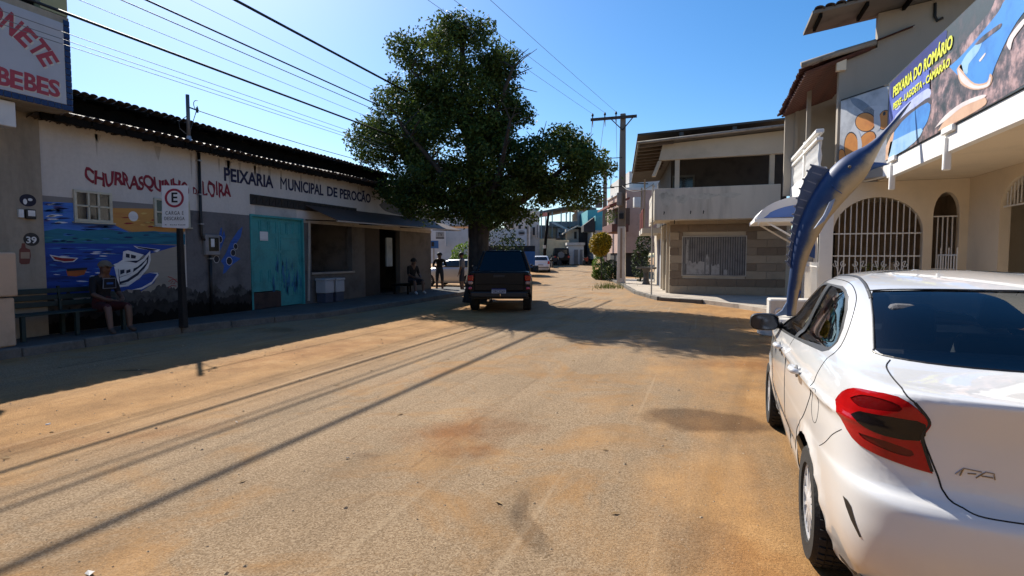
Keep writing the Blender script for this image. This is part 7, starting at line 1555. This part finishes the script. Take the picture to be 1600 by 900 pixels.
p = at(800, 365, y=30); p = at(792, 365, y=31); shrub('thin_bush', (p.x, 31, 0), [((p.x-.3, 31, 2.7), (.9, .7, .9)), ((p.x+.3, 31, 2.2), (.9, .6, .6))], 260, .2, .09, M_dgreen, 'thin dark foliage against the white yard wall right of the trunk')
# grass tuft at the kerb
gr = MB()
for i in range(160):
    x = -4.6 + rng.normal()*.4; y = 27.6 + rng.normal()*.6; h = rng.uniform(.12, .38); a = rng.uniform(0, 6.28); dx, dy = .1*math.cos(a), .1*math.sin(a)
    gr.add([(x-.012, y, 0), (x+.012, y, 0), (x+dx, y+dy, h)], [(0, 1, 2)])
gr.build('grass_tuft', leafmat('grass_green', (.05, .07, .015), (.14, .16, .04), .3), kind='stuff')
# stone garden table by the pole
st_ = thing('stone_table', (-3.0, 29.6, .12), 'small stone table on the pavement right of the utility pole', 'table'); MB().box(-3.5, -2.5, 29.3, 29.9, .92, 1.02).build('top', MATS['kerb_concrete'], st_, bevel=.02); MB().lathe([(.22, 0), (.14, .2), (.14, .6), (.24, .8)], (-3.0, 29.6, .12), 12).build('pedestal', MATS['kerb_concrete'], st_)
# ------------------------------------------------------------------ people
M_skin = mat('skin_brown', (.13, .065, .04), rough=.55, var=.1, bump=.05)
def person(name, loc, rz, J, mats, label, hair=None, cap=None):
    """J: joints {name:(x,y,z)} in the person's own axes (+y forward); mats = shirt, legs, shoes"""
    t = thing(name, loc, label, 'person', 'people by the market', rz=rz)
    E = [('pelvis', 'belly', .145, 1), ('belly', 'chest', .155, 0), ('chest', 'neck', .07, 3), ('neck', 'head', .085, 3), ('head', 'crown', .092, 3)]
    for s in 'lr': E += [('chest', 'sh'+s, .085, 0), ('sh'+s, 'el'+s, .055, 0), ('el'+s, 'wr'+s, .04, 3), ('wr'+s, 'ha'+s, .038, 3), ('pelvis', 'hi'+s, .115, 1), ('hi'+s, 'kn'+s, .085, 1), ('kn'+s, 'an'+s, .055, 3), ('an'+s, 'to'+s, .045, 2)]
        
    nm = list(J); idx = {n: i for i, n in enumerate(nm)}
    rad = {'pelvis': .15, 'belly': .14, 'chest': .15, 'neck': .06, 'head': .10, 'crown': .085}
    for s in 'lr': rad.update({'sh'+s: .075, 'el'+s: .05, 'wr'+s: .034, 'ha'+s: .036, 'hi'+s: .105, 'kn'+s: .072, 'an'+s: .048, 'to'+s: .042})
    V = [Vector(J[n]) for n in nm]; ED = [(idx[a], idx[b]) for a, b, _, _ in E]; RR = [rad[n] for n in nm]; seg = [(Vector(J[a]), Vector(J[b]), k) for a, b, _, k in E]
    for s in 'lr':                                        # fingers and thumb
        w, h = Vector(J['wr'+s]), Vector(J['ha'+s]); d = (h-w).normalized(); sd = d.cross(Vector((0, 0, 1)) if abs(d.z) < .8 else Vector((0, 1, 0))).normalized()
        for k, (o, l) in enumerate(((-.027, .07), (-.009, .085), (.009, .08), (.027, .062))):
            a = len(V); V += [h + sd*o + d*.03, h + sd*o + d*(.03+l*.6) , h + sd*o*.9 + d*(.03+l) + Vector((0, 0, -.012))]; RR += [.010, .0095, .008]; ED += [(idx['ha'+s], a), (a, a+1), (a+1, a+2)]; seg.append((V[a], V[a+2], 3))
        a = len(V); V += [w.lerp(h, .5) + sd*.04, h + sd*.055 + d*.01]; RR += [.011, .009]; ED += [(idx['ha'+s], a), (a, a+1)]; seg.append((V[a], V[a+1], 3))
    me = bpy.data.meshes.new('body'); me.from_pydata([tuple(v) for v in V], ED, []); o = bpy.data.objects.new('body', me); COL.objects.link(o)
    sk = o.modifiers.new('skin', 'SKIN'); sk.use_smooth_shade = True
    for i, v in enumerate(me.skin_vertices[0].data): v.radius = (RR[i], RR[i]*(.78 if nm[i:i+1] and nm[i] in ('chest', 'belly') else 1)); v.use_root = (i == idx['pelvis'])
    o.modifiers.new('sub', 'SUBSURF').levels = 2; o.modifiers['sub'].render_levels = 2
    bpy.context.view_layer.update(); ev = o.evaluated_get(bpy.context.evaluated_depsgraph_get()); m2 = bpy.data.meshes.new_from_object(ev); bpy.data.objects.remove(o)
    for m_ in mats + [M_skin]: m2.materials.append(m_)
    for p in m2.polygons:
        c = p.center; best = 9; bi = 0
        for a, b, k in seg:
            ab = b-a; tt = max(0, min(1, (c-a).dot(ab)/max(ab.length_squared, 1e-9))); dd = (c-a-ab*tt).length
            if dd < best: best = dd; bi = k
        p.material_index = bi; p.use_smooth = True
    ob = bpy.data.objects.new('body', m2); COL.objects.link(ob); ob.parent = t
    h, cr = Vector(J['head']), Vector(J['crown']); u_ = (cr-h).normalized(); fw = Vector((0, 1, 0)) - u_*u_.y; fw.normalize(); sd = u_.cross(fw)
    c = h.lerp(cr, .5)
    MB().tube([c + fw*.085 + u_*.03, c + fw*.125 - u_*.02], [.012, .018], 6).build('nose', M_skin, ob, off=(0, 0, 0), smooth=True)
    for s in (-1, 1): MB().lathe([(.005, -.012), (.03, 0), (.005, .012)], c + sd*s*.105, 8, 'x').build('ear', M_skin, ob, off=(0, 0, 0), smooth=True); MB().lathe([(.004, 0), (.013, .006), (.004, .012)], c + fw*.088 + sd*s*.036 + u_*.028, 8, 'y').build('eye', M_black, ob, off=(0, 0, 0))
    MB().tube([c + fw*.09 + sd*.03 - u_*.065, c + fw*.1 - u_*.068, c + fw*.09 - sd*.03 - u_*.065], .007, 5).build('mouth', mat('lips', (.12, .04, .035), bump=0), ob, off=(0, 0, 0))
    P_ = []
    for i in range(8):
        a = i/7*1.75; r_ = .122*math.sin(a) + .002; hh = .125*math.cos(a); P_.append([c + u_*(.01+hh) + (fw*math.cos(b) + sd*math.sin(b))*r_*(1.0) - fw*.012 for b in np.linspace(0, 2*math.pi, 17)])
    MB().grid(P_[: 8 if not cap else 7]).build('cap' if cap else 'hair', cap or hair, t, off=(0, 0, 0), smooth=True)
    if cap: MB().hexa([c + u_*.045 + fw*.08 - sd*.08, c + u_*.045 + fw*.08 + sd*.08, c + u_*.03 + fw*.20 + sd*.05, c + u_*.03 + fw*.20 - sd*.05], [c + u_*.058 + fw*.08 - sd*.08, c + u_*.058 + fw*.08 + sd*.08, c + u_*.038 + fw*.20 + sd*.05, c + u_*.038 + fw*.20 - sd*.05]).build('cap_peak', cap, t, off=(0, 0, 0))
    return t, ob
M_tee = mat('tee_black', (.010, .010, .014), rough=.9, var=.2, bump=.2); M_shred = mat('shorts_red', (.06, .010, .012), rough=.9, var=.2); M_sand_ = mat('sandal_brown', (.08, .05, .035)); M_hair = mat('hair_black', (.008, .007, .006), rough=.7); M_capt = mat('cap_tan', (.16, .135, .10), rough=.9)
M_shgrey = mat('shirt_grey', (.12, .13, .16), rough=.9, var=.15); M_shdark = mat('shirt_dark', (.012, .010, .010), rough=.9); M_jean = mat('shorts_denim', (.025, .03, .045), rough=.9); M_shoe = mat('shoe_white', (.55, .54, .52))
sit = dict(pelvis=(0, 0, .52), belly=(0, .02, .70), chest=(0, .06, .96), neck=(0, .10, 1.12), head=(0, .14, 1.20), crown=(0, .15, 1.33), shl=(-.19, .07, 1.03), shr=(.19, .07, 1.03), ell=(-.25, .12, .76), elr=(.25, .14, .76), wrl=(-.16, .36, .66), wrr=(.16, .36, .66), hal=(-.10, .43, .65), har=(.10, .43, .65), hil=(-.11, .06, .50), hir=(.11, .06, .50), knl=(-.19, .46, .53), knr=(.20, .46, .53), anl=(-.17, .50, .10), anr=(.24, .58, .10), tol=(-.18, .66, .05), tor=(.28, .74, .05))
t, ob = person('person', (-11.02, 7.35, .12), R(-90), sit, [M_tee, M_shred, M_sand_], 'person in black printed tee and tan cap seated on the mural bench', cap=M_capt)
pr = MB().prism([(-.125, .228, .86), (.125, .228, .86), (.115, .240, 1.06), (-.115, .240, 1.06)], (0, .012, 0)).build('shirt_print', mat('print_line', (.20, .22, .26), bump=0), t, off=(0, 0, 0)); MB().prism([(-.112, .242, .872), (.112, .242, .872), (.104, .253, 1.048), (-.104, .253, 1.048)], (0, .003, 0)).build('print_field', M_tee, pr, off=(0, 0, 0)); MB().prism([(-.06, .249, .94), (.06, .249, .94), (.06, .252, .975), (-.06, .252, .975)], (0, .004, 0)).build('print_bar', mat('print_blue', (.02, .10, .35), bump=0), pr, off=(0, 0, 0))
def stand(lean=0., hands='front'):
    J = dict(pelvis=(0, 0, .95), belly=(0, .01, 1.10), chest=(0, 0, 1.36), neck=(0, .01, 1.50), head=(0, .03, 1.57), crown=(0, .04, 1.71), shl=(-.20, 0, 1.42), shr=(.20, 0, 1.42), hil=(-.10, 0, .92), hir=(.10, 0, .92), knl=(-.12, .03, .50), knr=(.12, .02, .50), anl=(-.13, -.02, .09), anr=(.13, -.02, .09), tol=(-.15, .13, .045), tor=(.15, .13, .045))
    if hands == 'front': J.update(ell=(-.30, .02, 1.15), elr=(.30, .02, 1.15), wrl=(-.12, .24, 1.12), wrr=(.12, .24, 1.12), hal=(-.05, .28, 1.14), har=(.05, .28, 1.14))
    else: J.update(ell=(-.27, -.03, 1.14), elr=(.27, -.03, 1.14), wrl=(-.28, .05, .90), wrr=(.28, .05, .90), hal=(-.28, .08, .82), har=(.28, .08, .82))
    return J
p = at(687, 456, z=0); person('person', (p.x, p.y, 0), R(15), stand(), [M_shdark, M_jean, M_sand_], 'person in dark clothes standing at the market corner, arms bent', hair=M_hair)
p = at(722, 457, z=0); person('person', (p.x, p.y, 0), R(100), stand(hands='down'), [M_shgrey, M_jean, M_sand_], 'person in a grey shirt standing beside the tree trunk', hair=M_hair)
sit2 = {k: (v[0], v[1], v[2]-.02) for k, v in sit.items()}
p = at(662, 460, z=.15); person('person', (-10.75, p.y+.3, .15), R(-115), sit2, [M_shdark, M_jean, M_shoe], 'person in dark clothes and white shoes seated at the market end wall', hair=M_hair)
st2 = thing('low_stool', (-10.85, p.y+.32, .15), 'dark low bench under the person with white shoes', 'bench'); MB().box(-11.3, -10.6, p.y-.3, p.y+1.1, .47, .53).build('seat', M_dark, st2, bevel=.01)
for y in (p.y-.2, p.y+1.0):
    for x in (-11.25, -10.66): MB().box(x, x+.05, y-.03, y+.03, .15, .47).build('leg', M_dark, st2)
# ------------------------------------------------------------------ street continued behind the viewer: unseen houses added to cut sky fill
M_nb = mat('added_house_plaster', (.34, .29, .22), rough=.9, var=.2, scale=.8, bump=.2, streak=True); M_nb2 = mat('added_house_ochre', (.36, .25, .14), rough=.9, var=.2, scale=.8, bump=.2, streak=True)
def added_house(name, x0, x1, y0, y1, h, m, label, face):
    t = thing(name, ((x0+x1)/2, (y0+y1)/2, 0), label, 'building')
    MB().box(x0, x1, y0, y1, 0, h).build('wall', m, t, bevel=.03); MB().box(x0-.35, x1+.35, y0-.35, y1+.35, h, h+.18).build('roof_slab', M_roofs, t, bevel=.02)
    n = int(((y1-y0) if face in 'ew' else (x1-x0)) / 2.6)
    for fl in range(2):
        for k in range(n):
            a = 1.0 + k*2.6; z0 = .1 if fl == 0 and k % 3 == 1 else 1.0 + fl*2.9; z1 = 2.3 + fl*2.9; w = 1.2
            if z1 > h - .3: continue
            if face == 'w': f = MB().box(x0-.04, x0+.002, y0+a, y0+a+w, z0, z1); g = MB().box(x0-.05, x0-.041, y0+a+.08, y0+a+w-.08, z0+.08, z1-.08)
            elif face == 'e': f = MB().box(x1-.002, x1+.04, y0+a, y0+a+w, z0, z1); g = MB().box(x1+.041, x1+.05, y0+a+.08, y0+a+w-.08, z0+.08, z1-.08)
            else: f = MB().box(x0+a, x0+a+w, y1-.002, y1+.04, z0, z1); g = MB().box(x0+a+.08, x0+a+w-.08, y1+.041, y1+.05, z0+.08, z1-.08)
            o = f.build('window', M_frame, t); g.build('pane', M_pane, o)
added_house('added_terrace_house', 4.4, 13, -22, 1.6, 7.4, M_nb, 'added plastered two-storey house beside the fish shop, out of view', 'w')
added_house('added_corner_block', -20, -11.4, -24, -6.4, 6.6, M_nb2, 'added ochre two-storey block beside the snack bar, out of view', 'e')
added_house('added_end_house', -11, 12, -40, -30, 6.8, M_nb, 'added long plastered house behind the viewer, out of view', 'n')
